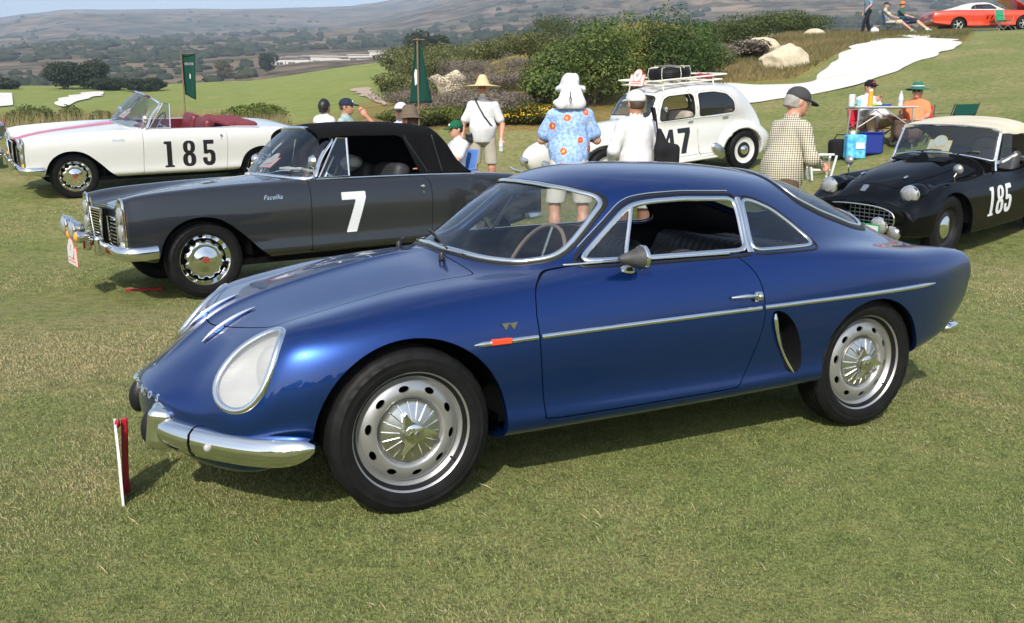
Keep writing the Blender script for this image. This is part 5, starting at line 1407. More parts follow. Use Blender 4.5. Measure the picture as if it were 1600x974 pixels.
    B().tube([(S.ray((2, y, z), (-1, 0, 0))[0] if S.ray((2, y, z), (-1, 0, 0))[0] is not None else np.array((.6, y, z))) for y, z in [(-q[0], q[1]) for q in MO if q[0] >= 0][::-1]+[q for q in MO if q[0] >= 0]], .010, 8, closed=True).obj('grille_rim', M_CHROME, gr)
    B().box((.42, 0, .47), (.02, .92, .26)).obj('grille_backing', M_DARK, gr)
    b = B(); b2 = B()
    for k in range(15):
        y = -.385+.055*k; hh = .21*math.sqrt(max(.12, 1-(y/.43)**4)); b.tube([(.50, y, .472-hh/2), (.50, y, .472+hh/2)], .0045, 6)
    for k in range(5):
        z = .395+.039*k; b2.tube([(.507, -.385, z), (.507, .385, z)], .0045, 6)
    tag(b.obj('grille_uprights', M_ALU, gr), kind='stuff'); tag(b2.obj('grille_bars', M_ALU, gr), kind='stuff')
    B().lathe([(.001, .03), (.06, .025), (.085, .0), (.08, -.03)], 24, (.58, -.26, .47), 'x').obj('lamp_cover', M_BLACKPL, r)
    for sg in (1, -1):
        # lamp pods
        sdf_obj('lamp_pod', lambda P: smin(ellipsoid(P, (.36, .455*sg, .690), (.15, .112, .110)), ellipsoid(P, (.20, .47*sg, .70), (.25, .09, .08)), .05), (-.1, .455*sg-.17, .54), (.50, .455*sg+.17, .84), .014, M_BLACKP, r)
        head_lamp(r, (.462, .455*sg, .693), .095)
        head_lamp(r, (.605, .455*sg, .475), .035, name='side_lamp', ln=.04)
        mr = part_empty('wing_mirror', r)
        p, n_ = S.ray((-.12, .60*sg, 2), (0, 0, -1)); B().tube([p, p+np.array([.02, 0, .06]), p+np.array([-.01, .015*sg, .105])], .007, 8).obj('mirror_stalk', M_CHROME, mr)
        c = p+np.array([-.015, .015*sg, .13]); B().lathe([(.001, .032), (.030, .026), (.05, .006), (.053, -.006), (.048, -.010), (.001, -.008)], 22, c, 'x').obj('mirror_head', MATS['dull_silver'], mr)
    head_lamp(r, (.70, .29, .40), .085, name='driving_lamp'); head_lamp(r, (.66, .43, .33), .068, name='horn', m=MATS['dull_silver'], ln=.06)
    B().tube([(.66, -.1, .31), (.65, .46, .30)], .014, 8).obj('lamp_bar', M_CHROME, r)
    pl = part_empty('number_plate', r, (.735, .17, .335)); B().box((0, 0, 0), (.006, .30, .16), None, .002).obj('plate', mat('green_enamel', (.02, .25, .12), rough=.4), pl); B().box((.004, 0, 0), (.004, .27, .13)).obj('plate_panel', M_WHITE, pl)
    p, n_ = S.ray((.53, 0, 2), (0, 0, -1)); B().prism([(-.028, -.045), (.028, -.045), (.034, .04), (0, .055), (-.034, .04)], 0, .010, lambda u, v, w_: tuple(p+np.array([0, u, 0])+np.array([-.82, 0, .57])*v+np.array(n_)*w_)).obj('badge', M_ALU, r)
    digits(S, '185', -.66, .36, .30, .62, M_WHTPAINT, r, wx=.86, side=1, res=.007, slant=.10)
    # screen
    ws = ruled_screen(r, [(-.93, 0, .965), (-.94, .30, .945), (-.985, .54, .905), (-1.0, .575, .89)], [(-1.10, 0, 1.245), (-1.105, .30, 1.24), (-1.13, .50, 1.225), (-1.14, .545, 1.215)], M_CHROME, M_GLASS, .012, .01)
    for sg in (1, -1):
        B().tube([(-.98, .60*sg, .80), (-.995, .585*sg, .88), (-1.14, .552*sg, 1.225)], [.026, .020, .015], 10, flat=.7).obj('screen_pillar', M_CHROME, r)
    tp = [(-1.11, [(0,1.258),(.20,1.254),(.40,1.240),(.52,1.222),(.558,1.205),(.575,1.19)]), (-1.25, [(0,1.292),(.21,1.287),(.41,1.268),(.54,1.240),(.585,1.205),(.60,1.17)]), (-1.5, [(0,1.31),(.21,1.305),(.42,1.28),(.55,1.25),(.60,1.20),(.62,1.16)]), (-1.75, [(0,1.30),(.21,1.295),(.42,1.265),(.55,1.22),(.60,1.16),(.62,1.08)]), (-1.95, [(0,1.24),(.20,1.235),(.38,1.20),(.50,1.14),(.55,1.05),(.58,.92)]), (-2.10, [(0,1.08),(.19,1.07),(.36,1.03),(.46,.97),(.51,.90),(.54,.84)]), (-2.20, [(0,.86),(.18,.855),(.34,.85),(.44,.845),(.49,.84),(.52,.835)])]
    W, FF = loft([st(x, p) for x, p in tp], 70, 71, (1, 1)); W = np.array(W); W[:, 2] += .006*np.sin(W[:, 0]*22+W[:, 1]*5); ST = Surf(W, FF)
    panel('soft_top', ST, [], M_CREAM, r, .02)
    for k in range(9):
        y = -.52+.13*k; p, n_ = ST.ray((-1.125, y, 2), (0, 0, -1)); B().lathe([(.008, 0), (.006, .005), (.001, .006)], 10, p).obj('press_stud', M_CHROME, r)
    for sg in (1, -1):
        mobj('side_screen', [(-1.06, .60*sg, .84), (-1.15, .565*sg, 1.18), (-1.30, .59*sg, 1.19), (-1.30, .62*sg, .80)], [(0, 1, 2, 3)], M_GLASSD, r)
        se = part_empty('seat', r); sdf_obj('backrest', lambda P: rbox(P, (-1.72, .28*sg, .72), (.08, .22, .25), .06, (0, R(-14), 0)), (-1.95, .28*sg-.26, .42), (-1.5, .28*sg+.26, 1.05), .025, M_SEAT, se)
    B().box((-1.45, 0, .42), (.9, 1.1, .05)).obj('floor_pan', M_DARK, r); B().box((-1.10, 0, .80), (.05, 1.06, .2), None, .02).obj('dashboard', M_INT, r); B().box((-1.90, 0, .64), (.04, 1.08, .40), None, .01).obj('rear_bulkhead', M_INT, r)
    sdf_obj('paper', lambda P: rbox(P, (-1.28, .52, .88), (.16, .10, .008), .004, (R(20), R(10), 0))+.006*wob(P, 20, 3), (-1.5, .36, .78), (-1.05, .68, .98), .013, M_WHITE, r)
    sw = part_empty('steering_wheel', r, (-1.32, .29, .93)); sw.rotation_euler = (0, R(68), 0)
    B().tube([(.20*math.cos(t), .20*math.sin(t), 0) for t in np.linspace(0, 2*math.pi, 29)[:-1]], .010, 8, closed=True).obj('wheel_rim', M_BLACKPL, sw)
    rally_plate(r, (-1.0, -.05, 1.03), (0, R(-30), 0), .26, .22, bg=mat('yellow_enamel', (.80, .58, .03), rough=.4), num=None)
    for sg in (.16, -.26): B().tube([(-.90, sg, .965), (-.945, sg+.16, .99), (-.955, sg+.26, .985)], .006, 6).obj('wiper', M_BLACKPL, r)
    w0 = plain_wheel(.330, .195, .145, 'black_disc')
    for x in (0, -2.235):
        for sg in (1, -1): placed_wheel(w0, r, x, sg*.575, .328, sg)
    drop_tree(w0)
    for sg in (1, -1): B().ell((-3.05, .48*sg, .55), (.04, .04, .05)).obj('tail_lamp', M_RED, r)
    on_ground(r, 4.06, 9.92, R(218), [(0, .57), (0, -.57), (-2.235, .57), (-2.235, -.57)])
    set_loose(r, 'paper', 'white paper lying on the cockpit edge of the black roadster', 'paper')

# ---------------------------------------------------------------- white saloon with roof rack
def build_saloon():
    r = thing('white_saloon', 'white old four-door saloon with roof rack, white wheels and black 47 on its door', 'car')
    T = []
    lo = [(.36,.55),(.33,.42),(0,.40)]
    T.append(st(.335, [(0,.70)]*12))
    T.append(st(.330, [(0,.93),(.06,.928),(.11,.915),(.15,.89),(.18,.85),(.20,.78),(.205,.70),(.205,.62),(.20,.55),(.18,.48),(.15,.45),(0,.44)]))
    T.append(st(.28, [(0,.985),(.08,.98),(.16,.955),(.21,.92),(.245,.87),(.265,.79),(.27,.70),(.27,.62),(.26,.54),(.25,.46),(.2,.42),(0,.40)]))
    T.append(st(-.20, [(0,1.03),(.10,1.025),(.20,1.0),(.27,.96),(.315,.90),(.34,.81),(.35,.72),(.36,.62),(.36,.52),(.36,.42),(.30,.36),(0,.34)]))
    T.append(st(-.70, [(0,1.055),(.12,1.05),(.25,1.025),(.34,.985),(.40,.93),(.44,.84),(.47,.74),(.49,.62),(.50,.50),(.50,.40),(.42,.33),(0,.31)]))
    T.append(st(-.98, [(0,1.075),(.14,1.07),(.30,1.045),(.42,1.01),(.50,.96),(.555,.87),(.59,.76),(.61,.63),(.62,.50),(.62,.38),(.54,.32),(0,.30)]))
    T.append(st(-1.12, [(0,1.20),(.17,1.195),(.34,1.16),(.47,1.08),(.55,1.0),(.60,.90),(.63,.78),(.65,.64),(.66,.50),(.66,.36),(.6,.31),(0,.30)]))
    T.append(st(-1.30, [(0,1.42),(.18,1.415),(.37,1.38),(.50,1.29),(.575,1.08),(.62,.93),(.645,.80),(.665,.65),(.68,.50),(.69,.36),(.64,.30),(0,.30)]))
    T.append(st(-1.55, [(0,1.525),(.19,1.518),(.39,1.48),(.525,1.38),(.592,1.10),(.632,.94),(.655,.81),(.675,.65),(.69,.50),(.71,.36),(.66,.30),(0,.30)]))
    T.append(st(-2.0, [(0,1.558),(.19,1.551),(.40,1.512),(.545,1.41),(.605,1.11),(.642,.94),(.665,.81),(.682,.65),(.695,.50),(.72,.36),(.67,.30),(0,.30)]))
    T.append(st(-2.4, [(0,1.552),(.19,1.545),(.40,1.502),(.54,1.40),(.60,1.10),(.638,.94),(.66,.81),(.675,.65),(.68,.50),(.69,.38),(.64,.32),(0,.30)]))
    T.append(st(-2.75, [(0,1.51),(.18,1.50),(.38,1.455),(.51,1.35),(.58,1.09),(.60,.92),(.62,.79),(.63,.64),(.63,.50),(.62,.40),(.56,.35),(0,.32)]))
    T.append(st(-3.05, [(0,1.43),(.17,1.42),(.37,1.37),(.48,1.25),(.54,1.03),(.545,.87),(.56,.76),(.565,.63),(.56,.51),(.55,.42),(.5,.37),(0,.35)]))
    T.append(st(-3.32, [(0,1.18),(.16,1.17),(.33,1.12),(.42,1.03),(.45,.86),(.475,.78),(.485,.70),(.488,.61),(.48,.52),(.47,.45),(.42,.41),(0,.39)]))
    T.append(st(-3.55, [(0,.82),(.14,.815),(.26,.80),(.33,.77),(.38,.72),(.40,.67),(.405,.62),(.405,.57),(.40,.52),(.38,.47),(.33,.44),(0,.42)]))
    T.append(st(-3.62, [(0,.60)]*12))
    T = [[(x, y*(1+(.20 if -1.2 < x < -1.0 else .12)*min(1, max(0, (z-1.0)/.10))) if -2.8 < x < -1.0 else y, z) for x, y, z in q] for q in T]
    V, F = loft(T, 170, 121, (2, 1)); S = Surf(V, F)
    WS = yz_field([(-.2,1.115),(0,1.115),(.36,1.10),(.500,1.095),(.545,1.13),(.525,1.27),(.485,1.38),(.42,1.415),(.18,1.432),(0,1.436),(-.2,1.436)], -1.45, -.9)
    FW = [(-1.33,1.035),(-1.355,1.18),(-1.45,1.34),(-1.54,1.378),(-1.98,1.385),(-2.0,1.375),(-2.0,1.045)]
    RWn = [(-2.14,1.045),(-2.14,1.38),(-2.42,1.375),(-2.64,1.32),(-2.76,1.19),(-2.77,1.05)]
    ar = arch_field(-2.91, .34, .40, .35, .40)
    fw = xz_field(FW, 0, .02, .3); rw = xz_field(RWn, 0, .02, .3); g = .003
    D1 = smooth_poly([(-1.20,.70),(-1.20,.44),(-1.25,.40),(-2.04,.40),(-2.065,.45),(-2.065,1.415),(-1.9,1.43),(-1.55,1.425),(-1.39,1.35),(-1.26,1.12),(-1.21,.95)], 4); D2 = smooth_poly([(-2.075,.45),(-2.10,.40),(-2.46,.40),(-2.52,.60),(-2.66,.80),(-2.82,.95),(-2.84,1.12),(-2.72,1.33),(-2.48,1.42),(-2.10,1.43),(-2.075,1.40)], 4)
    d1, d2 = xz_field(D1, 0, 0, .3), xz_field(D2, 0, 0, .3)
    panel('body', S, [outside(WS), outside(fw), outside(rw), outside(ar), outside(d1, g), outside(d2, g)], M_WHITEP, r, .015)
    for sg in (1, -1):
        for D in (D1, D2):
            f = xz_field(D, sg, 0, .3); o = panel('door', S, [inside(f, g), outside(fw), outside(rw)], M_WHITEP, r); seam(S, f, M_DARK, o, w=.010)
            B().tube([S.side(-2.55 if D is D2 else -1.98, .96, sg)[0]+np.array([0, .02*sg, 0]), S.side(-2.66 if D is D2 else -1.88, .96, sg)[0]+np.array([0, .02*sg, 0])], .010, 8).obj('door_handle', M_CHROME, o)
        panel('side_window', S, [inside(xz_field(RWn, sg, .02, .3))], M_GLASSD, r, 0)
        outline_trim('window_rubber', S, xz_field(RWn, sg, .02, .3), M_RUBBER, r, .018, .006); outline_trim('window_rubber', S, xz_field(FW, sg, .02, .3), M_RUBBER, r, .018, .006)
        b = B(); strip_on_side(b, S, [(-1.1, .99), (-1.6, 1.0), (-2.2, 1.0), (-2.75, .99)], sg, .012, .008); b.obj('waist_moulding', M_WHITEP, r)
        for z in (.55, .80, 1.20): B().box(S.side(-2.07, z, sg)[0]+np.array([0, .008*sg, 0]), (.02, .02, .06), None, .005).obj('hinge', M_WHITEP, r)
        # wings
        def fwing(P, sg=sg):
            q = P*np.array([1, sg, 1])
            d = smin(ellipsoid(q, (.02, .56, .56), (.50, .165, .30)), ellipsoid(q, (-.55, .60, .42), (.62, .13, .18)), .12); d = smin(d, ellipsoid(q, (.40, .52, .52), (.26, .15, .25)), .1)
            w_ = np.hypot(q[..., 0]-0, q[..., 2]-.34)-.40
            return np.maximum(np.maximum(d, -np.maximum(w_, -(q[..., 1]-.46))), .22-q[..., 2])
        sdf_obj('front_wing', fwing, (-1.25, .30 if sg > 0 else -.80, .18), (.75, .80 if sg > 0 else -.30, .95), .022, M_WHITEP, r)
        def rwing(P, sg=sg):
            q = P*np.array([1, sg, 1])
            d = smin(ellipsoid(q, (-2.92, .60, .50), (.52, .18, .36)), ellipsoid(q, (-3.30, .52, .42), (.32, .16, .28)), .12)
            w_ = np.hypot(q[..., 0]+2.91, q[..., 2]-.34)-.385
            return np.maximum(np.maximum(d, -np.maximum(w_, -(q[..., 1]-.46))), .24-q[..., 2])
        sdf_obj('rear_wing', rwing, (-3.70, .30 if sg > 0 else -.84, .18), (-2.30, .84 if sg > 0 else -.30, .95), .022, M_WHITEP, r)
        sdf_obj('stone_guard', lambda P: ellipsoid(P, (-2.42, .715*sg, .40), (.10, .05, .17), (0, R(35), 0)), (-2.6, .64*sg-.06, .2), (-2.2, .74*sg+.06, .62), .018, M_ALU, r)
        B().box((-1.68, .70*sg, .31), (1.45, .10, .05), None, .02).obj('running_board', M_WHITEP, r)
        head_lamp(r, (.36, .44*sg, .80), .105, body=M_CHROME, ln=.17); B().tube([(.30, .30*sg, .70), (.30, .44*sg, .70)], .018, 8).obj('lamp_bracket', M_WHITEP, r)
        head_lamp(r, (.72, .36*sg, .52), .075, name='fog_lamp'); B().ell((.33, .60*sg, .85), (.05, .025, .025)).obj('side_lamp', M_AMBER, r)
        B().tube([(.80, .0, .38), (.82, .35*sg, .38), (.74, .72*sg, .38)], .035, 10, flat=.7).obj('front_bumper', M_CHROME, r)
        B().ell((-3.28, .30*sg, 1.06), (.05, .03, .03)).obj('tail_lamp', M_RED, r)
        se = part_empty('seat', r); sdf_obj('backrest', lambda P: rbox(P, (-1.98, .30*sg, .86), (.09, .27, .26), .07, (0, R(-12), 0)), (-2.2, .30*sg-.3, .55), (-1.75, .30*sg+.3, 1.2), .03, mat('grey_beige_cloth', (.35, .31, .26), rough=.8) if 'grey_beige_cloth' not in MATS else MATS['grey_beige_cloth'], se)
        B().lathe([(.001, .0), (.045, .002), (.05, .01), (.03, .03), (.001, .035)], 16, (-1.42, .66*sg, 1.20), 'x').obj('door_mirror', M_CHROME, r)
    sdf_obj('boot_bulge', lambda P: ellipsoid(P, (-3.42, 0, .72), (.20, .34, .30)), (-3.7, -.4, .36), (-3.1, .4, 1.1), .025, M_WHITEP, r)
    B().box((-2.8, 0, .85), (.12, 1.1, .5), (0, R(-16), 0), .05).obj('rear_seat', MATS['grey_beige_cloth'], r)
    panel('windscreen', S, [inside(WS)], M_GLASS, r, 0); outline_trim('windscreen_rubber', S, WS, M_RUBBER, r, .02, .008)
    B().tube([(-.965, .10, 1.10), (-1.02, .36, 1.14)], .008, 6).obj('wiper', M_CHROME, r)
    B().box((-1.7, 0, .33), (1.9, 1.2, .04)).obj('floor_pan', M_DARK, r); B().box((-1.22, 0, .98), (.10, 1.1, .12), None, .03).obj('dashboard', M_INT, r)
    gr = B()
    for k in range(15): gr.tube([(.345, -.14+.02*k, .50), (.345, -.14+.02*k, .88)], .004, 5)
    tag(gr.obj('radiator_grille', M_CHROME, r), kind='stuff')
    digits(S, '47', -1.34, .44, .42, .74, M_BLKPAINT, r, wx=.95, side=1, res=.012)
    # rack with a spare wheel
    rk = part_empty('roof_rack', r); z0 = 1.66
    m_r = mat('cream_rack_paint', (.72, .69, .60), rough=.4)
    B().tube(smooth_poly([(-1.28, .42, z0), (-1.28, -.42, z0), (-1.45, -.50, z0), (-2.55, -.50, z0), (-2.75, -.40, z0), (-2.75, .40, z0), (-2.55, .50, z0), (-1.45, .50, z0)], 3), .014, 8, closed=True).obj('rack_rail', m_r, rk)
    B().tube(smooth_poly([(-1.33, .40, z0-.08), (-1.33, -.40, z0-.08), (-1.48, -.46, z0-.08), (-2.52, -.46, z0-.08), (-2.68, -.38, z0-.08), (-2.68, .38, z0-.08), (-2.52, .46, z0-.08), (-1.48, .46, z0-.08)], 3), .012, 8, closed=True).obj('rack_rail', m_r, rk)
    for x in (-1.5, -1.75, -2.0, -2.25, -2.5): B().tube([(x, .49, z0), (x, .46, z0-.08), (x, -.46, z0-.08), (x, -.49, z0)], .011, 8).obj('rack_bar', m_r, rk)
    for x in (-1.5, -2.5):
        for sg in (1, -1): B().tube([(x, .46*sg, z0-.08), (x, .53*sg, 1.37)], .010, 8).obj('rack_foot', m_r, rk)
    rally_plate(r, (-1.24, .10, 1.68), (0, R(-20), 0), .42, .34, num='47')
    fx = lambda x: np.interp(-np.asarray(x, float), [-1, 0, .2, .98, 2.07, 2.91, 3.62], [1.36, 0, -.2, -.80, -1.87, -2.87, -3.62])      # long cabin, short bonnet
    for o in list(r.children_recursive):
        if o.type == 'MESH':
            if o.parent.location.length > .01: continue
            c = np.zeros(len(o.data.vertices)*3, np.float32); o.data.vertices.foreach_get('co', c); c[0::3] = fx(c[0::3]); o.data.vertices.foreach_set('co', c); o.data.update()
        elif o.location.length > .01: o.location.x = float(fx(o.location.x))
    on_ground(r, 1.24, 15.75, R(208), [(0, .62), (0, -.62), (-2.91, .62), (-2.91, -.62)])
    w0 = plain_wheel(.34, .225, .155, 'white_disc', M_WHITEP)
    for x in (0, -2.91):
        for sg in (1, -1): placed_wheel(w0, r, x, sg*.62, .34, sg)
    drop_tree(w0)
    # spare tyre and a red can on the rack: loads, so things of their own
    bpy.context.view_layer.update()
    t = thing('spare_tyre', 'black spare tyre strapped flat on the roof rack of the white saloon', 'tyre'); t.matrix_world = r.matrix_world @ Matrix.Translation((-1.80, 0, 1.73)) @ Matrix.Rotation(R(90), 4, 'X')
    B().lathe([(.295+.078*math.cos(a), .105*math.sin(a)*(1-.12*math.sin(a)**2)) for a in np.linspace(0, 2*math.pi, 25)[:-1]], 56, axis='y', close=True).obj('tyre_body', M_TYRE, t)
    for y in (-.03, 0, .03): B().tube([(.374*math.cos(a), y, .374*math.sin(a)) for a in np.linspace(0, 2*math.pi, 57)[:-1]], .004, 5, closed=True).obj('tread_rib', M_RUBBER, t)
    B().tube([(-.02, .11, -.385), (-.02, .125, 0), (-.02, .11, .385), (-.02, -.10, .385)], .03, 8, flat=.2).obj('strap', m_r, t)
    for k in range(7):
        a = 2*math.pi*k/7+.3; B().tube([(.20*math.cos(a), .11, .20*math.sin(a)), (.355*math.cos(a), .108, .355*math.sin(a)), (.378*math.cos(a), 0, .378*math.sin(a)), (.355*math.cos(a), -.105, .355*math.sin(a))], .006, 6).obj('cord', m_r, t)
    t = thing('red_tool_roll', 'small red roll lying on the roof rack behind the spare tyre', 'bag'); t.matrix_world = r.matrix_world @ Matrix.Translation((-2.45, .16, 1.635))
    sdf_obj('roll', lambda P: capsule(P, (0, -.18, 0), (0, .18, 0), .045, .045)+.004*wob(P, 40, 2), (-.08, -.25, -.08), (.08, .25, .08), .012, M_REDPL, t)
    for y in (-.1, .1): B().tube([(.047*math.cos(a), y, .047*math.sin(a)) for a in np.linspace(0, 6.28, 14)[:-1]], .008, 6, closed=True).obj('strap', M_RUBBER, t)

# ---------------------------------------------------------------- orange coupe up the hill, green tail at the left edge
def build_orange():
    r = thing('orange_coupe', 'orange two-door coupe with white vinyl roof standing on the hilltop', 'car')
    m = mat('orange_red_paint', (.54, .042, .012), rough=.28, coat=1.0); vin = mat('white_vinyl_roof', (.60, .58, .53), rough=.55)
    T = []; S0 = lambda x, w, zt, zs, zb: st(x, [(0, zt), (w*.2, zt), (w*.4, zt-.004), (w*.56, zt-.008), (w*.70, zt-.015), (w*.85, zt-.03), (w*.95, zt-.07), (w, zs), (w*.99, zs-.14), (w*.96, zb+.06), (w*.88, zb), (0, zb-.02)])
    T.append(st(1.05, [(0, .62)]*12))
    for x, w, zt, zs, zb in ((1.04, .75, .78, .64, .44), (.98, .86, .83, .68, .36), (.5, .93, .92, .72, .28), (0, .95, .96, .74, .25), (-.6, .96, .98, .75, .24), (-1.1, .96, 1.0, .75, .24), (-1.9, .965, 1.0, .76, .24), (-2.5, .975, 1.02, .78, .25), (-3.0, .975, 1.03, .80, .28), (-3.5, .96, 1.02, .80, .33), (-4.0, .93, .99, .78, .40), (-4.12, .88, .95, .76, .46), (-4.14, .75, .90, .74, .52)): T.append(S0(x, w, zt, zs, zb))
    T.append(st(-4.15, [(0, .72)]*12))
    V, F = loft(T, 150, 101, (2, 1)); S = Surf(V, F)
    A = [(0, .33, .40, .38), (-2.97, .33, .38, .36)]; af = [arch_field(*a[:3], .5, a[3]) for a in A]
    D = smooth_poly([(-.92, .6), (-.92, .34), (-1.0, .30), (-2.15, .30), (-2.28, .40), (-2.36, .7), (-2.36, .96), (-2.2, 1.1), (-1.0, 1.1), (-.93, .9)], 4); d_ = xz_field(D, 0, 0, .6)
    panel('body', S, [outside(af[0]), outside(af[1]), outside(d_, .003)], m, r)
    for sg in (1, -1):
        f = xz_field(D, sg, 0, .6); o = panel('door', S, [inside(f, .003)], m, r); seam(S, f, M_DARK, o, w=.012)
        for x in (-1.5, -1.7): B().box((x, .968*sg, .62), (.05, .02, .16), (0, R(20), 0), .005).obj('door_scoop', M_DARK, o)
    arch_lip(S, A, r, m, .03); well_boxes(r, [(0, .33), (-2.97, .33)], .42, .45, .92)
    G = [(-.80, [(0,1.0),(.3,.998),(.55,.99),(.68,.98),(.74,.97),(.78,.96)]), (-1.15, [(0,1.20),(.3,1.195),(.52,1.17),(.62,1.10),(.70,1.02),(.78,.96)]), (-1.45, [(0,1.335),(.3,1.33),(.50,1.30),(.60,1.22),(.69,1.08),(.79,.97)]), (-1.75, [(0,1.365),(.3,1.36),(.50,1.33),(.61,1.25),(.70,1.10),(.80,.98)]), (-2.2, [(0,1.36),(.3,1.355),(.50,1.32),(.60,1.24),(.70,1.10),(.81,.99)]), (-2.7, [(0,1.27),(.3,1.265),(.48,1.235),(.58,1.17),(.69,1.08),(.82,1.0)]), (-3.2, [(0,1.12),(.28,1.118),(.46,1.105),(.58,1.08),(.70,1.05),(.82,1.01)]), (-3.7, [(0,1.005),(.3,1.005),(.5,1.005),(.6,1.0),(.7,1.0),(.8,.99)])]
    W, FF = loft([st(x, p) for x, p in G], 90, 81, (1, 1)); SG = Surf(W, FF)
    ws = yz_field([(-.2,1.02),(0,1.02),(.6,1.01),(.63,1.05),(.55,1.22),(.45,1.29),(0,1.31),(-.2,1.31)], -1.5, -.7); sw = xz_field([(-1.10,1.01),(-1.42,1.225),(-1.52,1.25),(-2.15,1.245),(-2.30,1.18),(-2.42,1.03)], 0, .005, .4); bw = xy_field([(-2.75,-.1),(-2.75,.40),(-2.9,.44),(-3.3,.42),(-3.3,-.1)], 1.0)
    panel('vinyl_roof', SG, [outside(ws), outside(sw), outside(bw)], vin, r, .012)
    panel('windscreen', SG, [inside(ws)], M_GLASSD, r, 0); panel('rear_window', SG, [inside(bw)], M_GLASSD, r, 0)
    for sg in (1, -1):
        f = xz_field([(-1.10,1.01),(-1.42,1.225),(-1.52,1.25),(-2.15,1.245),(-2.30,1.18),(-2.42,1.03)], sg, .005, .4); panel('side_window', SG, [inside(f)], M_GLASSD, r, 0); outline_trim('window_trim', SG, f, M_CHROME, r, .02, .008)
        P = [SG.side(-2.18+.0*t, 1.02+.22*t, sg)[0] for t in np.linspace(0, 1, 6)]; b = B(); trim(b, SG, np.array(P), False, .025, .008); b.obj('pillar_strip', M_CHROME, r)
        B().box((-4.14, .55*sg, .80), (.03, .50, .10), None, .01).obj('tail_lamp', M_RED, r)
        se = sdf_obj('seat', lambda P: rbox(P, (-1.9, .38*sg, .85), (.10, .26, .28), .07, (0, R(-15), 0)), (-2.2, .38*sg-.3, .5), (-1.6, .38*sg+.3, 1.2), .035, M_SEAT, r)
    B().box((-4.17, 0, .55), (.06, 1.70, .10), None, .02).obj('rear_bumper', M_CHROME, r); B().box((1.06, 0, .52), (.06, 1.6, .10), None, .02).obj('front_bumper', M_CHROME, r)
    B().box((-1.5, 0, .3), (3.2, 1.7, .05)).obj('floor_pan', M_DARK, r)
    # raised bonnet
    B().box((-.10, 0, 1.22), (1.30, 1.55, .035), (0, R(30), 0), .012).obj('bonnet', m, r)
    w0 = plain_wheel(.335, .20, .20, 'mag')
    for x in (0, -2.97):
        for sg in (1, -1): placed_wheel(w0, r, x, sg*.80, .335, sg)
    drop_tree(w0)
    # rear near wheel shows at (1485, 40)
    yaw = R(-4); X0, Y0 = 20.9, 45.0
    c, s = math.cos(yaw), math.sin(yaw); ox, oy = X0+2.97*c-.8*s*1, Y0+2.97*s+.8*c
    on_ground(r, ox, oy, yaw, [(0, .8), (0, -.8), (-2.97, .8), (-2.97, -.8)])
def build_green():
    r = thing('green_roadster', 'dark green open sports car cut off by the left edge of the picture', 'car')
    m = mat('dark_green_paint', (.008, .045, .035), rough=.3, coat=1.0)
    T = [st(0, [(0, .62)]*12)]
    for x, w, zt, zs, zb in ((-.02, .42, .70, .62, .50), (-.10, .58, .76, .62, .42), (-.35, .70, .84, .62, .34), (-.8, .76, .90, .62, .28), (-1.4, .78, .92, .62, .25), (-2.2, .78, .92, .62, .25), (-3.0, .76, .88, .6, .25), (-3.6, .66, .78, .55, .3), (-3.8, .5, .68, .52, .36)):
        T.append(st(x, [(0, zt), (w*.2, zt), (w*.4, zt-.01), (w*.58, zt-.025), (w*.72, zt-.045), (w*.85, zt-.085), (w*.95, zt-.15), (w, zs), (w*.99, zs-.1), (w*.96, zb+.06), (w*.88, zb), (0, zb-.02)]))
    T.append(st(-3.85, [(0, .55)]*12))
    V, F = loft(T, 110, 81, (2, 1)); S = Surf(V, F); A = [(-.95, .31, .36, .34), (-3.2, .31, .36, .34)]; af = [arch_field(*a[:3], .4, a[3]) for a in A]
    ck = xy_field([(-1.3,-.1),(-1.3,.5),(-2.3,.5),(-2.3,-.1)], .7, .03)
    panel('body', S, [outside(af[0]), outside(af[1]), outside(ck)], m, r); wheel_wells('wheel_well', S, A, r, .3)
    sdf_obj('tonneau', lambda P: rbox(P, (-1.75, 0, .90), (.58, .56, .05), .04)+.01*wob(P, 14, 2), (-2.4, -.62, .8), (-1.1, .62, 1.0), .03, M_INT, r)
    sdf_obj('folded_hood', lambda P: rbox(P, (-1.35, 0, .97), (.12, .50, .05), .04)+.012*wob(P, 18, 5), (-1.55, -.6, .88), (-1.15, .6, 1.08), .025, M_INT, r)
    for sg in (1, -1): B().ell((-.10, .50*sg, .66), (.05, .05, .05)).obj('tail_lamp', M_RED, r); B().tube([(.02, 0, .50), (-.02, .4*sg, .50), (-.2, .66*sg, .5)], .03, 8, flat=.6).obj('bumper', M_CHROME, r)
    w0 = plain_wheel(.32, .2, .15, 'black_disc')
    for x in (-.95, -3.2):
        for sg in (1, -1): placed_wheel(w0, r, x, sg*.62, .32, sg)
    drop_tree(w0)
    on_ground(r, -8.62, 15.9, R(12), [(-.95, .62), (-.95, -.62), (-3.2, .62), (-3.2, -.62)])
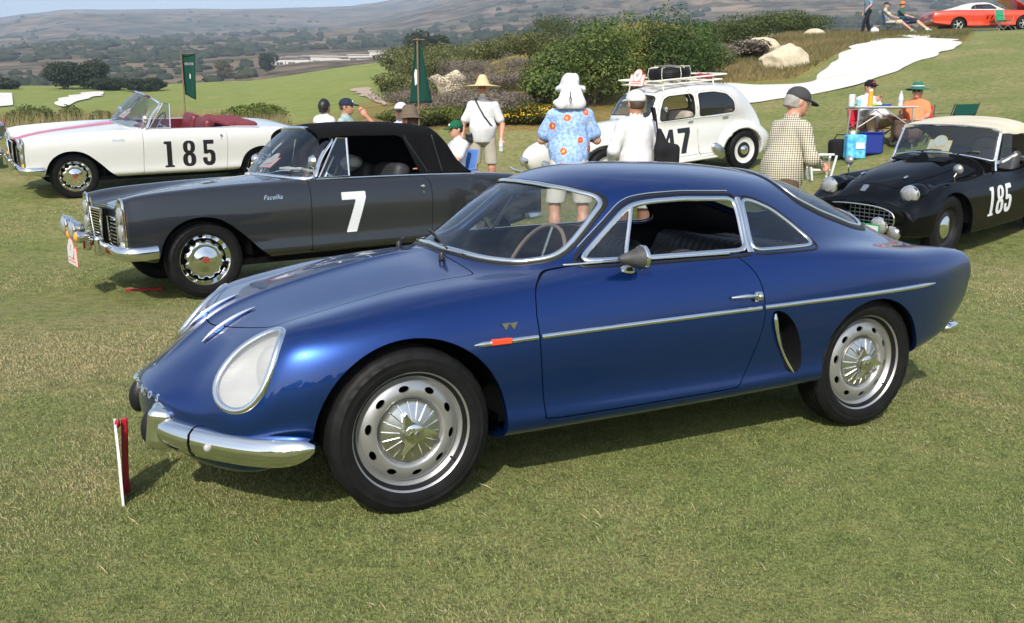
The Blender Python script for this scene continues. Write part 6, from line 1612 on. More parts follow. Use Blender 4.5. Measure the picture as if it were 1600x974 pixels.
# ---------------------------------------------------------------- people
class Blob:
    """smooth union of limbs on a grid; only the cells near each limb are touched"""
    def __init__(s, lo, hi, res):
        s.lo = np.array(lo, float); s.res = res; s.n = np.ceil((np.array(hi)-s.lo)/res).astype(int)+1
        s.D = np.full(s.n, .3)
    def _sub(s, lo, hi, mg):
        a = np.clip(np.floor((np.array(lo)-mg-s.lo)/s.res).astype(int), 0, s.n-1); b = np.clip(np.ceil((np.array(hi)+mg-s.lo)/s.res).astype(int)+1, a+1, s.n)
        sl = tuple(slice(i, j) for i, j in zip(a, b))
        G = np.stack(np.meshgrid(*[s.lo[k]+s.res*np.arange(a[k], b[k]) for k in range(3)], indexing='ij'), -1)
        return sl, G
    def cap(s, a, b, ra, rb=None, k=.02):
        rb = ra if rb is None else rb; a = np.array(a, float); b = np.array(b, float); m = max(ra, rb)
        sl, G = s._sub(np.minimum(a, b)-m, np.maximum(a, b)+m, .05+k); s.D[sl] = smin(s.D[sl], capsule(G, a, b, ra, rb), k); return s
    def chain(s, pts, rs, k=.02):
        for i in range(len(pts)-1): s.cap(pts[i], pts[i+1], rs[i], rs[i+1], k)
        return s
    def ell(s, c, r, rot=None, k=.02):
        m = max(r); c = np.array(c, float); sl, G = s._sub(c-m, c+m, .05+k); s.D[sl] = smin(s.D[sl], ellipsoid(G, c, r, rot), k); return s
    def box(s, c, h, r=.02, rot=None, k=.02):
        m = float(np.linalg.norm(h)); c = np.array(c, float); sl, G = s._sub(c-m, c+m, .05+k); s.D[sl] = smin(s.D[sl], rbox(G, c, h, r, rot), k); return s
    def below(s, z): s.D = np.maximum(s.D, (s.lo[2]+s.res*np.arange(s.n[2]))[None, None, :]-z); return s
    def above(s, z): s.D = np.maximum(s.D, z-(s.lo[2]+s.res*np.arange(s.n[2]))[None, None, :]); return s
    def cut(s, f):
        i = np.argwhere(s.D < .04); t = tuple(i.T); s.D[t] = np.maximum(s.D[t], f(s.lo+s.res*i)); return s
    def folds(s, amp, sc, seed=1, stretch=(1, 1, .45)):
        i = np.argwhere(np.abs(s.D) < .05); s.D[tuple(i.T)] += amp*wob((s.lo+s.res*i)*np.array(stretch), sc, seed); return s
    def obj(s, name, m, parent):
        V, F = sdf_mesh(None, s.lo, None, s.res, s.D)
        # light smoothing
        nb = np.zeros((len(V), 3)); ct = np.zeros(len(V))
        for a, b in ((0, 1), (1, 2), (2, 3), (3, 0)):
            np.add.at(nb, F[:, a], V[F[:, b]]); np.add.at(ct, F[:, a], 1); np.add.at(nb, F[:, b], V[F[:, a]]); np.add.at(ct, F[:, b], 1)
        V = V*.5+.5*nb/np.maximum(ct, 1)[:, None]
        return fast_mesh(name, V, F, np.full(len(F), 4), m, parent, True)
def skin_mat(name, c): return mat(name, c, rough=.5, sss=.12, var=(18, .12))
M_SKIN = skin_mat('fair_skin', (.50, .27, .18)); M_SKIN2 = skin_mat('tanned_skin', (.40, .20, .125)); M_SKIN3 = skin_mat('ruddy_skin', (.52, .25, .17))
def cloth(name, c, var=.08, rough=.85): return mat(name, c, rough=rough, var=(8, var), spec=.2, bump=(20, .5, .014))
M_WSHIRT = cloth('white_cotton', (.60, .60, .61)); M_SHOE = cloth('white_trainer', (.62, .62, .60)); M_SHOED = cloth('brown_shoe', (.06, .04, .03))
def pose_stand(h=1.75, lean=0.0, spread=.10, arms=None):
    k = h/1.75
    J = dict(pelvis=(0, 0, .95), waist=(0, -.0, 1.08), chest=(0, -.01-lean*.25, 1.30), neck=(0, -lean*.42, 1.475), head=(0, -.02-lean*.58, 1.625),
             shl=(.165, -lean*.38, 1.385), shr=(-.165, -lean*.38, 1.385), ell=(.235, .02-lean*.3, 1.11), elr=(-.235, .02-lean*.3, 1.11), wrl=(.25, -.06-lean*.3, .87), wrr=(-.25, -.06-lean*.3, .87),
             hpl=(.09, 0, .93), hpr=(-.09, 0, .93), knl=(spread, -.01, .50), knr=(-spread, -.01, .50), anl=(spread, .02, .085), anr=(-spread, .02, .085))
    if arms: J.update(arms)
    return {n: np.array(p)*k for n, p in J.items()}
def pose_sit(h=1.75, seat=.45, legs=None, arms=None, back=.08):
    k = h/1.75; z = seat/k+.10
    J = dict(pelvis=(0, .05, z), waist=(0, .07, z+.13), chest=(0, .05+back, z+.36), neck=(0, .04+back, z+.54), head=(0, .01+back, z+.69), shl=(.165, .05+back, z+.445), shr=(-.165, .05+back, z+.445),
             ell=(.25, -.02, z+.22), elr=(-.25, -.02, z+.22), wrl=(.20, -.24, z+.16), wrr=(-.20, -.24, z+.16), hpl=(.10, .0, z-.02), hpr=(-.10, .0, z-.02), knl=(.14, -.42, z-.02), knr=(-.14, -.42, z-.02), anl=(.14, -.44, .085), anr=(-.14, -.44, .085))
    if legs: J.update(legs)
    if arms: J.update(arms)
    return {n: np.array(p)*k for n, p in J.items()}
def hand_into(b, wr, el, grip=.35, side=1):
    """palm, four unequal fingers and a thumb that leaves the side of the palm"""
    d = wr-el; d = d/np.linalg.norm(d); up = np.array([0, -1.0, 0]); n = up-d*(up@d); n /= np.linalg.norm(n)+1e-9; w = np.cross(d, n)*side
    pc = wr+d*.050
    b.cap(wr, wr+d*.03, .026, .028, .015); b.ell(pc, (.020, .042, .045), tuple(Matrix((n, w, d)).transposed().to_euler()), .012)
    for i, (o, L) in enumerate(((-.030, .062), (-.011, .074), (.009, .070), (.028, .056))):
        p0 = wr+d*.082+w*o; p1 = p0+(d*math.cos(grip)+n*math.sin(grip))*L*.5; p2 = p1+(d*math.cos(grip*2.2)+n*math.sin(grip*2.2))*L*.5
        b.cap(p0-d*.02, p1, .0098, .0092, .004); b.cap(p1, p2, .0092, .0080, .004)
    t0 = wr+d*.030-w*.034; t1 = t0+(d*.75-w*.45+n*.35)*.040; t2 = t1+(d*.9+n*.35)*.032
    b.cap(t0, t1, .013, .011, .008); b.cap(t1, t2, .0105, .009, .004)
def person(name, label, loc, rotz, J, skin=M_SKIN, shirt=None, sleeve='short', trousers=None, leg='long', hair=None, hat=None, shoes=M_SHOE, belly=0.0, turn=0.0, nod=0.0, res=.013, female=False, skirt=False, beard=None, glasses=None, open_shirt=.0, tail=.0, group=None, sleeveless=False, grip=(.35, .35), extras=True, k=1.0):
    root = thing(name, label, 'person', loc, rotz, group)
    P = np.array(list(J.values())); lo = P.min(0)-.22; hi = P.max(0)+.24; lo[2] = min(lo[2], -.0)
    lo[2] = max(lo[2], -.02)
    b = Blob(lo, hi, res); H = J['head']; N = J['neck']; C = J['chest']; W = J['waist']; Pv = J['pelvis']
    hr = Euler((nod, 0, turn)); Rm = np.array(hr.to_matrix()); hd = lambda v: H+Rm@(np.array(v)*k)
    # head with brow, nose, chin, ears
    b.ell(H, (.074*k, .094*k, .108*k), (nod, 0, turn), .01); b.ell(hd((0, -.030, -.055)), (.055*k, .062*k, .062*k), (nod, 0, turn), .03); b.cap(hd((0, -.085, -.005)), hd((0, -.108, -.035)), .010*k, .015*k, .012)
    b.ell(hd((0, -.075, -.082)), (.030*k, .026*k, .022*k), None, .02); b.cap(hd((-.03, -.078, .022)), hd((.03, -.078, .022)), .014*k, .014*k, .015)
    b.cap(hd((-.02, -.088, -.062)), hd((.02, -.088, -.062)), .008*k, .008*k, .008)
    for sx in (-1, 1): b.ell(hd((.076*sx, .01, -.01)), (.012*k, .022*k, .032*k), (nod, 0, turn), .006)
    b.cap(H+np.array([0, .01, -.05]), N, .052*k, .056*k, .03)
    # trunk (under the clothes) and limbs
    b.chain([N, C+np.array([0, 0, .05]), C, W, Pv], [.055, .075, .085, .085, .10], .03)
    for sd in ('l', 'r'):
        sg = 1 if sd == 'l' else -1
        sh, el, wr = J['sh'+sd], J['el'+sd], J['wr'+sd]; b.chain([sh, (sh+el)/2, el, (el*2+wr)/3, wr], [.052*k, .048*k, .040*k, .041*k, .028*k], .02); hand_into(b, wr, el, grip[0 if sd == 'l' else 1], sg)
        hp, kn, an = J['hp'+sd], J['kn'+sd], J['an'+sd]; cf = kn*.68+an*.32; b.chain([hp, kn, cf+np.array([0, .015, 0]), an], [.085*k, .056*k, .058*k, .038*k], .03)
    b.obj('body', skin, root)
    pad = .014
    if shirt is not None:
        s_ = Blob(lo, hi, res)
        tr = [C+np.array([0, 0, .085]), C, W+np.array([0, -belly*.6, 0]), W*.35+Pv*.65+np.array([0, -belly*.5, 0])]
        s_.chain(tr, [.080, .120, .118+belly, .122+belly*.8], .06)
        for sg in (-1, 1): s_.chain([C+np.array([.070*sg, .012, .055]), W+np.array([.065*sg, -belly*.4, 0]), W*.3+Pv*.7+np.array([.060*sg, -belly*.3, 0])], [.100, .098+belly*.6, .102+belly*.5], .05)
        if female:
            for sg in (-1, 1): s_.ell(C+np.array([.075*sg, -.085, -.01]), (.065, .06, .065), None, .04)
        s_.cap(W*.3+Pv*.7, Pv+np.array([0, 0, -.05-tail]), .138+belly*.5, .146+belly*.4, .05)
        if not sleeveless:
            for sd in ('l', 'r'):
                sg = 1 if sd == 'l' else -1; sh, el, wr = J['sh'+sd], J['el'+sd], J['wr'+sd]; s_.cap(N+np.array([.025*sg, .01, -.030]), sh+np.array([-.02*sg, 0, .012]), .045, .052, .04); s_.cap(C+np.array([.06*sg, 0, .07]), sh, .080, .066, .04)
                if sleeve == 'short': s_.chain([sh, sh*.30+el*.70], [.066, .070], .03)
                elif sleeve == 'long': s_.chain([sh, el, wr*.93+el*.07], [.066, .056, .042], .03)
        s_.folds(.0085, 22, hash(name+label) % 97);
        s_.above(float(Pv[2])-.10-tail)
        s_.obj('shirt', shirt, root)
        if extras and not sleeveless:
            c = Blob(N-.12, N+.12, .009)
            c.cap(N+np.array([0, .0, -.01]), N+np.array([0, -.003, .028]), .072, .066, .01); c.cut(lambda G: -(np.linalg.norm((G-N)[..., :2], axis=-1)-.058)); c.cut(lambda G: .3*(N[1]-.03-G[..., 1])-.02+np.abs(G[..., 2]-N[2]-.005)-.028)
            c.obj('collar', shirt, root)
    if trousers is not None:
        t_ = Blob(lo, hi, res)
        t_.cap(Pv+np.array([0, 0, .07]), Pv, .122+belly*.5, .135+belly*.3, .03)
        for sg in (-1, 1): t_.cap(Pv+np.array([.055*sg, .01, .05]), Pv+np.array([.06*sg, .02, -.03]), .105+belly*.3, .115, .03)
        for sd in ('l', 'r'):
            hp, kn, an = J['hp'+sd], J['kn'+sd], J['an'+sd]
            if skirt: t_.chain([hp, kn, kn*.3+an*.7], [.12, .13, .14], .10)
            elif leg == 'short': t_.chain([hp, hp*.10+kn*.90], [.105, .098], .02)
            else: t_.chain([hp, kn, an+np.array([0, .0, .0])], [.102, .078, .066], .02)
        t_.folds(.006, 16, 5)
        if leg == 'short' and abs(J['hpl'][2]-J['knl'][2]) > .2: t_.above(float(J['knl'][2])+.045)
        t_.below(float(Pv[2])+.11); t_.obj('skirt' if skirt else ('shorts' if leg == 'short' else 'trousers'), trousers, root)
    for sd in ('l', 'r'):
        an, kn = J['an'+sd], J['kn'+sd]; f = Blob(an-np.array([.14, .30, .12]), an+np.array([.14, .16, .10]), .010)
        f.chain([an+np.array([0, .045, -.045]), an+np.array([0, -.03, -.05]), an+np.array([0, -.15, -.058])], [.042, .044, .034], .03); f.cap(an+np.array([0, .03, -.02]), an+np.array([0, .01, .015]), .045, .043, .03)
        f.above(float(an[2])-.083); f.obj('shoe', shoes, root)
    if hair is not None:
        m, L = hair; h_ = Blob(H-.22*k, H+.22*k, .010); q_ = hat is not None; h_.ell(hd((0, .014 if q_ else .018, .0 if q_ else .022)), (.080*k, .094*k, .088*k) if q_ else (.083*k, .100*k, .104*k), (nod, 0, turn), .01)
        if L > 0: h_.cap(hd((0, .055, .0)), hd((0, .065, -.06-L)), .070*k, .055*k, .03)
        h_.folds(.004, 60, 3, (1, 1, 1)); h_.cut(lambda G: (-((G-H)@Rm)[..., 1]-.050*k-.35*np.maximum(((G-H)@Rm)[..., 2], -.05))); h_.cut(lambda G: -((G-H)@Rm)[..., 2]-(.055+L)*k); h_.obj('hair', m, root)
    if beard is not None:
        h_ = Blob(H-.2, H+.2, .009); h_.ell(hd((0, -.055, -.088)), (.046*k, .048*k, .042*k), (nod, 0, turn), .01); h_.folds(.004, 80, 4, (1, 1, 1)); h_.cut(lambda G: ((G-H)@Rm)[..., 2]+.062*k); h_.obj('beard', beard, root)
    if glasses is not None:
        g = B()
        for sx in (-1, 1): g.ell(hd((.033*sx, -.096, .008)), (.026, .008, .020), 12, 8, (nod, 0, turn))
        g.tube([hd((-.07, -.03, .012)), hd((-.055, -.092, .014)), hd((.055, -.092, .014)), hd((.07, -.03, .012))], .004, 6); g.obj('glasses', glasses, root)
    else:
        for sx in (-1, 1):
            e_ = B().ell(hd((.031*sx, -.084, .006)), (.013, .008, .008), 10, 8, (nod, 0, turn)).obj('eye', M_DARK, root)
    if hat is not None: hat(root, H, Rm, hd, nod, turn, k)
    return root
# hats: each a child of its wearer
def hat_cap(m, logo=None, white_brim=None):
    def f(root, H, Rm, hd, nod, turn, k):
        h_ = Blob(H-.25*k, H+.25*k, .010); h_.ell(hd((0, .006, .040)), (.090*k, .112*k, .092*k), (nod, 0, turn), .01)
        h_.cut(lambda G: .016*k-((G-H)@Rm)[..., 2]); o = h_.obj('cap', m, root)
        v = Blob(H-.28*k, H+.28*k, .008); v.ell(hd((0, -.115, .030)), (.072*k, .085*k, .014*k), (nod+R(8), 0, turn), .005); v.cut(lambda G: ((G-H)@Rm)[..., 1]+.075*k); v.obj('cap_peak', white_brim or m, o)
        if logo is not None: B().ell(hd((0, -.100, .075)), (.026, .008, .020), 14, 8, (nod+R(-20), 0, turn)).obj('cap_badge', logo, o)
    return f
def hat_brim(m, crown=(.085, .10, .10), brim=.19, droop=.03, peak=None, band=None, flat=.0):
    def f(root, H, Rm, hd, nod, turn, k):
        prof = [(.001, .045+crown[2])]
        if peak: prof = [(.001, .045+peak), (.034, .045+peak*.97), (.060, .045+peak*.84), (.084, .045+peak*.45)]
        else: prof += [(crown[0]*.6, .045+crown[2]*.97), (crown[0]*.92, .045+crown[2]*.70)]
        prof += [(crown[0]*1.06, .050), (crown[0]*1.12, .036), (crown[0]*1.5, .030), (brim*.75, .022), (brim, .030-droop), (brim*.985, .022-droop), (brim*.74, .014), (crown[0]*1.1, .024), (crown[0]*1.0, .03)]
        V = []; F = []; n = 40
        for i, (r_, z) in enumerate(prof):
            for q in range(n):
                t = 2*math.pi*q/n; wv = flat*math.sin(2*t)*(r_/brim)**3; V.append(hd((r_*math.cos(t), r_*math.sin(t)*1.12, z+wv+.034)))
        for i in range(len(prof)-1):
            for q in range(n): F.append((i*n+q, (i+1)*n+q, (i+1)*n+(q+1) % n, i*n+(q+1) % n))
        o = mobj('hat', V, F, m, root)
        if band is not None: B().tube([hd((crown[0]*1.08*math.cos(t), crown[0]*1.21*math.sin(t), .094)) for t in np.linspace(0, 6.283, 33)[:-1]], .012, 6, closed=True).obj('hat_band', band, o)
    return f
def hat_neckcape(m):
    def f(root, H, Rm, hd, nod, turn, k):
        h_ = Blob(H-.34, H+.26, .012); h_.ell(hd((0, .0, .070)), (.094, .112, .098), (nod, 0, turn), .01); h_.ell(hd((0, -.02, .015)), (.140, .150, .048), (nod, 0, turn), .03)
        h_.ell(hd((0, .085, -.05)), (.115, .060, .085), None, .03); h_.ell(hd((0, .105, -.13)), (.160, .055, .075), None, .04); h_.folds(.013, 26, 8); h_.cut(lambda G: -((G-H)@Rm)[..., 2]-.185); h_.cut(lambda G: -(np.linalg.norm(((G-H)@Rm)*np.array([1, 1, .4])-np.array([0, -.02, -.06]), axis=-1)-.105)); h_.obj('sun_hat', m, root)
        B().tube([hd((0, .175, -.02)), hd((.004, .200, -.06)), hd((-.012, .215, -.10)), hd((.0, .220, -.13)), hd((.014, .215, -.10)), hd((0, .200, -.06))], .004, 6).obj('hat_cord', M_DARK, root)
    return f
def check_cloth():
    m = bpy.data.materials.new('checked_shirt_cloth'); m.use_nodes = True; nt = m.node_tree; p = nt.nodes['Principled BSDF']; p.inputs['Roughness'].default_value = .85
    tc = nt.nodes.new('ShaderNodeTexCoord'); sp = nt.nodes.new('ShaderNodeSeparateXYZ'); nt.links.new(tc.outputs['Object'], sp.inputs[0])
    def stripes(src, freq):
        a = nt.nodes.new('ShaderNodeMath'); a.operation = 'MULTIPLY'; a.inputs[1].default_value = freq; nt.links.new(src, a.inputs[0])
        s = nt.nodes.new('ShaderNodeMath'); s.operation = 'SINE'; nt.links.new(a.outputs[0], s.inputs[0])
        g = nt.nodes.new('ShaderNodeMath'); g.operation = 'GREATER_THAN'; g.inputs[1].default_value = .35; nt.links.new(s.outputs[0], g.inputs[0]); return g.outputs[0]
    ad = nt.nodes.new('ShaderNodeMath'); nt.links.new(sp.outputs[0], ad.inputs[0]); nt.links.new(sp.outputs[1], ad.inputs[1])
    A = stripes(ad.outputs[0], 2*math.pi/.026); C_ = stripes(sp.outputs[2], 2*math.pi/.019)
    su = nt.nodes.new('ShaderNodeMath'); nt.links.new(A, su.inputs[0]); nt.links.new(C_, su.inputs[1])
    dv = nt.nodes.new('ShaderNodeMath'); dv.operation = 'MULTIPLY'; dv.inputs[1].default_value = .5; nt.links.new(su.outputs[0], dv.inputs[0])
    r = nt.nodes.new('ShaderNodeValToRGB'); r.color_ramp.interpolation = 'CONSTANT'; e = r.color_ramp.elements; e[0].position, e[0].color = 0, (.62, .58, .46, 1); e[1].position, e[1].color = .75, (.055, .05, .045, 1)
    q = e.new(.3); q.color = (.26, .225, .165, 1)
    nt.links.new(dv.outputs[0], r.inputs[0]); nt.links.new(r.outputs[0], p.inputs['Base Color']); return m
def floral_cloth():
    m = bpy.data.materials.new('floral_shirt_cloth'); m.use_nodes = True; nt = m.node_tree; p = nt.nodes['Principled BSDF']; p.inputs['Roughness'].default_value = .85
    tc = nt.nodes.new('ShaderNodeTexCoord')
    def vor(s, f='F1', rnd=.85):
        v = nt.nodes.new('ShaderNodeTexVoronoi'); v.inputs['Scale'].default_value = s; v.inputs['Randomness'].default_value = rnd; nt.links.new(tc.outputs['Object'], v.inputs['Vector']); return v
    nz = nt.nodes.new('ShaderNodeTexNoise'); nz.inputs['Scale'].default_value = 34; nz.inputs['Detail'].default_value = 5; nt.links.new(tc.outputs['Object'], nz.inputs['Vector'])
    base = nt.nodes.new('ShaderNodeValToRGB'); e = base.color_ramp.elements; e[0].position, e[0].color = .40, (.20, .32, .58, 1); e[1].position, e[1].color = .60, (.36, .52, .80, 1); nt.links.new(nz.outputs['Fac'], base.inputs[0])
    v = vor(8.0); n2 = nt.nodes.new('ShaderNodeTexNoise'); n2.inputs['Scale'].default_value = 45; nt.links.new(tc.outputs['Object'], n2.inputs['Vector'])
    ad = nt.nodes.new('ShaderNodeMath'); ad.operation = 'MULTIPLY_ADD'; ad.inputs[1].default_value = .28; nt.links.new(n2.outputs['Fac'], ad.inputs[0]); nt.links.new(v.outputs['Distance'], ad.inputs[2])
    fl = nt.nodes.new('ShaderNodeValToRGB'); e = fl.color_ramp.elements; fl.color_ramp.interpolation = 'CONSTANT'; e[0].position, e[0].color = 0, (.75, .45, .10, 1); e[1].position, e[1].color = .47, (0, 0, 0, 1); q = e.new(.25); q.color = (.46, .10, .05, 1); q = e.new(.43); q.color = (.75, .55, .42, 1)
    mk = nt.nodes.new('ShaderNodeMath'); mk.operation = 'LESS_THAN'; mk.inputs[1].default_value = .455; nt.links.new(ad.outputs[0], fl.inputs[0]); nt.links.new(ad.outputs[0], mk.inputs[0])
    sepc = nt.nodes.new('ShaderNodeSeparateColor'); nt.links.new(v.outputs['Color'], sepc.inputs[0]); gt = nt.nodes.new('ShaderNodeMath'); gt.operation = 'GREATER_THAN'; gt.inputs[1].default_value = .08; nt.links.new(sepc.outputs[0], gt.inputs[0])
    ml = nt.nodes.new('ShaderNodeMath'); ml.operation = 'MULTIPLY'; nt.links.new(mk.outputs[0], ml.inputs[0]); nt.links.new(gt.outputs[0], ml.inputs[1])
    mx = nt.nodes.new('ShaderNodeMix'); mx.data_type = 'RGBA'; nt.links.new(ml.outputs[0], mx.inputs[0]); nt.links.new(base.outputs[0], mx.inputs[6]); nt.links.new(fl.outputs[0], mx.inputs[7]); nt.links.new(mx.outputs[2], p.inputs['Base Color']); return m
def at_px(px, Y):
    x = (px-800)/F_PX*(Y*math.cos(PITCH)+CAM_H*.9*math.sin(PITCH)); return (x, Y, gz(x, Y))
def build_people():
    straw = mat('woven_straw', (.58, .45, .25), rough=.8, var=(40, .2), bump=(120, .6, .004)); khaki = cloth('khaki_shorts_cloth', (.36, .33, .27)); hairb = mat('black_hair', (.010, .009, .008), rough=.45, bump=(200, .5, .003)); hairg = mat('grey_hair', (.30, .28, .26), rough=.6, bump=(200, .5, .003)); hairbr = mat('brown_hair', (.06, .035, .02), rough=.55, bump=(200, .5, .003))
    wbeard = mat('white_beard', (.70, .67, .62), rough=.8, bump=(200, .6, .004)); navy = cloth('navy_cotton', (.02, .025, .05)); dgrey = cloth('charcoal_cap_cloth', (.055, .055, .058))
    # straw hat
    J = pose_stand(1.88, 0, .13, dict(ell=(.29, .02, 1.12), wrl=(.27, -.10, .91), elr=(-.29, .04, 1.11), wrr=(-.31, -.05, .86)))
    r = person('person', 'man in a wide straw hat, white t-shirt and khaki shorts holding a bottle', at_px(755, 14.85), R(2), J, M_SKIN3, M_WSHIRT, 'short', khaki, 'short', None, hat_brim(straw, (.104, .1, .1), .29, .022, .145), belly=.06, beard=wbeard, grip=(.9, .35))
    B().tube([(-.12, -.08, 1.59), (-.07, -.16, 1.50), (.02, -.205, 1.33), (.12, -.20, 1.20), (.205, -.06, 1.12), (.165, .12, 1.23), (.0, .15, 1.45), (-.11, .06, 1.60)], .012, 6, closed=True, flat=.4).obj('bag_strap', M_BLACKPL, r)
    bt = thing('water_bottle', 'clear plastic water bottle held by the man in the straw hat', 'bottle'); bt.parent = None; l = at_px(755, 14.85); bt.location = (l[0]+.29, l[1]-.17, l[2]+.79); bottle(bt)
    t = thing('hip_pouch', 'black pouch at the hip of the man in the straw hat', 'bag', (l[0]-.21, l[1]-.10, l[2]+1.0)); sdf_obj('pouch', lambda P: rbox(P, (0, 0, 0), (.06, .045, .075), .025), (-.1, -.1, -.12), (.1, .1, .12), .012, M_BLACKPL, t); B().box((0, -.048, .03), (.10, .01, .05), None, .004).obj('pouch_flap', M_RUBBER, t)
    # floral shirt, seen from behind, camera raised
    J = pose_stand(1.80, -.02, .14, dict(ell=(.27, -.06, 1.15), wrl=(.13, -.27, 1.22), elr=(-.27, -.06, 1.15), wrr=(-.13, -.27, 1.22)))
    person('person', 'man seen from behind in blue floral shirt and white neck-flap sun hat', at_px(888, 9.4), R(178), J, M_SKIN, floral_cloth(), 'short', cloth('pale_shorts_cloth', (.56, .53, .48)), 'short', None, hat_neckcape(M_WSHIRT), belly=.05, tail=.06, res=.011)
    # white shirt and cap with a black bag
    J = pose_stand(1.62, .03, .12, dict(ell=(.27, .0, 1.15), wrl=(.18, -.20, 1.05), elr=(-.27, .03, 1.14), wrr=(-.25, -.10, .93)))
    l = at_px(990, 9.0)
    person('person', 'man seen from behind in white long-sleeved shirt and white cap with a shoulder bag', l, R(205), J, M_SKIN2, M_WSHIRT, 'long', cloth('white_trouser_cloth', (.66, .65, .63)), 'short', (hairbr, .0), hat_cap(M_WSHIRT), tail=.12, res=.011)
    t = thing('shoulder_bag', 'black shoulder bag hanging at the side of the man in the white cap', 'bag', (l[0]+.27, l[1]-.05, l[2]+.80))
    bag = Blob((-.2, -.15, -.1), (.25, .15, .62), .012); bag.box((.02, 0, .14), (.12, .055, .19), .05); bag.cap((-.03, 0, .28), (-.06, 0, .45), .07, .03, .05); bag.folds(.006, 20, 6); bag.obj('bag_body', cloth('black_nylon', (.012, .012, .014)), t)
    B().tube([(-.07, 0, .40), (-.11, -.10, .56), (-.13, -.09, .66), (-.13, .06, .67), (-.08, .10, .50)], .014, 6, flat=.4).obj('bag_strap', MATS['black_nylon'], t)
    # checked shirt
    J = pose_stand(1.66, .22, .12, dict(ell=(.26, -.12, 1.12), wrl=(.16, -.30, 1.08), elr=(-.26, -.12, 1.12), wrr=(-.16, -.31, 1.06)))
    l = at_px(1212, 8.1)
    person('person', 'grey-haired man in checked shirt and charcoal cap looking down to the right', l, R(112), J, M_SKIN3, check_cloth(), 'long', cloth('brown_trouser_cloth', (.10, .07, .05)), 'long', (hairg, .01), hat_cap(dgrey), belly=.05, tail=.06, nod=R(16), turn=R(-10), res=.010, grip=(1.1, 1.1), glasses=mat('clear_spectacles', (.4, .4, .4), rough=.1, alpha=.35))
    t = thing('camera', 'black camera held at the waist by the man in the checked shirt', 'camera'); t.location = (l[0]+.31, l[1]+.13, l[2]+1.04); t.rotation_euler = (0, 0, R(112)); B().box((0, 0, 0), (.135, .07, .095), None, .015).obj('camera_body', M_BLACKPL, t); B().lathe([(.034, -.09), (.036, -.03), (.036, .03)], 20, (0, 0, 0), 'y').obj('lens', M_RUBBER, t); B().tube([(.07, 0, .04), (.06, .18, .26), (.03, .26, .44)], .010, 6, flat=.3).obj('neck_strap', M_BLACKPL, t)
    # group behind the grey car
    person('person', 'dark-haired person in a white shirt, head above the soft top of the grey convertible', at_px(512, 14.3), R(140), pose_stand(1.56), M_SKIN2, M_WSHIRT, 'short', navy, 'long', (hairb, .03), None, turn=R(20))
    person('person', 'man in navy cap and grey-green polo shirt facing right behind the grey convertible', at_px(545, 14.0), R(80), pose_stand(1.62), M_SKIN2, cloth('grey_green_polo', (.30, .40, .38)), 'short', khaki, 'long', (hairbr, 0), hat_cap(navy, M_WSHIRT))
    J = pose_stand(1.66, 0, .1, dict(elr=(-.33, -.12, 1.36), wrr=(-.50, -.16, 1.56), ell=(.25, 0, 1.14)))
    person('person', 'man in pale blue shirt and white cap holding out an open hand', at_px(630, 12.8), R(12), J, M_SKIN3, cloth('pale_blue_shirt', (.48, .58, .76)), 'short', khaki, 'long', (hairg, 0), hat_cap(M_WSHIRT, None, M_BLACKPL), turn=R(-25), grip=(.3, .1))
    person('person', 'woman in brown brimmed hat and orange sleeveless top beside the flag pole', at_px(645, 12.0), R(-120), pose_stand(1.60), M_SKIN3, cloth('orange_tank_top', (.75, .16, .06)), 'none', khaki, 'long', (hairbr, .06), hat_brim(cloth('taupe_felt', (.13, .10, .07)), (.09, .1, .105), .17, .05, None, None, .012), sleeveless=True, female=True)
    # seated boy
    l = at_px(706, 13.6)
    ch = folding_chair('blue_camp_chair', 'blue folding chair of the boy in the green cap, behind the grey convertible', (l[0], l[1], l[2]), R(-60), cloth('blue_canvas', (.10, .22, .55)), M_ALU)
    person('person', 'boy in green cap and white t-shirt sitting in a blue folding chair', (l[0], l[1], l[2]), R(-60), pose_sit(1.62, .50), M_SKIN, M_WSHIRT, 'short', khaki, 'short', (hairb, .0), hat_cap(cloth('green_cap_cloth', (.01, .10, .05)), M_WSHIRT), nod=R(8))
    # table party
    l = at_px(1352, 16.6); tan = cloth('tan_trousers', (.34, .24, .13))
    folding_chair('red_camp_chair', 'red folding chair of the man at the picnic table', l, R(15), cloth('red_canvas', (.50, .02, .04)), M_BLACKPL, .66)
    person('person', 'man in black cap and white jersey sitting behind the picnic table', l, R(15), pose_sit(1.66, .26, dict(knl=(.26, -.36, .48), knr=(-.26, -.36, .48), anl=(.24, -.40, .085), anr=(-.24, -.40, .085)), dict(elr=(-.26, -.12, .60), wrr=(-.10, -.22, .80))), M_SKIN3, M_WSHIRT, 'long', tan, 'long', (hairbr, 0), hat_cap(cloth('black_cap_cloth', (.012, .012, .014)), M_REDPL), belly=.05, glasses=M_BLACKPL)
    l = at_px(1418, 16.2)
    folding_chair('red_camp_chair', 'red folding chair of the woman in the green hat', l, R(-32), MATS['red_canvas'], M_BLACKPL, .66)
    person('person', 'woman in green brimmed hat, sunglasses, orange shirt and long brown skirt, seated', l, R(-32), pose_sit(1.50, .18, dict(knl=(.12, -.44, .40), knr=(-.12, -.44, .40), anl=(.10, -.66, .085), anr=(-.10, -.66, .085)), None, .14), M_SKIN3, cloth('coral_orange_shirt', (.72, .22, .10)), 'short', cloth('brown_print_skirt', (.10, .065, .05), .35), 'long', (hairbr, .02), hat_brim(cloth('green_straw', (.02, .14, .10)), (.09, .1, .09), .20, .02, None, M_WSHIRT, .01), shoes=M_SHOED, female=True, skirt=True, belly=.05, glasses=M_BLACKPL)
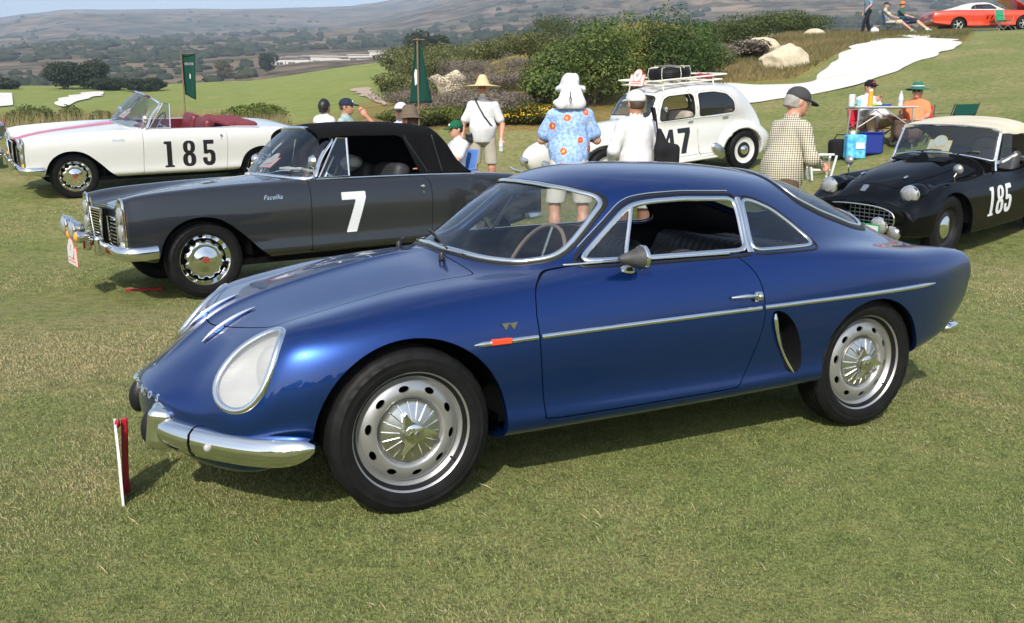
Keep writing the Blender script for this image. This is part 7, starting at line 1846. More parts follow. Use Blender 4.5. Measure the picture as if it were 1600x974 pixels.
    # on the hilltop
    J = pose_stand(1.78, .03, .10, dict(knl=(.10, -.16, .52), anl=(.10, -.26, .09), knr=(-.10, .06, .50), anr=(-.10, .22, .10), ell=(.28, -.05, 1.15), wrl=(.25, -.22, .98)))
    person('person', 'man in black trousers and blue patterned shirt walking on the hilltop', at_px(1340, 41.0), R(-80), J, M_SKIN, cloth('blue_print_shirt', (.16, .26, .36), .5), 'short', cloth('black_trousers', (.012, .012, .015)), 'long', (hairg, 0), None, shoes=M_SHOED, res=.02)
    for px, Y, rz, lab, cl, tr, hm in ((1374, 41.0, 72, 'man in navy cap sitting with legs stretched out on the hilltop', cloth('grey_print_shirt', (.40, .38, .30), .4), cloth('pale_khaki_cloth', (.45, .40, .30)), hat_cap(navy)), (1398, 42.5, 60, 'person in orange hat sitting farther back on the hilltop', cloth('dark_green_shirt', (.05, .10, .06)), navy, hat_brim(cloth('orange_hat_cloth', (.55, .18, .05)), (.09, .1, .09), .15, .02))):
        l = at_px(px, Y); folding_chair('blue_camp_chair', 'blue folding chair under the '+('man in the navy cap' if 'navy' in lab else 'person in the orange hat')+' on the hilltop', l, R(rz), MATS['blue_canvas'], M_BLACKPL)
        person('person', lab, l, R(rz), pose_sit(1.75, .40, dict(knl=(.12, -.48, .50), knr=(-.12, -.48, .46), anl=(.12, -.95, .12), anr=(-.12, -.92, .10)), None, .16), M_SKIN, cl, 'short', tr, 'short', (hairg, 0), hm, res=.02)
def bottle(root, h=.20, r_=.032, cap=None, m=None):
    m = m or (MATS.get('clear_plastic') or mat('clear_plastic', (.75, .80, .82), rough=.1, alpha=.45, coat=.5))
    B().lathe([(.001, 0), (r_*.9, .0), (r_, .01), (r_, h*.30), (r_*.92, h*.34), (r_, h*.38), (r_, h*.68), (r_*.75, h*.80), (r_*.38, h*.90), (r_*.36, h*.95)], 20).obj('bottle_body', m, root)
    B().lathe([(r_*.42, h*.93), (r_*.42, h*1.0), (.001, h*1.0)], 14).obj('bottle_cap', cap or M_WHITE, root)
    B().lathe([(r_*1.01, h*.40), (r_*1.01, h*.62)], 20).obj('bottle_label', M_WHITE, root)
def folding_chair(name, label, loc, rz, cl, fm, sz=1.0):
    c = thing(name, label, 'chair', loc, rz, 'folding chairs'); c.scale = (1, 1, sz)
    s_ = Blob((-.32, -.32, .30), (.32, .40, .56), .016); s_.box((0, .0, .44), (.25, .24, .012), .01); s_.cut(lambda G: -(G[..., 2]-.40)-.0); s_.obj('seat', cl, c)
    b_ = Blob((-.32, .12, .40), (.32, .46, 1.0), .016); b_.box((0, .28, .70), (.25, .012, .25), .01, (R(-12), 0, 0)); b_.obj('backrest', cl, c)
    for sx in (-1, 1):
        B().tube([(.27*sx, -.26, .02), (.27*sx, .24, .46)], .011, 8).obj('leg', fm, c); B().tube([(.27*sx, .26, .02), (.27*sx, -.24, .46)], .011, 8).obj('leg', fm, c)
        B().tube([(.27*sx, .20, .42), (.27*sx, .33, .97)], .011, 8).obj('back_post', fm, c); B().tube([(.27*sx, -.24, .44), (.29*sx, -.24, .64)], .010, 8).obj('arm_post', fm, c)
        B().box((.29*sx, .0, .65), (.05, .52, .018), (R(4), 0, 0), .006).obj('armrest', cl, c)
    for y in (-.24, .24): B().tube([(-.27, y, .04), (.27, y, .44)], .009, 8).obj('cross_brace', fm, c)
    return c
# ---------------------------------------------------------------- picnic table and small things
def build_props():
    l = at_px(1366, 16.0); t = thing('folding_table', 'light aluminium folding table with X legs set out on the slope', 'table', l, R(-4))
    B().box((0, 0, .70), (1.04, .62, .028), None, .008).obj('table_top', mat('grey_table_slats', (.48, .48, .48), rough=.45, metal=.3), t)
    for k in range(7): B().box((-.45+.15*k, 0, .7165), (.012, .60, .003)).obj('slat_joint', M_RUBBER, t)
    for sx in (-1, 1):
        for sy in (-1, 1): B().tube([(.47*sx, .26*sy, 0), (.43*sx, .26*sy, .69)], .014, 8).obj('leg', M_ALU, t)
        B().tube([(.46*sx, -.26, .25), (.45*sx, .26, .25)], .010, 8).obj('stretcher', M_ALU, t)
    for sy in (-1, 1):
        B().tube([(-.45, .26*sy, .36), (0, .26*sy, .66)], .007, 8).obj('brace', MATS['grey_table_slats'], t); B().tube([(.45, .265*sy, .36), (0, .265*sy, .66)], .007, 8).obj('brace', MATS['grey_table_slats'], t)
    tz = l[2]+.718
    put = lambda name, label, cat, dx, dy: thing(name, label, cat, (l[0]+dx, l[1]+dy, tz))
    q = put('juice_carafe', 'tall glass carafe of orange juice on the picnic table', 'carafe', -.22, -.08); B().lathe([(.001, .0), (.042, 0), (.040, .16), (.034, .22), (.036, .245)], 20).obj('carafe_body', mat('orange_juice', (.80, .32, .02), rough=.25), q); B().lathe([(.036, .245), (.037, .285), (.001, .287)], 20).obj('carafe_lid', MATS['clear_plastic'], q)
    q = put('plastic_cup', 'pale blue plastic cup beside the juice carafe', 'cup', -.42, -.10); B().lathe([(.001, .004), (.032, 0), (.040, .11), (.037, .11), (.030, .008)], 20).obj('cup_body', mat('pale_blue_plastic', (.25, .55, .65), rough=.3, alpha=.8), q); B().tube([(.01, 0, .02), (.03, .01, .16)], .004, 6).obj('straw', M_WHITE, q)
    q = put('plastic_jug', 'clear plastic jug at the left of the picnic table', 'jug', -.48, .06); B().lathe([(.001, 0), (.05, 0), (.055, .18), (.05, .20), (.045, .18)], 20).obj('jug_body', MATS['clear_plastic'], q); B().tube([(.055, 0, .16), (.09, 0, .14), (.09, 0, .07), (.055, 0, .05)], .007, 6).obj('handle', MATS['clear_plastic'], q)
    q = put('water_bottle', 'clear water bottle standing on the right of the picnic table', 'bottle', .30, -.06); bottle(q, .25, .038)
    q = put('blue_tray', 'blue plastic tray on the picnic table', 'tray', .02, .02); B().lathe([(.001, .004), (.13, .004), (.155, .028), (.160, .028), (.135, .0), (.001, .0)], 28).obj('tray_body', mat('blue_plastic', (.02, .08, .42), rough=.35), q); B().lathe([(.158, .026), (.162, .030), (.158, .033)], 28).obj('tray_rim', MATS['blue_plastic'], q)
    q = put('green_napkin', 'crumpled lime green napkin on the picnic table', 'napkin', -.14, -.20); sdf_obj('napkin', lambda P: rbox(P, (0, 0, .02), (.06, .05, .012), .008)+.012*wob(P, 40, 2), (-.1, -.1, -.01), (.1, .1, .07), .010, mat('lime_paper', (.30, .60, .05), rough=.8), q)
    gx = lambda px, Y: at_px(px, Y)
    p = gx(1308, 15.9); q = thing('black_bag', 'slumped black bag on the grass left of the picnic table', 'bag', p); bb = Blob((-.25, -.2, 0), (.25, .2, .50), .016); bb.box((0, 0, .17), (.19, .13, .16), .06); bb.folds(.012, 14, 3); bb.obj('bag_body', cloth('black_bag_nylon', (.012, .012, .013)), q); B().tube([(-.12, 0, .32), (-.08, 0, .41), (.08, 0, .41), (.12, 0, .32)], .010, 6).obj('handle', MATS['black_bag_nylon'], q)
    p = gx(1330, 15.6); q = thing('blue_shopping_bag', 'turquoise patterned carrier bag with a white bottle top under the table', 'bag', p); mm = mat('turquoise_print', (.02, .25, .55), rough=.5, var=(16, .35), col2=(.16, .55, .75)); bb = Blob((-.22, -.16, 0), (.22, .16, .46), .014); bb.box((0, 0, .20), (.165, .10, .20), .02); bb.folds(.006, 14, 5); bb.obj('bag_body', mm, q); B().box((.045, -.110, .22), (.14, .006, .10)).obj('bag_print', M_WHITE, q); B().lathe([(.04, .38), (.04, .46), (.001, .465)], 16, (-.05, 0, 0)).obj('bottle_top', M_WHITE, q)
    p = gx(1354, 15.7); q = thing('blue_cooler', 'dark blue cool box under the picnic table', 'cool box', p); B().box((0, 0, .17), (.34, .28, .34), None, .03).obj('box_body', mat('navy_plastic', (.01, .025, .20), rough=.35), q); B().box((0, 0, .355), (.36, .30, .035), None, .014).obj('box_lid', MATS['navy_plastic'], q); B().tube([(-.18, 0, .25), (-.19, 0, .40), (.19, 0, .40), (.18, 0, .25)], .010, 8).obj('handle', M_BLACKPL, q)
    p = gx(1277, 14.6); q = thing('white_trestle', 'white folding trestle standing behind the man in the checked shirt', 'trestle', p)
    for sx in (-1, 1):
        for sy in (-1, 1): B().box((.14*sx+.03*sx, .12*sy, .19), (.035, .025, .40), (R(-8)*sy, R(10)*-sx*-1, 0), .006).obj('leg', M_WHTPAINT, q)
    B().box((0, 0, .395), (.42, .10, .035), None, .008).obj('top_rail', M_WHTPAINT, q); B().box((0, 0, .16), (.34, .02, .03), None, .005).obj('stretcher', M_WHTPAINT, q)
    p = gx(1476, 16.6); folding_chair('green_camp_chair', 'dark green folding chair behind the black roadster', p, R(-70), cloth('dark_green_canvas', (.01, .07, .05)), M_BLACKPL, .55)
    p = gx(1548, 44.0); folding_chair('green_lawn_chair', 'green webbed lawn chair standing beside the orange coupe', p, R(20), cloth('green_webbing', (.03, .25, .12)), M_ALU)
    p = gx(1352, 40.5); q = thing('white_sack', 'white bag lying on the hilltop behind the walking man', 'bag', p); bb = Blob((-.25, -.2, 0), (.25, .2, .4), .02); bb.ell((0, 0, .14), (.17, .13, .15)); bb.folds(.012, 14, 3); bb.obj('bag_body', M_WSHIRT, q); B().tube([(-.05, 0, .27), (0, 0, .36), (.05, 0, .27)], .008, 6).obj('handle', M_WSHIRT, q)
    # show card in front of the blue coupe: white board on a red stake, seen nearly edge-on
    q = thing('show_placard', 'white show card on a red stake in the grass before the blue coupe', 'placard', (-1.345, 3.0, 0), 0)
    d = np.array([-.41, .912, 0]); nrm = np.array([-.912, -.41, 0]); W = .21
    pts = [(0, 0), (0, .165), (.016, .175), (.040, .268), (W-.040, .268), (W-.016, .175), (W, .165), (W, 0)]
    fr = lambda u, v, w_: tuple(d*u+np.array([0, 0, v])+nrm*(w_+(.030*max(0, v-.15)))+d*0)
    B().prism(pts, -.004, .004, fr).obj('board', mat('white_board', (.70, .70, .68), rough=.5), q)
    B().prism([(.03, .03), (.03, .15), (.05, .16), (W-.05, .16), (W-.03, .15), (W-.03, .03)], .0045, .0055, fr).obj('printed_panel', mat('pale_print', (.55, .50, .42), rough=.6, var=(30, .25)), q)
    sk = d*(W*.60)-nrm*.020
    B().box(sk+np.array([0, 0, .135]), (.020, .022, .29), (R(3), 0, math.atan2(d[1], d[0])), .004).obj('stake', M_REDPL, q); B().box(d*(W*.5)+np.array([0, 0, .268])-nrm*.004, (.030, .018, .026), (0, 0, math.atan2(d[1], d[0])), .006).obj('clip', M_REDPL, q)
    q = thing('fallen_stake', 'red stake lying on the grass under the nose of the grey convertible', 'stake', (*cam_point(222, 431, 8.25)[:2], 0), R(8)); q.location.z = gz(q.location.x, q.location.y)+.012; B().box((0, 0, 0), (.30, .03, .02), None, .004).obj('stake_bar', M_REDPL, q); B().box((.15, 0, .005), (.03, .045, .03), None, .004).obj('stake_head', M_REDPL, q)
    # banners on poles
    for (px, py0, py1, Y, w, h, bx, lab, twist) in ((283, 82, 200, 17.5, .25, .72, 1, 'dark green banner on the pole behind the white convertible', .25), (652, 60, 205, 13.2, .32, .84, 0, 'dark green banner with white emblem on the pole behind the woman in the hat', .5)):
        top = cam_point(px, py0, Y); x, y = top[0], top[1]; z0 = gz(x, y); q = thing('banner', lab, 'banner', (x, y, z0), 0, 'green banners')
        B().tube([(0, 0, 0), (0, 0, top[2]-z0)], .014, 8).obj('pole', mat('weathered_wood', (.17, .11, .07), rough=.8, var=(20, .2)) if 'weathered_wood' not in MATS else MATS['weathered_wood'], q)
        zt = top[2]-z0-.03; gm = MATS.get('green_banner_cloth') or cloth('green_banner_cloth', (.006, .045, .032)); VV = []; FF = []; nx, nz = 14, 24
        for i in range(nx+1):
            for j in range(nz+1):
                u = i/nx; v = j/nz; ww = w*(1-.12*v) if bx else w*(.22+.78*v)
                sx = u*ww if bx else (u-.42)*ww
                VV.append((sx+.0, .028+.05*math.sin(u*5+v*3*twist)*(.3+v*.7), zt-v*h-(.10*u*v if bx else .0)))
        for i in range(nx):
            for j in range(nz): a = i*(nz+1)+j; FF.append((a, a+nz+1, a+nz+2, a+1))
        fl = mobj('flag', VV, FF, gm, q); md = fl.modifiers.new('thickness', 'SOLIDIFY'); md.thickness = .004
        B().tube([(-.02 if bx else -.2*w, -.02, zt+.01), (w if bx else .32*w, -.02, zt+.01)], .008, 6).obj('cross_bar', MATS['weathered_wood'], q)
        sl = BVHTree.FromPolygons([tuple(v) for v in VV], FF)
        def snap(v):
            hh = sl.ray_cast(Vector((v[0], -1, v[2])), Vector((0, 1, 0))); return (v[0], (hh[0].y if hh[0] is not None else -.03)-.006, v[2])
        if bx:
            for q_ in range(7): x_ = .045+.026*q_; mobj('printed_mark', [snap((x_+a_*.009, 0, zt-.17+b_*.022-.02*x_)) for a_, b_ in ((-1, -1), (1, -1), (1, 1), (-1, 1))], [(0, 1, 2, 3)], MATS['dull_silver'], fl, False)
        e = smooth_poly([(-.03, -.10), (.035, -.06), (.05, .02), (.02, .10), (-.02, .12), (-.05, .04), (-.04, -.03)], 3)
        cx, cz = (.13, zt-.40) if bx else (-.03, zt-.50)
        sc = .45 if bx else 1.0
        g_ = [(cx+a*sc*.55, cz+b_*sc) for a, b_ in e]; mobj('emblem', [snap((a, 0, b_)) for a, b_ in g_]+[snap((cx, 0, cz))], [(k, (k+1) % len(g_), len(g_)) for k in range(len(g_))], M_WHITE, fl, False)
# ---------------------------------------------------------------- rocks
def build_rocks():
    m = mat('cream_limestone', (.50, .43, .31), rough=.9, var=(3, .18), bump=(6, .8, .05))
    for (px, py, Y, w, h, lab, sd) in ((1228, 105, 24.5, .76, .62, 'large pale peaked boulder on the mound left of the bunker', 3), (1190, 78, 30, .62, .36, 'rounded pale boulder half hidden in scrub above the large one', 5), (1273, 43, 41, .50, .26, 'small pale boulder on the crest of the mound', 7), (684, 139, 34, .62, .55, 'pale yellow boulder left of the pair among the dry scrub', 9), (712, 141, 34, .74, .72, 'tallest pale yellow boulder among the dry scrub', 11), (699, 144, 33, .34, .44, 'thin yellow boulder between the two larger ones', 13)):
        Yh = hit(px, py, 17) or Y; w, h = w*Yh/Y, h*Yh/Y; p = cam_point(px, py, Yh); z = gz(p[0], p[1]); rs = np.random.default_rng(sd); pts = rs.normal(size=(9, 3)); pts /= np.linalg.norm(pts, axis=1)[:, None]
        def f(P, w=w, h=h, sd=sd, pts=pts):
            d = ellipsoid(P, (0, 0, 0), (w, w*.6, h))
            for q in pts: d = np.maximum(d, (P/np.array([w, w*.6, h]))@q*h-.78*h)
            if h > .5: d = np.maximum(d, (np.abs(P[..., 0])*.55+P[..., 2])*.85-h*.80)
            return d+.03*h*wob(P, 6/h, sd)
        o = sdf_obj('boulder', f, (-w*1.2, -w, -h*.5), (w*1.2, w, h*1.25), max(.03, w/24), m); o.location = (p[0], p[1], z+.02); o.rotation_euler = (0, 0, rs.uniform(-.2, .2)); tag(o, lab, 'boulder', 'pale boulders')
# ---------------------------------------------------------------- foliage
def leaf_mat(name, rough=.6, trans=.25):
    m = bpy.data.materials.new(name); m.use_nodes = True; nt = m.node_tree; nt.nodes.clear()
    o = nt.nodes.new('ShaderNodeOutputMaterial'); at = nt.nodes.new('ShaderNodeAttribute'); at.attribute_name = 'tint'
    d = nt.nodes.new('ShaderNodeBsdfPrincipled'); d.inputs['Roughness'].default_value = rough; d.inputs['Specular IOR Level'].default_value = .25; t = nt.nodes.new('ShaderNodeBsdfTranslucent'); mx = nt.nodes.new('ShaderNodeMixShader'); mx.inputs[0].default_value = trans
    nt.links.new(at.outputs['Color'], d.inputs['Base Color']); nt.links.new(at.outputs['Color'], t.inputs['Color']); nt.links.new(d.outputs[0], mx.inputs[1]); nt.links.new(t.outputs[0], mx.inputs[2]); nt.links.new(mx.outputs[0], o.inputs[0]); return m
M_LEAF = leaf_mat('leaf'); M_TWIG = leaf_mat('dry_twig', .9, .05); M_BARK = mat('bark', (.09, .065, .045), rough=.9, var=(9, .3))
def leaves(name, C, N, size, asp, cols, parent, m=None, seed=1, droop=0.0):
    """one small bent quad per point C with facing N"""
    rs = np.random.default_rng(seed); n = len(C); r = rs.normal(size=(n, 3)); N = N/(np.linalg.norm(N, axis=1)[:, None]+1e-9)
    U = np.cross(N, r); U /= np.linalg.norm(U, axis=1)[:, None]+1e-9; W = np.cross(N, U); L = size*rs.uniform(.6, 1.4, n)[:, None]
    a = C-U*L*.5; b = C+U*L*.5; w = W*L*asp; mid = N*L*.12
    V = np.stack([a, C+w+mid, b-N*L*droop, C-w+mid], 1).reshape(-1, 3); F = np.arange(4*n).reshape(-1, 4)
    o = fast_mesh(name, V, F, np.full(n, 4), m or M_LEAF, parent, False); face_colors(o, cols); return o
def crown(name, lumps, n, size, asp, c0, c1, parent, seed=1, m=None, up=.35, shell_=.55, droop=0.0):
    """leaves spread through lumps (centre, radii), thicker outside, in clumps"""
    rs = np.random.default_rng(seed); vol = np.array([l[1][0]*l[1][1]*l[1][2] for l in lumps])**.67; pick = rs.choice(len(lumps), n, p=vol/vol.sum())
    c = np.array([l[0] for l in lumps])[pick]; r = np.array([l[1] for l in lumps])[pick]
    d = rs.normal(size=(n, 3)); d /= np.linalg.norm(d, axis=1)[:, None]
    rad = shell_+(1-shell_)*rs.uniform(0, 1, n)**.6
    rad *= 1+.16*np.sin(d[:, 0]*7+pick)*np.sin(d[:, 1]*6+pick*2)*np.sin(d[:, 2]*8)
    rad *= np.where(rs.uniform(size=n) < .06, rs.uniform(1.0, 1.22, n), 1)
    C = c+d*r*rad[:, None]; N = d+rs.normal(size=(n, 3))*.6+np.array([0, 0, up])
    t = np.clip(.5+.35*wob(C, 3.2/max(.3, float(r.mean())), seed)+rs.normal(size=n)*.22, 0, 1)[:, None]
    cols = np.array(c0)*(1-t)+np.array(c1)*t
    return leaves(name, C, N, size, asp, cols, parent, m, seed, droop)
def bush(name, label, px, py_base, Y, w, h, n, size, c0, c1, seed, group, asp=.35, cat='bush', trunk=True, lumps_n=9, flat=1.0, m=None, z=None, tall=False):
    Yh = (hit(px, py_base, 17) if z is None else None) or Y
    if abs(math.log(Yh/Y)) > .7: Yh = Y
    w, h, size = w*Yh/Y, h*Yh/Y, size*Yh/Y; p = cam_point(px, py_base, Yh); zz = gz(p[0], p[1]) if z is None else z
    root = thing(name, label, cat, (p[0], p[1], zz), 0, group); rs = np.random.default_rng(seed); L = []
    for i in range(lumps_n):
        a = rs.uniform(0, 6.28); q = math.sqrt(rs.uniform(0, 1)); hh = rs.uniform(.30, .78)*h
        s_ = rs.uniform(.26, .42)
        L.append(((q*w*.36*math.cos(a), q*w*.30*math.sin(a)*flat, hh), (w*s_, w*s_*flat, h*rs.uniform(.20, .32))))
    L.append(((0, 0, h*.42), (w*.40, w*.36*flat, h*.40)))
    crown('crown', L, n, size, asp, c0, c1, root, seed, m)
    b = B()
    for i in range(5):
        a = rs.uniform(0, 6.28); b.tube([(0.05*w*math.cos(a), .05*w*math.sin(a), -.1), (.12*w*math.cos(a), .12*w*math.sin(a), h*.3), (.26*w*math.cos(a), .26*w*math.sin(a), h*.7)], [.03*h*.6, .02*h*.6, .006*h], 6)
    b.obj('trunk', M_BARK, root); return root
def build_vegetation():
    dg0, dg1 = (.036, .066, .015), (.155, .205, .048); yg0, yg1 = (.080, .105, .018), (.24, .25, .06); gy0, gy1 = (.085, .070, .055), (.22, .185, .150); dd0, dd1 = (.010, .020, .008), (.035, .055, .018)
    G1 = 'tall green shrubs behind the white saloon'
    for i, (px, py, Y, w, h, n, a, b_, lab) in enumerate(((868, 178, 22, 1.55, 1.55, 7000, dg0, dg1, 'dark green shrub directly left of the man in the sun hat'), (925, 165, 25, 2.4, 2.2, 11000, dg0, dg1, 'tall dark green shrub behind the white saloon bonnet'), (985, 140, 27, 1.8, 2.1, 8000, yg0, yg1, 'yellow-green shrub in the middle of the tall row'), (1048, 140, 28, 2.3, 2.25, 10000, dg0, (.075, .125, .03), 'broad green shrub behind the roof rack'), (1098, 125, 31, 1.6, 1.6, 6000, dg0, dg1, 'small green shrub at the right end of the tall row'))):
        bush('green_shrub', lab, px, py, Y, w, h, n, .075, a, b_, 20+i, G1, .30)
    for i, (px, py, Y, w, h, n, lab) in enumerate(((826, 196, 20.6, .75, .50, 3200, 'yellow-flowering shrub just right of the straw hat man'), (858, 196, 20.4, .70, .46, 3000, 'yellow-flowering shrub beside the man in the sun hat'), (800, 196, 21.0, .6, .40, 2200, 'small shrub behind the arm of the straw hat man'))):
        r = bush('flowering_shrub', lab, px, py, Y, w, h, n, .05, (.045, .06, .015), (.13, .14, .03), 40+i, 'yellow-flowering shrubs', .3, lumps_n=6)
        rs = np.random.default_rng(60+i); k = 260; d = rs.normal(size=(k, 3)); d[:, 2] = np.abs(d[:, 2]); d /= np.linalg.norm(d, axis=1)[:, None]; C = d*np.array([w*.5, w*.45, h*.55])+np.array([0, 0, h*.42]); leaves('flowers', C, d, .035, .45, np.tile([.75, .45, .02], (k, 1)), r, M_LEAF, 61+i)
    # green reeds and shrubs between the flag and the straw hat
    for i, (px, py, Y, w, h, lab) in enumerate(((672, 198, 19.5, .9, .42, 'low bright green shrub behind the boy in the green cap'), (716, 198, 19.6, .9, .44, 'low bright green shrub beside the straw hat man'), (762, 197, 19.8, .8, .40, 'low green shrub hidden behind the straw hat man'), (620, 196, 20.2, .8, .42, 'low green shrub behind the brown hat'))):
        bush('low_shrub', lab, px, py, Y, w, h, 2600, .07, (.055, .080, .018), (.16, .18, .045), 70+i, 'low green shrubs at the lawn edge', .16, lumps_n=6)
    rs = np.random.default_rng(3)
    labs = ['grey dry scrub bush right behind the straw hat', 'grey dry scrub bush above the straw hat man', 'dry scrub bush below the yellow boulders', 'dry scrub bush left of the yellow boulders', 'dry scrub bush between boulders and green shrubs', 'dry brown scrub bush on the upper bank', 'pale dry scrub bush at the top of the bank', 'grey scrub bush left of the tall green shrubs', 'dry scrub bush behind the flag', 'brown scrub bush at the foot of the bank', 'grey twiggy bush halfway up the bank', 'dry bush at the crest of the bank']
    for i, (px, py, Y) in enumerate(((790, 176, 24), (742, 150, 28), (700, 182, 23), (646, 168, 27), (790, 140, 31), (750, 122, 36), (800, 112, 40), (842, 140, 29), (664, 112, 40), (765, 186, 22), (720, 128, 34), (850, 108, 40))):
        bush('dry_scrub', labs[i], px, py, Y, rs.uniform(1.6, 2.4), rs.uniform(.55, .85), 3800, .085, gy0, gy1, 100+i, 'dry grey scrub on the bank', .10, lumps_n=8, m=M_TWIG)
    labs = ['dark green bush above the flag top', 'green bush left of the flag', 'green bush at the edge of the dirt path', 'olive bush on the ridge', 'bright bush on the ridge right of the flag', 'green bush far up the bank', 'low green bush beside the fairway', 'olive bush below the ridge']
    for i, (px, py, Y, w, h) in enumerate(((668, 100, 60, 4.2, 2.2), (640, 126, 48, 3.4, 1.9), (628, 160, 36, 1.8, 1.1), (715, 100, 62, 4.5, 1.6), (770, 95, 64, 4.6, 1.6), (835, 92, 66, 4.6, 1.8), (660, 156, 34, 1.6, .9), (690, 92, 75, 5, 2.6))):
        bush('bank_bush', labs[i], px, py, Y, w, h, 5200, .13 if Y > 45 else .09, (.055, .070, .020), (.17, .175, .060), 130+i, 'green bushes on the bank', .3)
    for i, (px, py, Y, w, h, lab) in enumerate(((880, 76, 60, 4, 2.2, 'olive bush on the skyline left of the tall shrubs'), (1130, 70, 52, 3.2, 1.3, 'grey-green bush on the mound behind the roof rack'), (1170, 62, 50, 3.2, 1.3, 'green bush on the mound left of the small boulder'), (1215, 52, 50, 3.0, 1.3, 'bushy green shrub behind the small boulder'), (1255, 46, 50, 2.6, 1.2, 'bright green shrub left of the walking man'), (1120, 105, 36, 1.8, .9, 'grey dry bush at the left end of the mound'), (1160, 90, 36, 1.6, .7, 'olive dry bush on the mound'))):
        dry = 'dry' in lab; bush('mound_bush', lab, px, py, Y, w, h, 4200, .11, gy0 if dry else (.03, .05, .013), gy1 if dry else (.11, .13, .04), 150+i, 'bushes along the mound', .25, m=M_TWIG if dry else None)
    # rounded bush behind the white car, small bushes and tall dry grass
    for i, (px, py, Y, w, h, n, lab) in enumerate(((398, 203, 21.0, 1.35, .70, 8000, 'rounded bright green bush behind the windscreen of the grey convertible'), (358, 203, 20.8, .85, .55, 4200, 'smaller round bush left of the big rounded one'), (325, 204, 20.8, .75, .48, 3600, 'low round bush nearest the banner pole'))):
        bush('round_bush', lab, px, py, Y, w, h, n, .055, (.045, .075, .012), (.15, .19, .035), 170+i, 'round green bushes behind the white convertible', .35)
    for i, (px, w, h, lab) in enumerate(((48, .60, .62, 'small dark bush behind the nose of the white convertible'), (78, .62, .66, 'small green bush second from the left edge'), (112, .60, .64, 'small green bush third from the left edge'), (172, .80, .62, 'small green bush left of the white windscreen'), (20, .5, .5, 'small bush beside the green roadster'))):
        bush('small_bush', lab, px, 204, 20.4, w, h, 2200, .05, (.035, .055, .012), (.11, .14, .035), 190+i, 'small bushes in the dry grass', .35, lumps_n=5)
    rs = np.random.default_rng(9); n = 16000; X = rs.uniform(-13, -5.0, n); Y = 20.6+rs.normal(size=n)*.5; Z = ground_z(X, Y); L = rs.uniform(.20, .62, n); a = rs.normal(size=(n, 2))*.10
    base = np.stack([X, Y, Z], 1); tip = base+np.stack([a[:, 0]*L*2, a[:, 1]*L*2, L], 1); wv = np.zeros((n, 3)); wv[:, 0] = .006
    V = np.stack([base-wv, base+wv, tip], 1).reshape(-1, 3); o = fast_mesh('tall_dry_grass', V, np.arange(3*n).reshape(-1, 3), np.full(n, 3), M_TWIG); t = rs.uniform(size=n)[:, None]; face_colors(o, np.array([.12, .12, .04])*(1-t)+np.array([.34, .28, .15])*t); tag(o, 'tall dry grass along the far edge of the lawn', 'grass', kind='stuff')
    # trees by the fairway and beyond
    for i, (px, py, Y, w, h, n, lab) in enumerate(((102, 140, 195, 7.0, 5.6, 5000, 'dark tree at the left end of the fairway row'), (134, 140, 197, 7.2, 5.8, 5000, 'tallest dark tree of the fairway row'), (158, 141, 198, 5.5, 2.9, 3000, 'low dark tree right of the tallest one'), (178, 142, 200, 5.6, 2.9, 3000, 'low dark bush in the middle of the fairway row'), (212, 143, 200, 5.2, 2.5, 2600, 'low dark bush near the right end of the row'), (238, 143, 201, 5.4, 2.7, 2600, 'last dark bush of the fairway row'), (8, 140, 198, 6.0, 2.4, 2600, 'dark bush at the left edge of the fairway'))):
        bush('fairway_tree', lab, px, py, Y, w, h, n, .38, dd0, dd1, 210+i, 'dark trees behind the fairway', .4, 'tree')
    for i, (px, py, Y, w, h, c, lab) in enumerate(((417, 112, 330, 7.0, 6.2, 0, 'dark conical tree standing alone left of the houses'), (356, 126, 330, 6.0, 7.0, 1, 'pale open tree left of the conical one'), (655, 84, 220, 6, 5.5, 0, 'dark pine on the ridge left of the flag'), (675, 82, 220, 7, 4.0, 0, 'dark pine on the ridge right of the flag'))):
        p = cam_point(px, py, Y); bush('lone_tree', lab, px, py, Y, w, h, 2600, .45, dd0 if c == 0 else (.06, .055, .03), dd1 if c == 0 else (.14, .12, .06), 230+i, 'lone trees towards the houses', .4, 'tree', z=p[2], lumps_n=7)
    for i, (px, pyb, pyt, Y, lab) in enumerate(((853, 72, 36, 190, 'tallest palm on the hillside above the bank'), (832, 76, 50, 190, 'shorter palm left of the tallest one'), (824, 78, 54, 195, 'shortest palm at the left of the three'))):
        p = cam_point(px, pyb, Y); q = cam_point(px, pyt, Y); h = q[2]-p[2]; r = thing('palm_tree', lab, 'tree', (p[0], p[1], p[2]-1.0), 0, 'palms on the hillside'); B().tube([(0, 0, 0), (.1, 0, h*.5), (0, 0, h+.6)], [.28, .22, .18], 8).obj('trunk', M_BARK, r)
        rs2 = np.random.default_rng(i); C = []; N = []
        for k in range(26):
            a = rs2.uniform(0, 6.28); e = rs2.uniform(-.6, 1.0)
            for s_ in np.linspace(.15, 1.0, 9):
                rr = 1.7*s_; C.append((rr*math.cos(a)*math.cos(e), rr*math.sin(a)*math.cos(e), h+.7+rr*math.sin(e)-.55*s_*s_*1.4)); N.append((math.cos(a), math.sin(a), 1))
        C = np.array(C); leaves('crown', C, np.array(N), .55, .22, np.array([.02, .035, .012])+rs2.uniform(size=(len(C), 1))*np.array([.05, .06, .02]), r, M_LEAF, 5, .3)
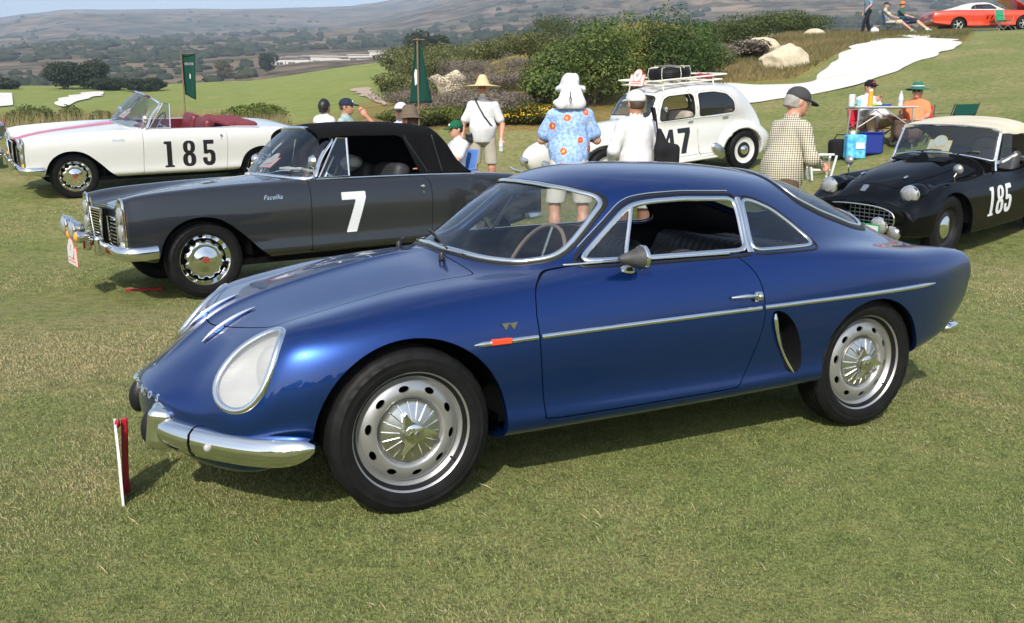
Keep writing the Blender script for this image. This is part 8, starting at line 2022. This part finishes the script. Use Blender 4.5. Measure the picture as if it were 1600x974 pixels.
# ---------------------------------------------------------------- houses and woods on the hills
def build_far(HV):
    wl = mat('white_house_wall', (.46, .44, .41), rough=.8); rf = mat('grey_house_roof', (.20, .17, .15), rough=.9); wd = mat('house_window', (.03, .035, .04), rough=.2)
    spec = [(452, 104, 24, 3.2, 'low white house with grey roof at the left of the row'), (478, 103, 20, 3.4, 'grey-roofed house with dark windows beside the left one'), (500, 103, 18, 3.8, 'brown-roofed house in the left half of the row'), (522, 104, 22, 4.2, 'widest white house in the middle of the row'), (560, 102, 16, 3.0, 'small white house right of the widest one'), (582, 101, 22, 4.0, 'long white house with flat roof at the right of the row'), (598, 98, 12, 4.8, 'tallest white house at the right end of the row'), (76, 96, 26, 3.6, 'pale house alone on the left hillside'), (268, 98, 16, 3.6, 'small white house on the hillside above the banner'), (318, 107, 16, 3.4, 'white house on the hillside right of the banner')]
    for i, (px, py, w, h, lab) in enumerate(spec):
        Y = 420 if i < 7 else 760; k = Y/420; p = cam_point(px, py, Y); w *= k*.9; h *= k*.9; d = 9.0; r = thing('house', lab, 'house', (p[0], p[1], p[2]-1.0), R(-6+5*(i % 4)), 'houses at the foot of the hills')
        B().box((0, 0, h/2+.3), (w, d, h+1.4)).obj('wall', wl, r)
        ov = .6; rz = h+1.0; V = [(-w/2-ov, -d/2-ov, rz), (w/2+ov, -d/2-ov, rz), (w/2+ov, d/2+ov, rz), (-w/2-ov, d/2+ov, rz), (-w/2+.8, 0, rz+1.3), (w/2-.8, 0, rz+1.3)]
        if i in (3, 5, 6): B().box((0, 0, rz+.15), (w+.8, d+.8, .35)).obj('roof', wl, r)
        else: mobj('roof', V, [(0, 1, 5, 4), (2, 3, 4, 5), (1, 2, 5), (3, 0, 4), (3, 2, 1, 0)], rf, r, False)
        nwin = max(2, int(w/4.5))
        for q in range(nwin):
            x = -w/2+(q+.5)*w/nwin; wn = B().box((x, -d/2-.06, h*.50+.4), (w/nwin*.55, .12, h*.42)).obj('window', wd, r); B().box((x, -d/2-.14, h*.50+.4), (.14, .06, h*.42)).obj('glazing_bar', wl, wn)
    # woods and brush: a far mass nobody could count
    rs = np.random.default_rng(12); nu, nz, _ = HV.shape; n = 5200
    V = []; cols = []; ico = B().ell((0, 0, 0), (1, 1, 1), 7, 5); bv = np.array(ico.V); bf = ico.F; loops = []; sizes = []
    ui = rs.integers(2, nu-2, n*3); zi = np.clip((rs.uniform(0, 1, n*3)**1.25*(nz-16)).astype(int), 0, nz-2)
    dens = wob(np.stack([ui/40.0, zi/16.0, np.zeros(n*3)], 1), 3.0, 4); pxh = 800+F_PX*HV[ui, zi, 0]/HV[ui, zi, 1]; free = ~((pxh > 400) & (pxh < 625) & (zi < 26)); keep = np.where(free & (dens+.8*(1-zi/nz) > .45+rs.normal(size=n*3)*.30))[0][:3000]
    cnt = 0; AV = []; AF = []; AC = []
    f3 = np.array([f for f in bf if len(f) == 4])
    for q in keep:
        c = HV[ui[q], zi[q]]+(HV[ui[q]+1, zi[q]]-HV[ui[q], zi[q]])*rs.uniform()+(HV[ui[q], zi[q]+1]-HV[ui[q], zi[q]])*rs.uniform()
        s_ = rs.uniform(1.6, 4.2)*(1 if zi[q] > 18 else .6); lump = bv*(1+.25*rs.normal(size=(len(bv), 1)))*np.array([s_*rs.uniform(.9, 1.8), s_, s_*rs.uniform(.55, .9)])+c+np.array([0, 0, s_*.25])
        AV.append(lump); AF.append(f3+cnt); cnt += len(bv); g = rs.uniform(); AC.append(np.tile(np.array([.016, .026, .011])*(1-g)+np.array([.042, .048, .022])*g, (len(f3), 1)))
    V = np.concatenate(AV); F = np.concatenate(AF); o = fast_mesh('hillside_woods', V, F, np.full(len(F), 4), M_TWIG, None, False); face_colors(o, np.concatenate(AC)); tag(o, 'scattered trees and brush covering the far hillside', 'woods', kind='stuff')
# ---------------------------------------------------------------- turf
def build_grass():
    rs = np.random.default_rng(21); out = []
    bands = ((2.2, 3.2, 30000), (3.2, 4.4, 18000), (4.4, 6.2, 8500), (6.2, 9.0, 3000), (9.0, 13.0, 1000))
    for y0, y1, dn in bands:
        xm = .60*y1+.3; n = int(dn*(y1-y0)*2*xm); X = rs.uniform(-xm, xm, n); Y = rs.uniform(y0, y1, n); k = np.abs(X) < .60*Y+.25; out.append(np.stack([X[k], Y[k], np.full(k.sum(), y0)], 1))
    P = np.concatenate(out); X, Y = P[:, 0], P[:, 1]; n = len(P); Z = ground_z(X, Y)
    pat = wob(np.stack([X, Y, 0*X], 1), 2.2, 31); pat2 = wob(np.stack([X, Y, 0*X], 1), 7.0, 32)
    L = rs.uniform(.005, .0115, n)*(1+.3*pat); L *= np.where(rs.uniform(size=n) < .03, 1.6, 1); az = rs.uniform(0, 6.283, n); ln = rs.uniform(.2, 1.5, n)
    lit = rs.uniform(size=n) < .004; L = np.where(lit, L*rs.uniform(.9, 1.7, n), L); ln = np.where(lit, 2.2, ln)
    wdt = np.interp(Y, [2, 6, 13], [.0013, .0022, .005]); L = L*np.interp(Y, [2, 8, 13], [1, 1.25, 1.6])
    dx, dy = np.cos(az), np.sin(az); base = np.stack([X, Y, Z-.002], 1); tip = base+np.stack([dx*L*ln, dy*L*ln, L], 1); mid = base*.5+tip*.5+np.stack([0*X, 0*X, L*.18], 1)
    sx = np.stack([-dy*wdt, dx*wdt, 0*X], 1)
    V = np.stack([base-sx, base+sx, tip, mid-sx*.8], 1).reshape(-1, 3)
    o = fast_mesh('grass', V, np.arange(4*n), np.full(n, 4), M_TURF, None, False)
    px, py = px_of(X, Y, Z); brown = .75*np.exp(-((px-60)/190)**2-((py-545)/75)**2)+.6*np.exp(-((px-1575)/70)**2-((py-455)/40)**2)+.5*np.exp(-((px-30)/90)**2-((py-460)/22)**2); dry = np.clip(.40+brown*1.2+.50*pat+.34*pat2+rs.normal(size=n)*.24, 0, 1)[:, None]; g = rs.uniform(size=n)[:, None]
    green = np.array([.145, .208, .058])*(1-g)+np.array([.295, .345, .128])*g; straw = np.array([.33, .28, .135])*(1-g)+np.array([.56, .47, .28])*g
    dry[lit] = 1.0; col = green*(1-dry**2.2)+straw*dry**2.2
    face_colors(o, col*np.where(rs.uniform(size=n) < .035, 1.35, 1)[:, None]); tag(o, 'short mown turf with dry blades around the cars', 'grass', kind='stuff')
def build_rough():
    """long tufted grass on the mound round the bunker"""
    rs = np.random.default_rng(77); n = 60000; px = rs.uniform(1080, 1520, n); Y = rs.uniform(17, 44, n); X = (px-800)/F_PX*Y; Z = ground_z(X, Y); a, b_ = px_of(X, Y, Z)
    k = (poly_sdf(a, b_, [(1085, 150), (1140, 128), (1240, 122), (1330, 70), (1420, 55), (1505, 62), (1515, 50), (1430, 40), (1290, 36), (1180, 70), (1100, 118)]) < 2); X, Y, Z = X[k], Y[k], Z[k]; n = len(X)
    L = rs.uniform(.06, .20, n); dx, dy = rs.normal(size=n)*.5, rs.normal(size=n)*.5; base = np.stack([X, Y, Z], 1); tip = base+np.stack([dx*L, dy*L, L], 1); w = np.zeros((n, 3)); w[:, 0] = .011
    o = fast_mesh('rough_grass', np.stack([base-w, base+w, tip], 1).reshape(-1, 3), np.arange(3*n).reshape(-1, 3), np.full(n, 3), M_TURF); t = np.clip(.5+.4*wob(base, .8, 3)+rs.normal(size=n)*.2, 0, 1)[:, None]
    face_colors(o, np.array([.085, .10, .03])*(1-t)+np.array([.26, .19, .095])*t); tag(o, 'long tufted rough grass on the mound around the bunker', 'grass', kind='stuff')
M_TURF = leaf_mat('turf_blade', .75, .35)
def build_behind():
    """trees behind the viewer, seen only mirrored in the paint and chrome"""
    rs = np.random.default_rng(4); L = []
    for k in range(26):
        x, y = rs.uniform(-70, 70), rs.uniform(-75, -48); h = rs.uniform(3, 6.5); z = gz(x, y); L += [((x, y, z+h*.55), (h*.7, h*.5, h*.5)), ((x+rs.normal()*1.5, y, z+h*.9), (h*.4, h*.4, h*.35))]
    o = crown('tree_line', L, 16000, .75, .4, (.02, .04, .012), (.07, .10, .03), None, 3); tag(o, 'dense line of trees behind the viewer mirrored in the car paint', 'trees', kind='stuff')
def build_haze():
    z0, z1 = -34.0, 560.0; b = B().box((0, 1600, (z0+z1)/2), (8200, 5000, z1-z0))
    m = bpy.data.materials.new('pale_haze_air'); m.use_nodes = True; nt = m.node_tree; nt.nodes.clear(); o = nt.nodes.new('ShaderNodeOutputMaterial'); v = nt.nodes.new('ShaderNodeVolumePrincipled')
    v.inputs['Color'].default_value = (.64, .79, 1.0, 1); v.inputs['Density'].default_value = HAZE; v.inputs['Anisotropy'].default_value = 0.0
    nt.links.new(v.outputs[0], o.inputs['Volume']); h = b.obj('haze', m, None, False); tag(h, 'thin pale haze lying over the valley and hills', 'haze', kind='stuff')
HAZE = 0.00035
# ---------------------------------------------------------------- put the place together
build_setting()
HV_ = hills()
blue_root = thing('blue_coupe', 'low metallic blue coupe with chrome trim parked nearest on the grass', 'car', (.299, 4.022, 0), R(207.08))
build_blue(blue_root)
build_facels(); build_black(); build_saloon(); build_orange(); build_green()
build_people()
build_props()
build_rocks()
build_vegetation()
build_far(HV_)
build_grass(); build_rough(); build_behind()
build_haze()
